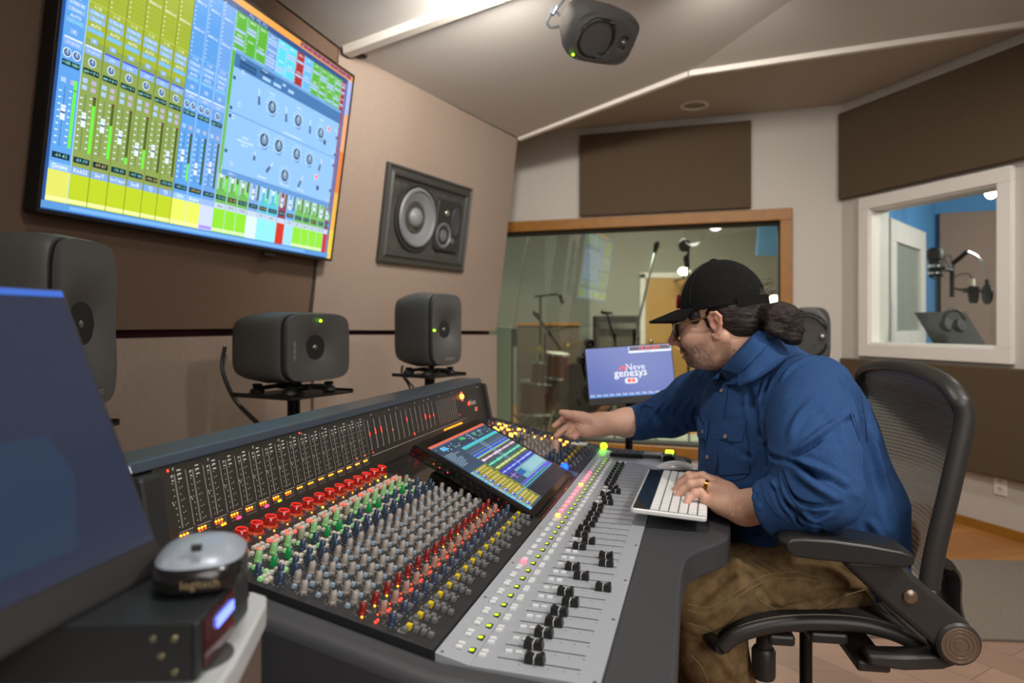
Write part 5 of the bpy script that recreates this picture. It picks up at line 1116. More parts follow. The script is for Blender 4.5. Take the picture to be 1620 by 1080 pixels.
mb0=MB(); k_=.92; mb0.rings([[(a*.0079,b*.0082,0) for a,b in((-1,-1),(1,-1),(1,1),(-1,1))],[(a*.0079,b*.0082,.0025) for a,b in((-1,-1),(1,-1),(1,1),(-1,1))],[(a*.0073,b*.0076,.0032) for a,b in((-1,-1),(1,-1),(1,1),(-1,1))]])
kme=mb0.mesh('keycap',[M_key],smooth=False); n_=0; kx=MB()
kinv=wm(kb).inverted()
for r_ in range(6):
    for q in range(20):
        x=-.027+r_*.0185; y=-KL/2+.0155+q*.01865; w2=1
        if r_==5 and 5<q<11: continue
        P=kM@Matrix.Translation((x,y,.0108))
        if n_<100 : o=bpy.data.objects.new('key',kme); COL.objects.link(o); o.parent=kb; o.matrix_local=kinv@P; n_+=1
        else:
            b=len(kx.v); kx.v+=[tuple(P@v.co) for v in kme.vertices]
            for f in kme.polygons: kx.f.append([b+i for i in f.vertices]); kx.mi.append(0); kx.c.append((1,1,1))
kx.build('keys',M_key,kb,smooth=False)['kind']='stuff'
mb=MB(kM); mb.box((.0655,-KL/2+.0155+8*.01865,.0122),(.0158,.088,.003)); mb.build('space_bar',M_key,kb,smooth=False,bevel=.0006)
mb=MB(kM); mb.box((.02,0,-.006),(.05,.30,.012)); mb.build('riser',M_black,kb,smooth=False)
mo2=thing('computer_mouse','slim white mouse beyond the keyboard on the arm rest','mouse',C(1.93,-.035,.79),YAW)
mM=Matrix.Translation(C(1.985,-.068,.789))@Matrix.Rotation(YAW,4,'Z')
mb=MB(mM); rr=[]
for i in range(14):
    x=-.056+.112*i/13; f=x/.056; w2=.029*(1-abs(f)**3.2*.35)*(1 if abs(f)<.99 else .7); h=.0045+.017*(1-f*f); rr.append([(x,w2*math.cos(a),.004+(h*.9)*math.sin(a) if math.sin(a)>0 else .004+.003*math.sin(a)) for a in [2*PI*j/20 for j in range(20)]])
mb.rings(rr); mb.build('shell',mat('mouse_white','#eeeeee',.2,coat=.4),mo2)
mb=MB(mM); mb.box((0,0,.002),(.10,.045,.004)); mb.build('base',mat('mouse_base','#9c9c9a',.4,.4),mo2,smooth=False,bevel=.001)
# ================================================================ OFFICE CHAIR
CO=Vector((.62,1.56,0)); cb=Vector((.99,-.14,0)).normalized(); cs=Vector((.14,.99,0)).normalized()
def CH_(a,q,z): return CO+cb*a+cs*q+Vector((0,0,z))
def chp(x,y,q):
    """point of the chair's side plane q seen in direction x, y"""
    o=CO+cs*q; r=(x-810)/1080; # (o+cb*a).x = r*(o+cb*a).y
    a=(r*o.y-o.x)/(cb.x-r*cb.y); p=o+cb*a; return a,1.2+(512-y)/1080*p.y
M_cpl=mat('chair_black_plastic','#2f2d2b',.42,bump=.06,bscale=800); M_pad=mat('arm_pad_black','#262625',.35)
chair=thing('office_chair','black mesh-back office chair the man in the blue shirt sits on','chair',CO,math.atan2(cb.y,cb.x))
Q=.25
def line(pts,q): return [CH_(a,q,z) for a,z in (chp(x,y,-Q) for x,y in pts)]
rail=[(1142,1024),(1160,1008),(1190,996),(1235,987),(1295,984),(1360,988),(1410,1000),(1450,1018),(1475,1036)]
rp=[chp(x,y,-Q) for x,y in rail]; rp=[(v.x,v.z) for v in crv([(a,0,z) for a,z in rp],5)]
mb=MB()
for q in(-Q,Q): mb.tube([CH_(a,q,z) for a,z in rp],.014,12,flat=(0,0,1),radii=[(.015,.014)]*2)
fa,fz=rp[0]; mb.tube([CH_(fa,-Q,fz),CH_(fa-.015,-Q*.8,fz-.004),CH_(fa-.02,0,fz-.006),CH_(fa-.015,Q*.8,fz-.004),CH_(fa,Q,fz)],.014,12,smooth=5)
ba,bz=rp[-1]; mb.tube([CH_(ba,-Q,bz),CH_(ba+.005,0,bz-.01),CH_(ba,Q,bz)],.014,12,smooth=5); mb.build('seat_frame',M_cpl,chair)
M_mesh_seat=mat('seat_mesh','#201f1e',.8,bump=.6,bscale=500)
mb=MB(); rr=[]
for a,z in rp: rr.append([CH_(a,-Q+2*Q*j/16,z+.010-.014*math.sin(PI*j/16)) for j in range(17)])
n_=17; vs=[p for r in rr for p in r]; k=len(vs); vs+= [p-Vector((0,0,.006)) for p in vs]
fs=[]
for i in range(len(rr)-1):
    for j in range(16): a=i*n_+j; fs+=[(a,a+1,a+n_+1,a+n_),(k+a,k+a+n_,k+a+n_+1,k+a+1)]
mb.add(vs,fs); mb.build('seat_mesh',M_mesh_seat,chair)
mb=MB(); mb.tube([CH_(a,-Q,z+.0145) for a,z in rp[4:-4]],.0022,6); mb.build('seat_piping',mat('pale_piping','#6e675c',.8),chair)
# back frame
up=[(1470,930),(1474,900),(1484,850),(1500,785),(1515,720),(1524,680),(1526,655),(1520,636)]
bpz=[chp(x,y,-Q) for x,y in up]; bpz=[(v.x,v.z) for v in crv([(a,0,z) for a,z in bpz],5)]
ta,tz=bpz[-1]
arch=[CH_(a,-Q,z) for a,z in bpz]+[p for p in crv([CH_(ta,-Q,tz),CH_(ta-.008,-Q*.86,tz+.030),CH_(ta-.008,-Q*.5,tz+.047),CH_(ta-.006,0,tz+.053),CH_(ta-.008,Q*.5,tz+.047),CH_(ta-.008,Q*.86,tz+.030),CH_(ta,Q,tz)],5)][1:-1]+[CH_(a,Q,z) for a,z in bpz[::-1]]
mb=MB(); mb.tube(arch,.015,12,flat=tuple(cb),radii=[(.020,.012)]*2); mb.build('back_frame',M_cpl,chair)
mm_=bpy.data.materials.new('back_mesh'); mm_.use_nodes=True; N=mm_.node_tree.nodes; L=mm_.node_tree.links; b=N['Principled BSDF']; b.inputs['Roughness'].default_value=.7
tc=N.new('ShaderNodeTexCoord'); wv_=N.new('ShaderNodeTexWave'); wv_.wave_type='BANDS'; wv_.bands_direction='Z'; wv_.inputs['Scale'].default_value=38; L.new(tc.outputs['Object'],wv_.inputs[0])
w2=N.new('ShaderNodeTexWave'); w2.bands_direction='Y'; w2.inputs['Scale'].default_value=45; L.new(tc.outputs['Object'],w2.inputs[0])
mu=N.new('ShaderNodeMath'); mu.operation='MAXIMUM'; L.new(wv_.outputs['Fac'],mu.inputs[0]); L.new(w2.outputs['Fac'],mu.inputs[1])
rp_=N.new('ShaderNodeValToRGB'); rp_.color_ramp.elements[0].color=(*lin('#34302b'),1); rp_.color_ramp.elements[1].color=(*lin('#c0b7a8'),1); L.new(mu.outputs[0],rp_.inputs[0]); L.new(rp_.outputs[0],b.inputs['Base Color'])
mr=N.new('ShaderNodeMapRange'); mr.inputs['To Min'].default_value=.55; mr.inputs['To Max'].default_value=1; L.new(mu.outputs[0],mr.inputs[0]); L.new(mr.outputs[0],b.inputs['Alpha'])
mb=MB(); rr=[]
for i,(a,z) in enumerate(bpz+[(ta-.006,tz+.02),(ta-.008,tz+.044)]):
    f=i/len(bpz); qs=Q if i<len(bpz) else Q*(.93 if i==len(bpz) else .6)
    rr.append([CH_(a+.075*math.sin(PI*j/20)*math.sin(PI*min(f,1)*.9+.25),-qs+2*qs*j/20,z) for j in range(21)])
vs=[p for r in rr for p in r]; fs=[(i*21+j,i*21+j+1,(i+1)*21+j+1,(i+1)*21+j) for i in range(len(rr)-1) for j in range(20)]
mb.add(vs,fs); mb.build('back_mesh',mm_,chair)
# lumbar spine piece behind the back
mb=MB(); sp_=[chp(x,y,-.10) for x,y in((1492,888),(1500,905),(1500,945),(1512,985),(1528,1015))]
mb.tube([CH_(a,-.10,z) for a,z in sp_],.012,10,smooth=5,flat=tuple(cs),radii=[(.05,.012),(.05,.014),(.04,.014)]); mb.tube([CH_(sp_[1][0]-.10,-.16,sp_[1][1]-.005),CH_(sp_[1][0],-.10,sp_[1][1]-.005)],.008); mb.build('lumbar_support',M_cpl,chair)
# arms (near and far)
M_btn=mat('bronze_button','#8b7a6a',.3,.7)
for sg in(-1,1):
    q0=Q+.045; h=lambda x,y: chp(x,y,-Q-.045)
    P=lambda a,z,dq=0: CH_(a,sg*(q0+dq),z)
    arm=thing('arm','',None) if False else None
    mb=MB(); poly=[h(x,y) for x,y in((1322,880),(1424,882),(1440,905),(1532,984),(1520,1030),(1480,1022),(1400,955))]
    mb.prism([P(a,z,-.02) for a,z in poly],cs*sg*.04); o=mb.build('arm_support',M_cpl,chair,smooth=True,bevel=.010,seg=3)
    a,z=h(1432,936); mb=MB(); mb.lathe([(.0125,0),(.0125,.004),(.010,.006),(0,.0065)],24,P(a,z,.019),cs*sg,close=False); mb.build('button',M_btn,o)
    a,z=h(1507,1010); mb=MB(); mb.lathe([(.038,-.022),(.038,.022),(.034,.026),(0,.026)],36,P(a,z),cs*sg,close=False); o2=mb.build('pivot_hub',M_cpl,chair)
    mb=MB(); mb.lathe([(.032,.0262),(.032,.028),(.029,.0285),(.0285,.0275),(.025,.0275),(.0245,.0285),(.022,.0285),(.0215,.0275),(.018,.0275),(.0175,.0285),(.014,.0285),(.0135,.0275),(.010,.0275),(.0095,.0285),(0,.0285)],36,P(a,z),cs*sg,close=False); mb.build('hub_cap',M_btn,o2)
    # pad
    top=[h(x,y) for x,y in((1228,850),(1231,842),(1240,837),(1256,835),(1300,838),(1360,847),(1410,857),(1426,862),(1433,869),(1432,879),(1422,884),(1395,883),(1330,877),(1270,871),(1245,868),(1233,861))]
    rings=[]
    for dq,k in((-.052,.80),(-.047,.95),(-.036,1.0),(.036,1.0),(.047,.95),(.052,.80)):
        ca=sum(t[0] for t in top)/len(top); cz=sum(t[1] for t in top)/len(top)
        rings.append([P(ca+(a-ca)*(k if k>.9 else .96),cz+(z-cz)*k,dq) for a,z in top])
    mb=MB(); mb.rings(rings); mb.build('arm_pad',M_pad,chair,smooth=True,angle=50,bevel=.005,seg=3)
    # lower link to the seat mechanism
    low=[h(x,y) for x,y in((1372,1034),(1430,1036),(1480,1034),(1520,1014),(1538,1028),(1530,1046),(1490,1058),(1430,1060),(1374,1052))]
    mb=MB(); mb.prism([P(a,z,-.04) for a,z in low],cs*sg*.045); mb.build('arm_bracket',M_cpl,chair,smooth=True,bevel=.006)
a1,z1=chp(1374,1043,-Q); a0,z0=chp(1240,1030,-Q)
mb=MB(); c_=CH_((a0+a1)/2,0,z1+.002); R_=math.atan2(cb.y,cb.x)
mb.box(c_,(a1-a0+.03,.2,.05),(0,0,R_)); mb.box(CH_(a1-.0,0,z1),(.06,.56,.022),(0,0,R_)); mb.box(CH_(a0-.0,0,z1+.02),(.05,.48,.022),(0,0,R_)); mb.box(CH_((a0+a1)/2+.01,0,z1+.03),(.07,.48,.022),(0,0,R_)); mb.build('tilt_mechanism',M_cpl,chair,smooth=False,bevel=.006)
ka_,kz=chp(1208,1043,-.16); mb=MB(); mb.cyl(CH_(ka_+.004,-.16,kz+.07),CH_(ka_,-.16,kz+.022),.016); mb.lathe([(.022,0),(.024,.008),(.024,.055),(.020,.062)],24,CH_(ka_,-.16,kz-.036)); mb.tube([CH_(ka_,-.16,kz+.05),CH_(a0,-.05,z1+.01)],.012); mb.build('tension_knob',M_cpl,chair)
ga=chp(1275,1060,0)[0]; 
mb=MB(); mb.lathe([(.028,.16),(.028,.34),(.026,.345),(.014,.345),(.014,z1)],28,CH_(ga,0,0)); mb.build('gas_lift',mat('gas_lift_black','#191919',.3,.4),chair)
for k in range(5):
    an=R_+.3+2*PI*k/5; dr_=Vector((math.cos(an),math.sin(an),0)); c0=CH_(ga,0,.13)
    mb=MB(); mb.tube([c0,c0+dr_*.16+Vector((0,0,-.015)),c0+dr_*.30+Vector((0,0,-.045))],.02,10,radii=[(.028,.022),(.016,.014)]); o=mb.build('base_leg',M_cpl,chair)
    w=c0+dr_*.30; w.z=.03; sdv=Vector((-dr_.y,dr_.x,0)); mb=MB()
    for s_ in(-.016,.016): mb.lathe([(.028,-.008),(.03,0),(.028,.008)],24,w+sdv*s_,sdv)
    mb.cyl((w.x,w.y,.035),(w.x,w.y,.085),.007); mb.build('caster',M_black,o)
mb=MB(); mb.lathe([(.045,.095),(.05,.11),(.045,.155),(.03,.165)],28,CH_(ga,0,0)); mb.build('base_hub',M_cpl,chair)
# ================================================================ THE MAN
from mathutils.bvhtree import BVHTree
class Field:
    """signed distance field on a grid, meshed with surface nets"""
    def __init__(s,lo,hi,h):
        s.lo=np.array(lo,float); s.h=h; s.n=np.ceil((np.array(hi)-s.lo)/h).astype(int)+1
        s.ax=[s.lo[i]+h*np.arange(s.n[i]) for i in range(3)]; s.f=np.full(s.n,.08,np.float32)
    def _sub(s,lo,hi):
        a=np.maximum(0,np.floor((np.array(lo)-s.lo)/s.h).astype(int)); b=np.minimum(s.n,np.ceil((np.array(hi)-s.lo)/s.h).astype(int)+1)
        if (b<=a).any(): return None
        sl=tuple(slice(a[i],b[i]) for i in range(3)); g=np.meshgrid(*[s.ax[i][a[i]:b[i]].astype(np.float32) for i in range(3)],indexing='ij'); return sl,g
    def _comb(s,sl,d,k,sub=False):
        f=s.f[sl]
        if sub: d=-d; 
        if not sub:
            if k>0: hh=np.clip(.5+.5*(f-d)/k,0,1); s.f[sl]=f*(1-hh)+d*hh-k*hh*(1-hh)
            else: s.f[sl]=np.minimum(f,d)
        else:
            if k>0: hh=np.clip(.5-.5*(f-d)/k,0,1); s.f[sl]=f*(1-hh)+d*hh+k*hh*(1-hh)
            else: s.f[sl]=np.maximum(f,d)
    def cap(s,a,b,ra,rb,k=.01,sub=False):
        a=np.array(a,float); b=np.array(b,float); m=max(ra,rb)+.04+k
        r=s._sub(np.minimum(a,b)-m,np.maximum(a,b)+m)
        if r is None: return
        sl,(X,Y,Z_)=r; d=b-a; L2=max(d@d,1e-9); t=np.clip(((X-a[0])*d[0]+(Y-a[1])*d[1]+(Z_-a[2])*d[2])/L2,0,1)
        q=np.sqrt((X-a[0]-t*d[0])**2+(Y-a[1]-t*d[1])**2+(Z_-a[2]-t*d[2])**2)-(ra+(rb-ra)*t); s._comb(sl,q,k,sub)
    def chain(s,pts,rad,k=.01,sub=False):
        for i in range(len(pts)-1): s.cap(pts[i],pts[i+1],rad[i],rad[i+1],k,sub)
    def ell(s,c,r,R=None,k=.01,sub=False):
        c=np.array(c,float); R=np.eye(3) if R is None else np.array(R); m=max(r)+.05+k
        q=s._sub(c-m,c+m)
        if q is None: return
        sl,(X,Y,Z_)=q; P=[X-c[0],Y-c[1],Z_-c[2]]; L=[R[0,i]*P[0]+R[1,i]*P[1]+R[2,i]*P[2] for i in range(3)]
        k0=np.sqrt(sum((L[i]/r[i])**2 for i in range(3))); k1=np.sqrt(sum((L[i]/r[i]**2)**2 for i in range(3)))+1e-6
        s._comb(sl,k0*(k0-1)/k1,k,sub)
    def plane_cut(s,p,n,k=0):
        """remove everything on the side n points to"""
        g=np.meshgrid(*[a.astype(np.float32) for a in s.ax],indexing='ij'); d=(g[0]-p[0])*n[0]+(g[1]-p[1])*n[1]+(g[2]-p[2])*n[2]
        s.f=np.maximum(s.f,d.astype(np.float32))
    def net(s):
        f=s.f; f[0]=f[-1]=.05; f[:,0]=f[:,-1]=.05; f[:,:,0]=f[:,:,-1]=.05
        ins=f<0; c=ins[:-1,:-1,:-1].astype(np.int8)
        cnt_=np.zeros(tuple(np.array(f.shape)-1),np.int8)
        for i in(0,1):
            for j in(0,1):
                for k in(0,1): cnt_+=ins[i:f.shape[0]-1+i,j:f.shape[1]-1+j,k:f.shape[2]-1+k]
        act=(cnt_>0)&(cnt_<8); I=np.argwhere(act); idx=np.full(act.shape,-1,np.int64); idx[act]=np.arange(len(I))
        acc=np.zeros((len(I),3)); num=np.zeros(len(I)); cs_=[(i,j,k) for i in(0,1) for j in(0,1) for k in(0,1)]
        for a in cs_:
            for ax in range(3):
                if a[ax]==1: continue
                b=list(a); b[ax]=1; fa=f[I[:,0]+a[0],I[:,1]+a[1],I[:,2]+a[2]]; fb=f[I[:,0]+b[0],I[:,1]+b[1],I[:,2]+b[2]]
                m=(fa<0)!=(fb<0); t=np.where(m,fa/np.where(m,fa-fb,1),0); p=np.tile(np.array(a,float),(len(I),1)); p[:,ax]+=t; acc[m]+=p[m]; num+=m
        V_=(I+acc/num[:,None])*s.h+s.lo; F=[]
        for ax in range(3):
            o=[0,1,2]; o.remove(ax); u,v=o
            sl0=[slice(1,-1)]*3; sl1=[slice(1,-1)]*3; sl0[ax]=slice(0,-1); sl1[ax]=slice(1,None)
            A=ins[tuple(sl0)]; B=ins[tuple(sl1)]; m=np.argwhere(A!=B)
            base=m.copy(); base[:,u]+=1; base[:,v]+=1; flip=A[m[:,0],m[:,1],m[:,2]]
            def cell(du,dv): q=base.copy(); q[:,u]-=du; q[:,v]-=dv; return idx[q[:,0],q[:,1],q[:,2]]
            q=np.stack([cell(1,1),cell(0,1),cell(0,0),cell(1,0)],1)
            if ax==1: q=q[:,::-1]
            q=np.where(flip[:,None],q,q[:,::-1]); F.append(q)
        F=np.concatenate(F); F=F[(F>=0).all(1)]; return V_,F
def relax(V_,F,n=2,lam=.5):
    E_=np.concatenate([F[:,[0,1]],F[:,[1,2]],F[:,[2,3]],F[:,[3,0]]]); 
    for _ in range(n):
        acc=np.zeros_like(V_); num=np.zeros(len(V_))
        for a,b in((0,1),(1,0)):
            for c in range(3): acc[:,c]+=np.bincount(E_[:,a],V_[E_[:,b],c],len(V_))
            num+=np.bincount(E_[:,a],minlength=len(V_))
        V_=V_+lam*(acc/np.maximum(num,1)[:,None]-V_)
    return V_
def normals(V_,F):
    n=np.cross(V_[F[:,2]]-V_[F[:,0]],V_[F[:,3]]-V_[F[:,1]]); N_=np.zeros_like(V_)
    for i in range(4):
        for c in range(3): N_[:,c]+=np.bincount(F[:,i],n[:,c],len(V_))
    return N_/np.maximum(np.linalg.norm(N_,axis=1),1e-9)[:,None]
def meshof(name,V_,F,m,parent=None,col=None):
    me=bpy.data.meshes.new(name); me.from_pydata(V_.tolist(),[],F.tolist()); me.materials.append(m); me.polygons.foreach_set('use_smooth',[True]*len(me.polygons))
    if col is not None:
        at=me.color_attributes.new('Col','FLOAT_COLOR','POINT'); at.data.foreach_set('color',np.concatenate([col,np.ones((len(col),1))],1).ravel())
    if parent is not None: me.transform(wm(parent).inverted())
    o=bpy.data.objects.new(name,me); COL.objects.link(o)
    if parent is not None: o.parent=parent
    return o
def pxy(V_): return 810+1080*V_[:,0]/V_[:,1], 512-1080*(V_[:,2]-1.2)/V_[:,1]
def on(V_,N_,pts,maxd=9):
    """points of the surface seen in the given directions (nearest front-facing vertex)"""
    x,y=pxy(V_); view=np.array([0,0,1.2])-V_; fr_=(view*N_).sum(1)>0; out=[]
    for px,py in pts:
        d=np.hypot(x-px,y-py); d=np.where(fr_,d,1e3); c=np.argsort(d)[:14]; c=c[d[c]<maxd*3]
        if len(c)==0: continue
        out.append(V_[c[np.argmin(V_[c,1]+.004*d[c])]])
    return np.array(out)
def segd(V_,a,b):
    d=b-a; t=np.clip(((V_-a)@d)/max(d@d,1e-12),0,1); return np.linalg.norm(V_-a-t[:,None]*d,axis=1),t
FH=1.0
def folds(V_,F,L_):
    """L_: (pixel polyline, width, height) ; positive height = ridge, negative = crease"""
    N_=normals(V_,F); D=np.zeros(len(V_))
    for pts,w,h in L_:
        P=on(V_,N_,pts)
        if len(P)<2: continue
        P=np.array([list(p) for p in crv(P.tolist(),4)]); w=w*.85; best=np.full(len(V_),9.); tt_=np.zeros(len(V_)); m=len(P)-1
        lo=P.min(0)-4*w; hi=P.max(0)+4*w; sel=np.where(((V_>lo)&(V_<hi)).all(1))[0]; 
        if len(sel)==0: continue
        bs=np.full(len(sel),9.); ts=np.zeros(len(sel))
        for i in range(m):
            d,t=segd(V_[sel],P[i],P[i+1]); k=d<bs; bs[k]=d[k]; ts[k]=((i+t)/m)[k]
        tap=np.clip(np.sin(np.pi*np.clip(ts,0.02,.98)),0,1)**.5
        D[sel]+=h*FH*tap*(np.exp(-(bs/w)**2)-.35*np.exp(-((bs-1.8*w)/w)**2))
    return V_+N_*D[:,None]
def vnoise(P,sc,seed=0):
    rs=np.random.RandomState(seed); T=rs.rand(32,32,32).astype(np.float32); q=P*sc; i=np.floor(q).astype(int); f=q-i; f=f*f*(3-2*f); o=0
    for a in(0,1):
        for b in(0,1):
            for c in(0,1): o=o+T[(i[:,0]+a)%32,(i[:,1]+b)%32,(i[:,2]+c)%32]*(f[:,0] if a else 1-f[:,0])*(f[:,1] if b else 1-f[:,1])*(f[:,2] if c else 1-f[:,2])
    return o-.5
X_=lambda x,y,Y: np.array(PX(x,y,Y))
# ---- materials
def skinmat():
    m=bpy.data.materials.new('skin'); m.use_nodes=True; N=m.node_tree.nodes; L=m.node_tree.links; b=N['Principled BSDF']; a=N.new('ShaderNodeAttribute'); a.attribute_name='Col'
    L.new(a.outputs['Color'],b.inputs['Base Color']); b.inputs['Roughness'].default_value=.48; b.inputs['Subsurface Weight'].default_value=.12; b.inputs['Subsurface Radius'].default_value=(.008,.003,.0015); b.inputs['Subsurface Scale'].default_value=1
    tc=N.new('ShaderNodeTexCoord'); n=N.new('ShaderNodeTexNoise'); n.inputs['Scale'].default_value=450; L.new(tc.outputs['Object'],n.inputs[0]); bp=N.new('ShaderNodeBump'); bp.inputs['Strength'].default_value=.15; bp.inputs['Distance'].default_value=.001; L.new(n.outputs[0],bp.inputs['Height']); L.new(bp.outputs[0],b.inputs['Normal']); return m
M_skin=skinmat()
def clothmat(name,c1,c2,scale,rough=.9,bump=.3):
    m=bpy.data.materials.new(name); m.use_nodes=True; N=m.node_tree.nodes; L=m.node_tree.links; b=N['Principled BSDF']; b.inputs['Roughness'].default_value=rough; b.inputs['Specular IOR Level'].default_value=.2
    tc=N.new('ShaderNodeTexCoord'); n=N.new('ShaderNodeTexNoise'); n.inputs['Scale'].default_value=scale; n.inputs['Detail'].default_value=5; L.new(tc.outputs['Object'],n.inputs[0])
    r=N.new('ShaderNodeValToRGB'); r.color_ramp.elements[0].position=.35; r.color_ramp.elements[1].position=.65; r.color_ramp.elements[0].color=(*lin(c1),1); r.color_ramp.elements[1].color=(*lin(c2),1); L.new(n.outputs[0],r.inputs[0]); L.new(r.outputs[0],b.inputs['Base Color'])
    n2=N.new('ShaderNodeTexNoise'); n2.inputs['Scale'].default_value=700; L.new(tc.outputs['Object'],n2.inputs[0]); bp=N.new('ShaderNodeBump'); bp.inputs['Strength'].default_value=bump; bp.inputs['Distance'].default_value=.001; L.new(n2.outputs[0],bp.inputs['Height']); L.new(bp.outputs[0],b.inputs['Normal']); return m
M_shirt=clothmat('blue_shirt_cotton','#294772','#2e4f7f',260); M_seam=mat('shirt_seam','#152f5c',.9); M_pants=clothmat('khaki_canvas','#6f5a3e','#8c7350',45); M_pseam=mat('khaki_seam','#94805c',.9)
M_cap=clothmat('black_cap_cotton','#0f0f0f','#181818',200); 
# ---- head frame
hf=np.array([-.86,.49,-.15]); hf/=np.linalg.norm(hf); hu=np.array([0,0,1.])-hf[2]*hf; hu/=np.linalg.norm(hu); hl=np.cross(hu,hf)
HO=np.array([.486,1.585,1.20]); HR=np.stack([hf,hl,hu],1)
H=lambda f,l,u: HO+hf*f+hl*l+hu*u
NB=np.array([.625,1.64,1.085])
person=thing('person','man in a blue shirt, black cap and glasses leaning over the console','person',(.74,1.6,0))
parts=[]
def skincol(V_,base=(.64,.375,.27)):
    c=np.tile(np.array(base),(len(V_),1)); n=vnoise(V_,55,3)[:,None]; n2=vnoise(V_,220,4)[:,None]
    return c*(1+.10*n+.08*n2)
# head ----------------------------------------------------------------------------------
hd=Field(HO-[.16,.17,.19],HO+[.22,.17,.17],.0024)
hd.ell(H(-.010,0,.050),(.088,.076,.080),HR); hd.ell(H(.040,0,.0),(.056,.058,.075),HR,k=.02); hd.ell(H(.03,0,-.038),(.052,.055,.046),HR,k=.015)
for s_ in(-1,1):
    hd.cap(H(-.008,s_*.052,-.030),H(.045,s_*.034,-.070),.021,.019,.02); hd.ell(H(.062,s_*.032,-.026),(.028,.026,.030),HR,k=.015)
    hd.cap(H(.083,s_*.012,.030),H(.070,s_*.046,.028),.010,.009,.012); hd.ell(H(.083,s_*.031,.006),(.010,.014,.010),HR,k=.006,sub=True)
    hd.ell(H(.077,s_*.031,.006),(.012,.014,.0125),HR,k=.003); hd.ell(H(.104,s_*.013,-.030),(.011,.008,.008),HR,k=.004)
    hd.ell(H(.110,s_*.0065,-.036),(.004,.003,.003),HR,k=.002,sub=True)
hd.cap(H(.055,0,-.074),H(.078,0,-.075),.022,.0175,.015); hd.ell(H(.03,0,-.078),(.045,.040,.022),HR,k=.02)
hd.chain([H(.092,0,.022),H(.108,0,-.005),H(.120,0,-.024)],[.007,.0085,.0115],.008)
hd.cap(H(.098,0,-.040),H(.096,0,-.048),.008,.008,.01); hd.ell(H(.094,0,-.0535),(.0115,.020,.0055),HR,k=.004); hd.ell(H(.091,0,-.0655),(.011,.018,.0065),HR,k=.004)
hd.ell(H(.105,0,-.0592),(.010,.022,.0012),HR,k=.002,sub=True)
hd.chain([H(-.034,0,-.015),H(-.042,0,-.06),NB],[.048,.048,.055],.015); hd.cap(H(.020,0,-.070),NB+np.array([-.02,-.01,-.035]),.026,.032,.02)
# ears
for s_ in(-1,1):
    eh=[(.005,.072,-.025),(-.002,.075,-.030),(-.009,.079,-.022),(-.018,.086,-.002),(-.020,.089,.013),(-.012,.088,.023),(.000,.082,.024),(.008,.077,.015),(.008,.073,.003)]
    hd.chain([H(f,s_*l,u) for f,l,u in eh],[.0055,.0068,.0050,.0040,.0040,.0040,.0038,.0036,.003],.003)
    hd.ell(H(-.006,s_*.077,.0),(.013,.006,.022),HR,k=.004); hd.ell(H(-.002,s_*.085,-.001),(.0075,.0075,.0105),HR,k=.002,sub=True); hd.ell(H(-.007,s_*.089,.012),(.006,.006,.008),HR,k=.002,sub=True)
    hd.chain([H(-.012,s_*.083,-.008),H(-.013,s_*.085,.004),H(-.006,s_*.084,.014)],[.0028,.003,.0025],.002); hd.ell(H(.006,s_*.076,-.003),(.003,.004,.006),HR,k=.002)
Vh,Fh=hd.net(); Vh=relax(Vh,Fh,1,.4)
Vh=folds(Vh,Fh,[([(1098,548),(1104,560),(1103,568)],.003,-.0012)])
loc=(Vh-HO)@HR; col=skincol(Vh); f_,l_,u_=loc.T
def mixc(col,c,m): m=np.clip(m,0,1)[:,None]; return col*(1-m)+np.array(c)*m
st_=np.clip((-.022-u_)/.02,0,1)*np.clip((f_-.012+.25*np.clip(-u_-.05,0,.1))/.02,0,1)*np.clip((.16+u_)/.03,0,1)*np.clip((u_+.125)/.02,0,1)
jaw=st_*(.50+.6*np.clip((f_-.055)/.03,0,1)*np.clip((-.068-u_)/.012,0,1)+.0)*(1+1.3*vnoise(Vh,260,9)); col=mixc(col,(.07,.045,.035),jaw*.85)
mou=np.clip(1-np.abs(u_+.043)/.006,0,1)*(f_>.07)*(np.abs(l_)<.026); col=mixc(col,(.06,.04,.03),mou*.75)
lip=np.clip(1-np.abs(u_+.059)/.011,0,1)*(f_>.088)*(np.abs(l_)<.019); col=mixc(col,(.45,.17,.13),lip*.8)
red=np.exp(-((f_+.005)**2+(u_-.005)**2)/.0008)*(np.abs(l_)>.070); col=mixc(col,(.62,.24,.17),red*.6)
red=np.exp(-((f_-.112)**2+(u_+.025)**2)/.0004); col=mixc(col,(.62,.24,.18),red*.6)
brow=np.clip(1-np.abs(u_-.034-.1*(np.abs(l_)-.03))/.005,0,1)*(f_>.055)*(np.abs(l_)>.012)*(np.abs(l_)<.05); col=mixc(col,(.05,.03,.02),brow*.8)
eye=(np.hypot(l_-np.sign(l_)*.031,(u_-.006))<.0075)&(f_>.076); col[eye]=(.55,.5,.46); iris=(np.hypot(l_-np.sign(l_)*.031,(u_-.004))<.0042)&(f_>.076); col[iris]=(.03,.02,.015)
mole=np.exp(-(np.linalg.norm(Vh-on(Vh,normals(Vh,Fh),[(1161,554)])[0],axis=1)/.0016)**2); col=mixc(col,(.06,.03,.02),mole)
parts.append((Vh,Fh,col))
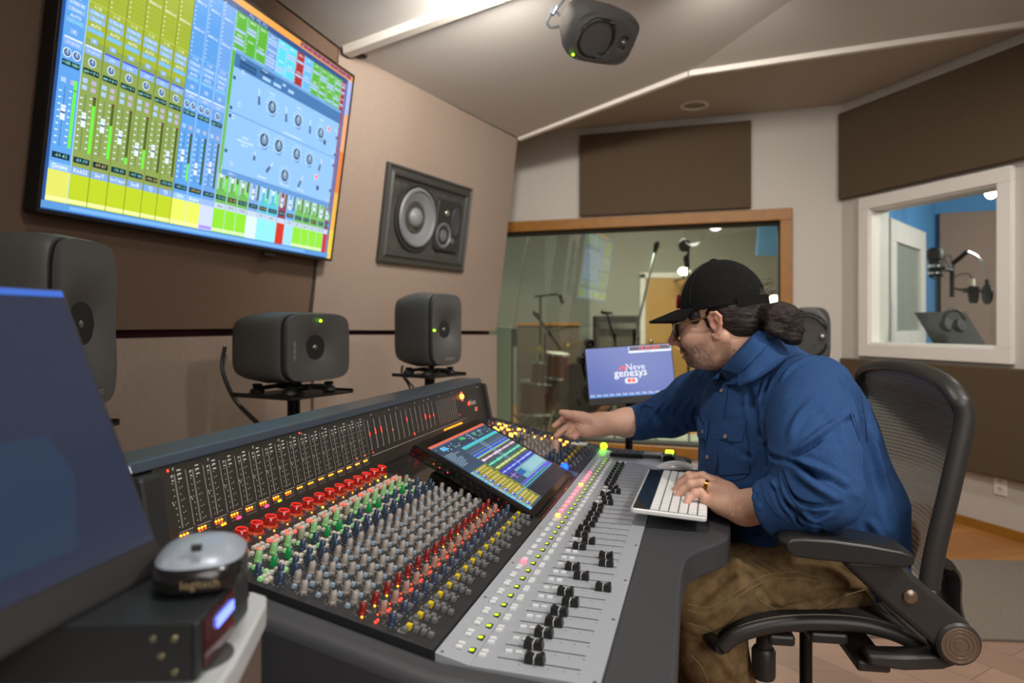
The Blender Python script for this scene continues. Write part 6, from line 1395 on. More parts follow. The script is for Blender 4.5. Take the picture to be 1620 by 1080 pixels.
# hands and forearms ---------------------------------------------------------------------
def limb(lo,hi,h,fn,fl=[],extra=None):
    g=Field(lo,hi,h); fn(g); V_,F=g.net(); V_=relax(V_,F,1,.4); V_=folds(V_,F,fl); c=skincol(V_)
    if extra: c=extra(V_,c)
    parts.append((V_,F,c)); return V_,F
LW=X_(1174,804,1.395); LE=np.array([.574,1.285,.880])
LM=dict(i=X_(1130,758,1.51),m=X_(1131,762,1.488),r=X_(1127,769,1.460),p=X_(1117,786,1.428))
LF=dict(i=[X_(1110,753,1.535),X_(1090,753,1.56),X_(1077,762,1.578),X_(1069,770,1.585)],m=[X_(1112,753,1.505),X_(1093,757,1.518),X_(1077,766,1.528),X_(1067,777,1.530)],
        r=[X_(1110,764,1.470),X_(1093,766,1.478),X_(1080,775,1.484),X_(1071,784,1.482)],p=[X_(1108,778,1.430),X_(1100,780,1.432),X_(1090,787,1.430),X_(1086,795,1.424)])
def lhand(g):
    g.chain([LE,LE*.55+LW*.45+np.array([0,-.002,.002]),LW*.93+LE*.07,LW],[.040,.040,.032,.030],.02)
    w_=LW+np.array([-.004,.004,.002])
    for k,r in(('i',.0150),('m',.0150),('r',.0145),('p',.0145)):
        off=dict(i=(-.0,.018,.004),m=(0,.008,.006),r=(0,-.004,.004),p=(0,-.014,-.002))[k]
        g.chain([LW+np.array(off)*.9,(LW+np.array(off))*.5+LM[k]*.5+np.array([0,0,-.001]),LM[k]-np.array([0,0,.006])],[.021,.0185,r*.86],.014)
    g.ell((LW+LM['m']+LM['r'])/3+np.array([0,.0,-.012]),(.035,.034,.013),k=.015)
    g.cap(LM['p']*.6+LW*.4+np.array([0,-.004,-.008]),LW+np.array([.0,-.012,-.006]),.015,.017,.015)
    for k in'imrp':
        P=[LM[k]-np.array([0,0,.004])]+LF[k]; b=dict(i=1.02,m=1.04,r=1.0,p=.88)[k]; g.chain(P,[x*b for x in(.0118,.0100,.0102,.0086,.0072)],.0035)
        g.ell(LF[k][1],(.0105*b,.0100*b,.0098*b),k=.004)
    g.chain([LW+np.array([-.012,.022,-.004]),X_(1140,772,1.50),X_(1118,768,1.55),X_(1098,768,1.575)],[.018,.016,.0115,.0092],.012)
lf=[([(1170,786),(1163,800),(1160,814)],.0030,-.0028),([(1166,784),(1158,798),(1157,812)],.0022,-.0018),([(1175,790),(1168,803)],.0030,-.0022),([(1146,765),(1155,777),(1165,788)],.003,.0012),
    ([(1127,766),(1140,780)],.0028,.0010),([(1120,775),(1131,793)],.003,.0012),([(1094,760),(1094,770)],.0014,-.0006),([(1101,775),(1099,784)],.0014,-.0006)]
def lcol(V_,c):
    for k in'imrp':
        for j,m_ in((1,.35),(3,.5)): d=np.linalg.norm(V_-LF[k][j],axis=1); c=mixc(c,(.66,.27,.19),np.exp(-(d/.010)**2)*m_)
        d=np.linalg.norm(V_-(LM[k]+np.array([0,0,.008])),axis=1); c=mixc(c,(.62,.24,.16),np.exp(-(d/.011)**2)*.4)
    d=np.linalg.norm(V_-X_(1128,789,1.415),axis=1); c=mixc(c,(.60,.22,.14),np.exp(-(d/.009)**2)*.6)
    return c
limb([.33,1.16,.78],[.66,1.64,.93],.0018,lhand,lf,lcol)
RW=X_(941,672,1.985); RE=X_(1040,664,2.05)
RM=dict(i=X_(908,663,2.015),m=X_(905,671,2.005),r=X_(907,679,1.995),p=X_(912,685,1.985))
RF=dict(i=[X_(899,661,2.025),X_(891,663,2.03),X_(883,669,2.03),X_(876,674,2.025)],m=[X_(899,674,2.005),X_(892,679,2.005),X_(885,685,2.0),X_(879,690,1.992)],
        r=[X_(901,684,1.99),X_(899,688,1.98),X_(903,690,1.968),X_(909,687,1.965)],p=[X_(907,689,1.98),X_(905,691,1.972),X_(909,692,1.962),X_(913,689,1.962)])
def rhand(g):
    g.chain([RE,RE*.5+RW*.5,RW*.9+RE*.1,RW],[.043,.040,.031,.029],.02)
    for k in'imrp':
        off=np.array(dict(i=(0,.005,.014),m=(0,.004,.004),r=(0,0,-.006),p=(0,-.004,-.014))[k]); g.chain([RW+off,(RW+off)*.5+RM[k]*.5,RM[k]],[.017,.016,.0125],.013)
    g.ell(RW*.55+RM['p']*.45+np.array([0,-.010,-.002]),(.030,.016,.020),k=.012); g.ell(RW*.5+RM['i']*.5+np.array([.0,-.010,.006]),(.028,.014,.016),k=.012)
    for k in'imrp':
        b=dict(i=1.,m=1.02,r=.96,p=.86)[k]; g.chain([RM[k]]+RF[k],[x*b for x in(.0112,.0100,.0098,.0086,.0074)],.003)
    g.chain([RW+np.array([-.010,-.008,.016]),X_(920,660,1.985),X_(909,657,1.985),X_(897,655,1.99),X_(888,652,1.99)],[.015,.015,.0125,.0108,.0084],.010)
def rcol(V_,c):
    for k in'imrp': d=np.linalg.norm(V_-RF[k][3],axis=1); c=mixc(c,(.66,.26,.18),np.exp(-(d/.012)**2)*.55)
    return c
limb([.10,1.90,.82],[.52,2.12,.99],.0018,rhand,[([(925,672),(912,668),(903,672)],.003,-.002),([(925,690),(912,680),(906,676)],.003,-.002)],rcol)
# hidden core joining head and arms under the shirt
co_=Field([.35,1.2,.60],[1.0,2.1,1.16],.010)
co_.chain([NB,(.63,1.62,1.0),(.68,1.60,.85),(.76,1.59,.72)],[.055,.12,.14,.12],.03); co_.chain([NB,(.62,1.50,1.00),(.59,1.36,.95),LE],[.05,.05,.045,.036],.03); co_.chain([NB-np.array([0,0,.04]),(.56,1.76,.99),(.50,1.90,.965),RE],[.05,.045,.040,.036],.02)
Vc,Fc=co_.net(); parts.append((Vc,Fc,skincol(Vc)))
off=0; VV=[];FF=[];CC=[]
for V_,F,c in parts: VV.append(V_); FF.append(F+off); CC.append(c); off+=len(V_)
body=meshof('body',np.concatenate(VV),np.concatenate(FF),M_skin,person,np.concatenate(CC))
# ---- shirt ----------------------------------------------------------------------------
sh=Field([.26,1.08,.55],[1.02,2.14,1.22],.0036)
tw=lambda a: np.array([[math.cos(a),-math.sin(a),0],[math.sin(a),math.cos(a),0],[0,0,1]])
R1=tw(.20)
sh.ell((.675,1.600,.735),(.185,.220,.120),R1); sh.ell((.660,1.600,.820),(.212,.225,.15),R1,k=.05); sh.ell((.640,1.605,.930),(.190,.215,.15),R1,k=.05); sh.ell((.632,1.61,1.015),(.160,.205,.105),R1,k=.05)
sh.ell((.655,1.615,1.065),(.100,.16,.055),R1,k=.04); sh.cap((.635,1.635,1.065),(.610,1.625,1.115),.088,.070,.03); sh.ell((.622,1.585,1.070),(.085,.110,.052),k=.03)
sh.ell((.705,1.590,.690),(.160,.215,.110),R1,k=.03); sh.chain([(.69,1.475,.93),(.728,1.462,.80),(.748,1.452,.705)],[.100,.103,.086],.03); sh.chain([(.745,1.490,.735),(.68,1.478,.738),(.56,1.475,.722)],[.098,.090,.070],.03)
LA=[np.array(v) for v in((.640,1.460,1.042),(.606,1.380,.995),(.583,1.315,.940),(.578,1.275,.888))]
sh.chain(LA,[.092,.080,.075,.068],.03); sh.ell((.606,1.272,.880),(.042,.045,.046),k=.025)
CF=X_(1238,798,1.318); sh.chain([LA[-1],LA[-1]*.5+CF*.5,CF],[.066,.060,.052],.02)
fa_=(LW-LE)/np.linalg.norm(LW-LE)
sh.cap(CF-fa_*.012,CF+fa_*.022,.059,.058,.008)
RA=[np.array(v) for v in((.545,1.775,1.028),(.500,1.87,.985),(.455,1.95,.945))]; RC=X_(1000,669,2.03)
fr2=(RW-RE)/np.linalg.norm(RW-RE)
sh.chain(RA+[RC+ -fr2*.02],[.085,.074,.062,.052],.03); sh.cap(RC-fr2*.03,RC+fr2*.012,.052,.050,.006)
# open the cuffs and the collar
sh.cap(CF+fa_*.020,CF+fa_*.14,.0,.0) if False else None
def opencuff(c,ax,r,L=.05):
    r_=sh._sub(np.minimum(c-ax*.02,c+ax*L)-.12,np.maximum(c-ax*.02,c+ax*L)+.12); sl,(X,Y,Zz)=r_
    p=(X-c[0])*ax[0]+(Y-c[1])*ax[1]+(Zz-c[2])*ax[2]; rad=np.sqrt(np.maximum(0,(X-c[0])**2+(Y-c[1])**2+(Zz-c[2])**2-p**2))
    near=(rad<.075)&(p>0)&(p<.10); f=sh.f[sl]; cut=np.where(rad<.082,p,-1); f2=np.maximum(f,np.where((rad<.085)&(p<.12),p,-1)); f3=np.maximum(f2,-np.maximum(rad-r,-(p+.018))) ; sh.f[sl]=np.where((rad<.085)&(p<.12)&(p>-.022),np.maximum(f3,f),f)
opencuff(CF+fa_*.030,fa_,.050); opencuff(RC+fr2*.016,fr2,.046)
sh.chain([NB+np.array([.005,0,-.0]),H(-.04,0,-.05)],[.052,.053],.002,sub=True)
Vs,Fs=sh.net(); Vs=relax(Vs,Fs,3,.5)
Vs=Vs+normals(Vs,Fs)*(.0040*vnoise(Vs*np.array([1,1,1.6]),22,2)+.0018*vnoise(Vs,48,5))[:,None]
FL=[ # sleeve of the near arm
 ([(1252,717),(1290,690),(1346,650)],.007,.0042),([(1250,725),(1292,699),(1346,662)],.0042,-.0042),([(1243,729),(1262,735),(1285,752),(1302,762)],.0048,-.0052),
 ([(1264,728),(1300,742),(1342,764)],.007,.0042),([(1260,736),(1300,754),(1338,776)],.004,-.0036),([(1256,746),(1290,770),(1326,790)],.008,.0045),([(1236,748),(1252,785),(1280,800),(1330,797)],.005,-.0052),
 ([(1240,795),(1256,815),(1264,832)],.004,-.0036),([(1268,806),(1290,822),(1318,812)],.005,.0036),([(1205,640),(1202,690),(1215,720),(1240,728)],.006,-.0050),([(1215,600),(1206,630),(1206,660)],.006,-.003),
 ([(1212,745),(1225,765),(1240,790)],.006,.0030),([(1222,770),(1228,790),(1240,812)],.004,-.0020),([(1345,655),(1358,700),(1366,745)],.004,-.0030),([(1330,600),(1350,640),(1356,665)],.008,-.003),([(1250,690),(1262,660),(1290,632)],.010,.0028),([(1300,655),(1322,690),(1332,725)],.012,-.002),
 # torso
 ([(1105,655),(1112,680),(1112,720)],.007,-.004),([(1150,700),(1180,720),(1205,760)],.008,-.003),([(1110,790),(1150,775),(1195,772)],.005,.004),([(1110,800),(1150,786),(1195,783)],.005,-.004),([(1120,815),(1160,800),(1200,800)],.006,.004),
 ([(1160,835),(1200,842),(1240,850)],.006,-.004),([(1330,600),(1370,680),(1400,760)],.012,.004),([(1375,700),(1392,760),(1410,830)],.010,-.004),([(1350,780),(1380,830),(1405,880)],.009,.004),([(1295,840),(1340,880),(1390,920)],.008,-.004),
 ([(1180,600),(1192,650),(1200,700)],.010,-.003),([(1290,565),(1260,575),(1235,600)],.006,.003),([(1310,560),(1345,610),(1362,650)],.008,-.003),
 # far sleeve
 ([(1108,632),(1098,650),(1100,672)],.006,-.005),([(1092,630),(1080,652),(1086,680)],.006,.005),([(1080,632),(1066,655),(1072,684)],.005,-.005),([(1062,634),(1050,655),(1054,688)],.006,.005),([(1050,636),(1038,656),(1044,690)],.005,-.005),([(1032,642),(1020,640),(1012,646)],.005,.003),([(1030,655),(1022,675),(1030,692)],.006,.003),([(1015,646),(1008,665),(1014,690)],.004,-.004)]
FH=2.2; FL+=[([(1228,748),(1236,785),(1262,815),(1300,832)],.0045,-.004)]; Vs=folds(Vs,Fs,FL); Vs=relax(Vs,Fs,1,.3)
shirt=meshof('shirt',Vs,Fs,M_shirt,person)
bvs=BVHTree.FromPolygons([tuple(v) for v in Vs],[tuple(f) for f in Fs])
EYE=Vector((0,0,1.2))
def hit(bv,x,y):
    d=(PX(x,y,1)-EYE).normalized(); p,n,i,t=bv.ray_cast(EYE,d)
    if p is None: return None,None
    return p,(n if n.dot(d)<0 else -n)
def inpoly(x,y,P):
    c=False; j=len(P)-1
    for i in range(len(P)):
        if (P[i][1]>y)!=(P[j][1]>y) and x<(P[j][0]-P[i][0])*(y-P[i][1])/(P[j][1]-P[i][1])+P[i][0]: c=not c
        j=i
    return c
def patch(name,bv,quad,off,m,parent,nu=14,nv=12,th=.0015):
    """panel of cloth sewn on a surface; quad = 4 outline corners, bilinear grid laid on the surface"""
    a,b,c,d_=[Vector((*q,0)) for q in quad]; G=[]
    for j in range(nv+1):
        row=[]
        for i in range(nu+1):
            u,v=i/nu,j/nv; q=(a*(1-u)+b*u)*(1-v)+(d_*(1-u)+c*u)*v; p,n=hit(bv,q.x,q.y); row.append((p,n))
        G.append(row)
    last=None; vs=[]
    for row in G:
        for p,n in row:
            if p is None: p,n=last if last else (Vector((0,0,0)),Vector((0,-1,0)))
            last=(p,n); vs.append(p+n*off)
    k=len(vs); vs2=[]
    for row in G:
        for p,n in row:
            if p is None: p,n=last
            vs2.append(p+n*(off-th))
    n_=nu+1; fs=[]
    for j in range(nv):
        for i in range(nu): q=j*n_+i; fs+=[(q,q+1,q+n_+1,q+n_),(k+q,k+q+n_,k+q+n_+1,k+q+1)]
    rim=[i for i in range(nu+1)]+[j*n_+nu for j in range(1,nv+1)]+[nv*n_+i for i in range(nu-1,-1,-1)]+[j*n_ for j in range(nv-1,0,-1)]
    for i in range(len(rim)): a_,b_=rim[i],rim[(i+1)%len(rim)]; fs.append((a_,k+a_,k+b_,b_))
    mb=MB(); mb.add(vs+vs2,fs); return mb.build(name,m,parent)
def seam(mb,bv,pts,r=.0011,off=.0003):
    P=[Vector((*p,0)) for p in pts]; P=crv(P,6); out=[]
    for p in P:
        h_,n=hit(bv,p.x,p.y)
        if h_ is not None and (not out or (h_-out[-1]).length<.05): out.append(h_+n*off)
    if len(out)>1: mb.tube(out,r,6)
patch('chest_pocket',bvs,[(1134,674),(1180,668),(1186,748),(1140,752)],.0022,M_shirt,shirt); patch('pocket_flap',bvs,[(1131,662),(1183,664),(1176,700),(1136,694)],.0045,M_shirt,shirt)
patch('pocket_flap',bvs,[(1100,655),(1124,664),(1119,696),(1101,688)],.004,M_shirt,shirt,8,8)
patch('placket',bvs,[(1135,600),(1153,604),(1131,760),(1113,752)],.003,M_shirt,shirt,5,24)
# collar leaves
patch('collar_leaf',bvs,[(1160,590),(1176,584),(1166,578),(1154,583)],.002,M_shirt,shirt,4,4) if False else None
def sn_(x,y,Y):
    p,n=hit(bvs,x,y)
    return PX(x,y,Y) if p is None or p.y>Y+.02 else p+n*.006
def strip(name,A,B,m,parent,th=.003):
    """ribbon of cloth between two 3D curves"""
    A=crv(A,6); B=crv(B,6); mb=MB(); rr=[]
    for a,b in zip(A,B):
        d_=(b-a); rr.append([a+d_*t for t in(0,.25,.5,.75,1)])
    n=5; vs=[p for r in rr for p in r]; fs=[(i*n+j,i*n+j+1,(i+1)*n+j+1,(i+1)*n+j) for i in range(len(rr)-1) for j in range(n-1)]
    mb.add(vs,fs); o=mb.build(name,m,parent,angle=80); sd_=o.modifiers.new('thick','SOLIDIFY'); sd_.thickness=th; sd_.offset=1; return o
V3=lambda x,y,Y: PX(x,y,Y)
CA=[V3(1143,584,1.540),V3(1157,568,1.505),V3(1175,548,1.490),V3(1193,529,1.495),V3(1209,518,1.545),V3(1222,516,1.62),V3(1220,514,1.69)]
strip('collar',CA,[sn_(1170,592,1.475),sn_(1182,581,1.455),sn_(1195,567,1.45),sn_(1209,553,1.46),sn_(1226,539,1.52),sn_(1242,531,1.61),V3(1240,528,1.69)],M_shirt,shirt,.0035)
strip('yoke',[sn_(1169,588,1.478)+Vector((0,.004,.002)),sn_(1181,577,1.458)+Vector((0,.004,.002)),sn_(1194,563,1.453)+Vector((0,.004,.002)),sn_(1208,549,1.463)+Vector((0,.004,.002)),sn_(1226,536,1.525)+Vector((0,.004,0)),sn_(1242,529,1.61)],[sn_(1168,612,1.47),sn_(1188,604,1.45),sn_(1210,592,1.45),sn_(1232,576,1.46),sn_(1250,560,1.50),sn_(1258,544,1.58)],M_shirt,shirt,.003)
strip('collar_stand',[p+Vector((0,.004,-.001)) for p in CA],[V3(1150,600,1.55),V3(1172,592,1.51),V3(1196,575,1.50),V3(1212,560,1.51),V3(1228,548,1.56),V3(1236,540,1.63),V3(1232,538,1.70)],M_shirt,shirt,.003)
strip('collar',[V3(1142,583,1.57),V3(1133,585,1.62),V3(1135,572,1.68),V3(1165,545,1.72)],[V3(1136,600,1.55),V3(1120,600,1.60),V3(1120,588,1.68),V3(1150,565,1.76)],M_shirt,shirt,.0035)
mb=MB()
for x,y in((1144,619),(1122,723),(1150,690),(1114,684),(1122,760)):
    p,n=hit(bvs,x,y)
    if p is not None: mb=MB(); mb.lathe([(.0048,.0045),(.0048,.0062),(.0036,.0068),(.003,.0060),(0,.0060)],16,p,n,close=False); mb.build('button',mat('shell_button','#a09484',.25,.2),shirt)
mb=MB()
for pts in([(1233,600),(1215,640),(1209,690),(1214,735)],[(1355,600),(1368,660),(1372,700)],[(1290,560),(1258,572),(1238,592),(1228,612)],[(1134,676),(1139,752),(1186,748),(1180,670)],[(1153,604),(1148,660),(1142,712),(1131,760)],[(1112,772),(1150,771),(1196,772)],
   [(1205,766),(1211,788),(1228,812),(1252,828)],[(1236,752),(1250,786),(1262,802),(1266,830)],[(1200,630),(1200,680),(1212,708),(1240,726)],[(1200,630),(1215,592),(1257,562),(1300,574)],[(1345,655),(1366,720),(1366,765)],[(1350,655),(1362,700),(1368,730)]): seam(mb,bvs,pts)
mb.build('stitching',M_seam,shirt)
# ---- trousers -------------------------------------------------------------------------
tr=Field([.27,1.28,.0],[1.02,1.92,.86],.0055)
tr.ell((.735,1.585,.700),(.120,.195,.095)); KL_=np.array([.405,1.455,.628]); KR=np.array([.40,1.72,.63])
tr.chain([(.73,1.475,.700),(.62,1.455,.672),KL_],[.104,.096,.078],.04); tr.chain([(.73,1.69,.700),(.62,1.71,.675),KR],[.102,.094,.078],.04)
tr.chain([KL_,(.43,1.47,.50),(.50,1.49,.30),(.545,1.50,.10)],[.077,.070,.062,.064],.03); tr.chain([KR,(.42,1.73,.50),(.46,1.74,.30),(.48,1.74,.10)],[.077,.070,.062,.064],.03)
Vt,Ft=tr.net(); Vt=relax(Vt,Ft,2); Vt=Vt+normals(Vt,Ft)*(.006*vnoise(Vt,20,6)+.0025*vnoise(Vt,45,7))[:,None]
FH=1.3; Vt=folds(Vt,Ft,[([(1150,880),(1190,905),(1240,960)],.009,.006),([(1100,960),(1130,930),(1180,890)],.010,-.006),([(1100,1000),(1140,985),(1180,950)],.009,.006),([(1095,1020),(1130,1015),(1150,1000)],.008,-.007),([(1200,880),(1250,900),(1300,905)],.008,-.005),([(1130,1030),(1150,1050),(1165,1075)],.010,.006),([(1260,940),(1310,925),(1360,930)],.008,.005),([(1210,965),(1260,960),(1300,945)],.007,-.004),([(1330,900),(1370,920),(1400,950)],.008,-.005)])
trs=meshof('trousers',Vt,Ft,M_pants,person)
bvt=BVHTree.FromPolygons([tuple(v) for v in Vt],[tuple(f) for f in Ft])
mb=MB()
for pts in([(1088,955),(1120,960),(1160,938),(1210,910),(1260,905),(1290,912)],[(1088,965),(1120,970),(1160,948),(1212,919),(1262,914),(1292,920)],[(1168,868),(1190,890),(1222,908)],[(1180,868),(1200,886),(1232,904)],[(1090,985),(1130,1000),(1150,1015)],[(1200,948),(1228,965),(1248,972)],[(1240,972),(1290,965),(1330,945),(1368,932)],[(1368,932),(1385,955),(1392,968)],[(1290,912),(1320,915),(1345,908)],[(1092,1035),(1110,1055),(1120,1080)]): seam(mb,bvt,pts,.0011,.0004)
mb.build('stitching',M_pseam,trs)
for n_,(x,y) in(('shoe',(.50,1.49)),('shoe',(.44,1.73))):
    mb=MB(); rr=[]
    for i in range(12):
        f=i/11; xx=x+.09-.27*f; wd=.046*(1-.35*abs(2*f-1)**3); hh=.085-.045*f if f<.9 else .035; rr.append([(xx,y+wd*math.cos(a),.002+(hh if math.sin(a)>0 else .0)*abs(math.sin(a))**.7*(1) ) for a in [2*PI*j/18 for j in range(18)]])
    mb.rings(rr); mb.build('shoe',mat('brown_leather_shoe','#2c2018',.5),person)
# ---- cap ------------------------------------------------------------------------------
cp=Field(HO-[.17,.17,.08],HO+[.17,.17,.19],.0026)
RU=(.098,.086,.108)
rimc=H(.0,0,.034); rn_=(hu*1.0-hf*.0); rn_/=np.linalg.norm(rn_)
cp.ell(H(-.010,0,.040),RU,HR,k=0); cp.plane_cut(rimc,-rn_); cp.ell(H(-.010,0,.036),(RU[0]-.004,RU[1]-.004,RU[2]-.004),HR,k=0,sub=True)
# opening at the back above the strap
cp.ell(H(-.104,0,.050),(.03,.028,.022),HR,k=.003,sub=True)
Vp,Fp=cp.net(); Vp=relax(Vp,Fp,2)
cap_=meshof('cap',Vp,Fp,M_cap,person)
bvc=BVHTree.FromPolygons([tuple(v) for v in Vp],[tuple(f) for f in Fp])
rings=[]; NBm=28
for k in range(9):
    r=k/8; ring=[]
    for j in range(NBm+1):
        a=-1.18+2.36*j/NBm; c_,s_=math.cos(a),math.sin(a)
        f0=.094*c_; l0=.083*s_; ext=.074*max(0,(math.cos(a*1.18)))**.55
        f=f0+ext*r; l=l0*(1+.02*r); u=.046-.017*r*max(0,c_)**.5-3.0*l*l*(.4+.6*r)
        ring.append(Vector(H(f,l,u+.012*(c_-1)*0)))
    rings.append(ring)
mb=MB(); n=NBm+1; vs=[p for r in rings for p in r]; fs=[(i*n+j,i*n+j+1,(i+1)*n+j+1,(i+1)*n+j) for i in range(8) for j in range(NBm)]; mb.add(vs,fs); o=mb.build('brim',M_cap,cap_,angle=80); q=o.modifiers.new('t','SOLIDIFY'); q.thickness=.0052; q.offset=0
mb=MB(); mb.ball(H(-.004,0,.149),.008,sc=(1,1,.5),R=Matrix(HR.tolist())); mb.build('top_button',M_cap,cap_)
mb=MB(); rr=[]
for j in range(15):
    a=PI-1.05+2.1*j/14; p=Vector(H(-.006+.104*math.cos(a),.090*math.sin(a),.040)); dn_=Vector(hu)*.010; ot=(p-Vector(H(-.004,0,.040))).normalized(); rr.append([p-dn_,p+dn_,p+dn_+ot*.002,p-dn_+ot*.002])
mb.rings(rr); mb.box(H(-.102,.038,.034),(.02,.004,.02)) if False else None; mb.build('back_strap',M_cap,cap_,smooth=False)
mb=MB(); seamr=[]
for a in(.0,PI/3,2*PI/3):
    pts=[]
    for j in range(21):
        t_=-1.45+2.9*j/20; pts.append(Vector(H(-.004+(RU[0]+.0005)*math.sin(t_)*math.cos(a),(RU[1]+.0005)*math.sin(t_)*math.sin(a),.040+(RU[2]+.0005)*math.cos(t_))))
    mb.tube([p for p in pts if (np.array(p)-rimc)@rn_>.002],.0008,6)
mb.build('seam',mat('cap_seam','#0e0e0e',.9),cap_)
E_emb=mat('red_embroidery','#8a1c2c',.8)
mb=MB(); c0=Vector(H(-.004+RU[0]*.93,.030,.062)); 
def onc(f_,u_): # point on the crown seen from the front side
    v=np.array([f_, .0,u_]); return v
for (y0,z0,y1,z1) in((.002,.052,.014,.082),(.014,.082,.028,.052),(.008,.062,.022,.062),(-.002,.052,-.012,.082),(-.012,.082,-.026,.052)):
    P_=[]
    for t_ in(0,.25,.5,.75,1):
        l=y0+(y1-y0)*t_; u=z0+(z1-z0)*t_; k_=1-(l/RU[1])**2-((u-.04)/RU[2])**2; P_.append(Vector(H(-.004+RU[0]*math.sqrt(max(k_,.01))+.0008,l,u)))
    mb.tube(P_,.0026,6)
mb.build('embroidery',E_emb,cap_)
# ---- hair -----------------------------------------------------------------------------
def hairmat():
    m=bpy.data.materials.new('dark_brown_hair'); m.use_nodes=True; N=m.node_tree.nodes; L=m.node_tree.links; b=N['Principled BSDF']; b.inputs['Roughness'].default_value=.58
    tc=N.new('ShaderNodeTexCoord'); mp=N.new('ShaderNodeMapping'); mp.inputs['Rotation'].default_value=(0,.35,-.4); mp.inputs['Scale'].default_value=(14,60,160); L.new(tc.outputs['Object'],mp.inputs[0])
    n=N.new('ShaderNodeTexNoise'); n.inputs['Scale'].default_value=2.5; n.inputs['Detail'].default_value=5; n.inputs['Distortion'].default_value=.6; L.new(mp.outputs[0],n.inputs[0])
    r=N.new('ShaderNodeValToRGB'); r.color_ramp.elements[0].position=.35; r.color_ramp.elements[1].position=.7; r.color_ramp.elements[0].color=(*lin('#0e0907'),1); r.color_ramp.elements[1].color=(*lin('#35241a'),1); L.new(n.outputs[0],r.inputs[0]); L.new(r.outputs[0],b.inputs['Base Color'])
    bp=N.new('ShaderNodeBump'); bp.inputs['Strength'].default_value=.9; bp.inputs['Distance'].default_value=.003; L.new(n.outputs[0],bp.inputs['Height']); L.new(bp.outputs[0],b.inputs['Normal']); return m
M_hair=hairmat()
hr=Field(HO-[.12,.19,.16],HO+[.26,.17,.16],.0026)
hr.ell(H(-.026,0,.028),(.084,.0805,.070),HR); hr.ell(H(-.052,0,-.006),(.052,.062,.048),HR,k=.015)
hr.ell(H(.042,.045,.030),(.020,.0285,.028),HR,k=.008); hr.ell(H(.042,-.045,.030),(.020,.0285,.028),HR,k=.008)
# clear face and ears
hr.ell(H(.085,0,.0),(.050,.075,.075),HR,k=.004,sub=True)
for s_ in(-1,1): hr.ell(H(-.002,s_*.085,-.004),(.020,.030,.036),HR,k=.004,sub=True)
hr.ell(H(.018,0,-.075),(.052,.09,.055),HR,k=.004,sub=True)
# ponytail
PT=[H(-.100,.010,.004),X_(1212,497,1.50),X_(1226,500,1.485),X_(1240,505,1.48),X_(1250,520,1.475),X_(1255,533,1.47),X_(1262,540,1.47)]
hr.chain(PT,[.020,.017,.027,.033,.027,.017,.004],.012); hr.ell(X_(1232,492,1.49),(.024,.025,.017),k=.01); hr.cap(X_(1222,520,1.47),X_(1250,532,1.465),.016,.014,.012)
hr.ell(H(-.062,0,.045),(.042,.050,.040),HR,k=.010)
Vr,Fr=hr.net(); Vr=relax(Vr,Fr,1); Vr=Vr+normals(Vr,Fr)*(.0035*vnoise(Vr*np.array([1,1,2.5]),60,8)+.002*vnoise(Vr*np.array([.6,1,2.5]),150,3))[:,None]
hair=meshof('hair',Vr,Fr,M_hair,person)
mb=MB(); rnd=random.Random(8)
c0=Vector(X_(1240,508,1.478))
for k in range(150):
    a=rnd.uniform(0,6.28); el=rnd.uniform(-1.2,1.3); r=rnd.uniform(.026,.034); p=c0+Vector((math.cos(a)*math.cos(el),math.sin(a)*math.cos(el),math.sin(el)))*r
    tdir=Vector((rnd.uniform(-1,1),rnd.uniform(-.4,.4),rnd.uniform(-1,.5))).cross(p-c0).normalized(); mb.tube([p-tdir*.018-(p-c0)*.25,p,p+tdir*.018-(p-c0)*.1,p+tdir*.03+Vector((.008,0,-.006))],.0006,4,smooth=3)
for k in range(26):
    p=Vector(H(-.10,rnd.uniform(-.02,.03),.06+rnd.uniform(-.015,.03))); d_=Vector((rnd.uniform(.5,1),-.2+rnd.uniform(-.3,.3),rnd.uniform(-.1,.5))).normalized(); mb.tube([p,p+d_*.015,p+d_*.03+Vector((0,0,rnd.uniform(-.01,.01)))],.00035,4,smooth=3)
for k in range(40):
    p=Vector(X_(1255+rnd.uniform(-6,8),528+rnd.uniform(-14,12),1.47)); d_=Vector((rnd.uniform(.2,1),0,rnd.uniform(-1,.2))).normalized(); mb.tube([p-d_*.012,p,p+d_*.012+Vector((.003,0,-.003))],.0006,4)
mb.build('loose_strands',M_hair,hair)
mb=MB(); pt=Vector(X_(1212,498,1.50)); mb.lathe([(.017,-.004),(.020,0),(.017,.004)],20,pt,Vector(PT[2])-Vector(PT[0]),close=False); mb.build('hair_tie',M_black,hair)
# ---- glasses --------------------------------------------------------------------------
M_gold=mat('gold_wire','#c8a870',.2,1.); M_len=glassmat('lens_glass','#d8e4f0',.1)
gl=MB(); 
for s_ in(-1,1):
    ol=[Vector(H(.102-.006*abs(x)/.024*(1 if x*s_>0 else 0),s_*.034+x,.004+z)) for x,z in rrect(.050,.042,.012,5)]
    rm_=MB(); rm_.tube(ol+[ol[0],ol[1]],.0022,8); RIMS=globals().setdefault('RIMS',[]); RIMS.append(rm_); tm_=MB(); TEMPLES=globals().setdefault('TEMPLES',[]); TEMPLES.append(tm_); tm_.tube([H(.098,s_*.058,.014),H(.085,s_*.068,.014),H(.04,s_*.0765,.014),H(.012,s_*.079,.018),H(.002,s_*.076,.020)],.0015,8,smooth=4)
gl.tube([H(.103,-.010,.012),H(.106,0,.015),H(.103,.010,.012)],.0015,8); gl.build('glasses',M_gold,person)
for r_ in TEMPLES: r_.build('temple_arm',M_gold,bpy.data.objects['glasses'])
for r_ in RIMS: r_.build('lens_rim',mat('dark_rim','#1d1915',.3),bpy.data.objects['glasses'])
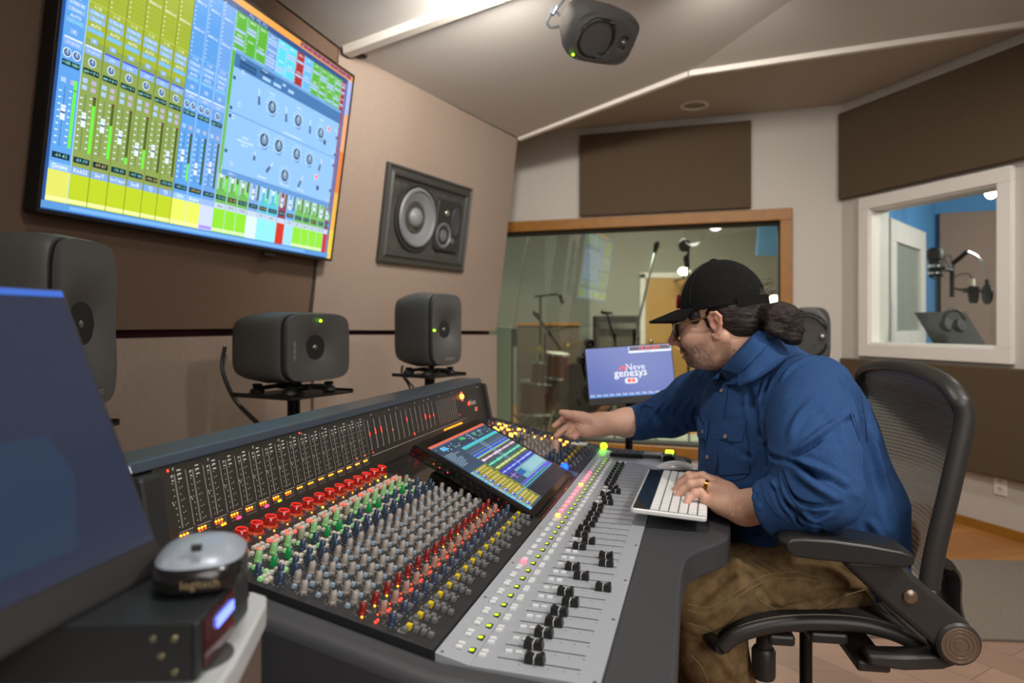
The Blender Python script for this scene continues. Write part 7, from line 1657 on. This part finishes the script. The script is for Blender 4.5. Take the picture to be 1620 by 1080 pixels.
for s_ in(-1,1):
    mb=MB(); mb.add([Vector(H(.102-.006*abs(x)/.024*(1 if x*s_>0 else 0),s_*.034+x,.004+z)) for x,z in rrect(.048,.040,.012,5)],[tuple(range(24))]); o=mb.build('lens',M_len,bpy.data.objects['glasses'])
# ---- ring and bracelet -----------------------------------------------------------------
rc=(Vector(LM['r'])-Vector((0,0,.004)))*.45+Vector(LF['r'][0])*.55; rd_=(Vector(LF['r'][0])-Vector(LM['r'])).normalized()
mb=MB(); mb.lathe([(.0112,-.004),(.0126,-.0035),(.0126,.0035),(.0112,.004)],24,rc+Vector((0,0,-.0005)),rd_,close=False); mb.lathe([(.0112,-.004),(.0112,.004)],24,rc+Vector((0,0,-.0005)),rd_,close=False); tag(mb.build('ring',mat('gold_ring','#b88a40',.25,1.),person,smooth=True),None)
bc=Vector(RW)*.93+Vector(RE)*.07; bd=(Vector(RE)-Vector(RW)).normalized()
mb=MB(); mb.lathe([(.0325,-.007),(.0338,-.006),(.0338,.006),(.0325,.007)],36,bc,bd,close=False); mb.lathe([(.0322,-.007),(.0322,.007)],36,bc,bd,close=False); mb.build('bracelet',mat('copper_bracelet','#8a6450',.25,.9),person)
# the pale control he is turning, part of the console
s_,t_=1.96,-.412
tip=Vector(RF['m'][3]); loc_t=(tip.x*CD-tip.y*SD); loc_s=(tip.x*SD+tip.y*CD)
mb=MB(MC); b0=deck(loc_s,loc_t,0); hgt=max(.012,tip.z-.008-b0.z); mb.lathe([(.013,0),(.0125,.003),(.0105,.004),(.0098,hgt-.001),(.009,hgt),(0,hgt)],28,b0,None,close=False); o=mb.build('large_knob',mat('pale_pink_knob','#c8a898',.35),con); print('knob h',hgt,loc_s,loc_t)
# ================================================================ LIGHT AND CAMERA
def area(name,loc,target,size,power,col=(1,.9,.78),sy=None,spread=180):
    l=bpy.data.lights.new(name,'AREA'); l.shape='RECTANGLE' if sy else 'DISK'; l.size=size; l.energy=power; l.color=col; l.spread=math.radians(spread)
    if sy: l.size_y=sy
    o=bpy.data.objects.new(name,l); COL.objects.link(o); o.location=loc; o.rotation_euler=(Vector(target)-Vector(loc)).to_track_quat('-Z','Y').to_euler(); return o
def spot(name,loc,target,power,angle=80,blend=.6,size=.04,col=(1,.88,.74)):
    l=bpy.data.lights.new(name,'SPOT'); l.energy=power; l.spot_size=math.radians(angle); l.spot_blend=blend; l.shadow_soft_size=size; l.color=col
    o=bpy.data.objects.new(name,l); COL.objects.link(o); o.location=loc; o.rotation_euler=(Vector(target)-Vector(loc)).to_track_quat('-Z','Y').to_euler(); return o
spot('added_key_spot',(1.75,.1,2.88),(.75,1.7,.8),150,120,.8,.12,(1,.95,.90))  # unseen spot added to light the man and the console
spot('added_left_spot',(-.1,.7,2.70),(.0,1.9,.8),55,120,.9,.12,(1,.95,.90))  # added spot without a fixture, brightens the console from the left
spot('added_right_spot',(2.35,2.3,2.80),(1.9,3.4,.6),110,140,.9,.10,(1,.94,.87))  # added spot without a fixture, brightens the right side of the room
spot('downlight_middle',(1.0,2.9,2.72),(1.2,4.4,1.3),75,140,.9,.10,(1,.94,.88))
area('room_fill',(1.2,-1.3,1.9),(.6,2.4,1.2),2.0,42,(1,.95,.90))
spot('wall_spot',(-.02,2.70,2.575),(-.35,4.0,1.95),120,150,1.0,.08,(1,.94,.88))
spot('ceiling_wash',(.15,2.2,2.30),(-.1,3.1,2.9),6,140,1.0,.10,(1,.95,.88))
area('live_room_light',(1.6,7.6,2.85),(1.6,8.0,0),1.6,420,(1,.93,.82))
area('live_room_light_left',(-.9,8.4,2.85),(-.6,8.6,0),.8,40,(.95,1,.96))
area('booth_light',(4.3,4.4,2.42),(4.0,5.2,1.0),.8,95,(1,.96,.92))
w=bpy.data.worlds.new('world'); scene.world=w; w.use_nodes=True; w.node_tree.nodes['Background'].inputs[0].default_value=(.7,.66,.6,1); w.node_tree.nodes['Background'].inputs[1].default_value=.28
cam=bpy.data.cameras.new('camera'); co=bpy.data.objects.new('camera',cam); COL.objects.link(co)
co.location=(0,0,1.2); co.rotation_euler=(PI/2,0,0); cam.lens=24; cam.sensor_width=36; cam.shift_y=-28/1620; cam.clip_start=.02
cam.dof.use_dof=True; cam.dof.focus_distance=1.28; cam.dof.aperture_fstop=3.6
scene.camera=co
scene.view_settings.view_transform='Standard'; scene.view_settings.look='None'; scene.view_settings.exposure=.12; scene.view_settings.gamma=1; scene.view_settings.use_curve_mapping=False
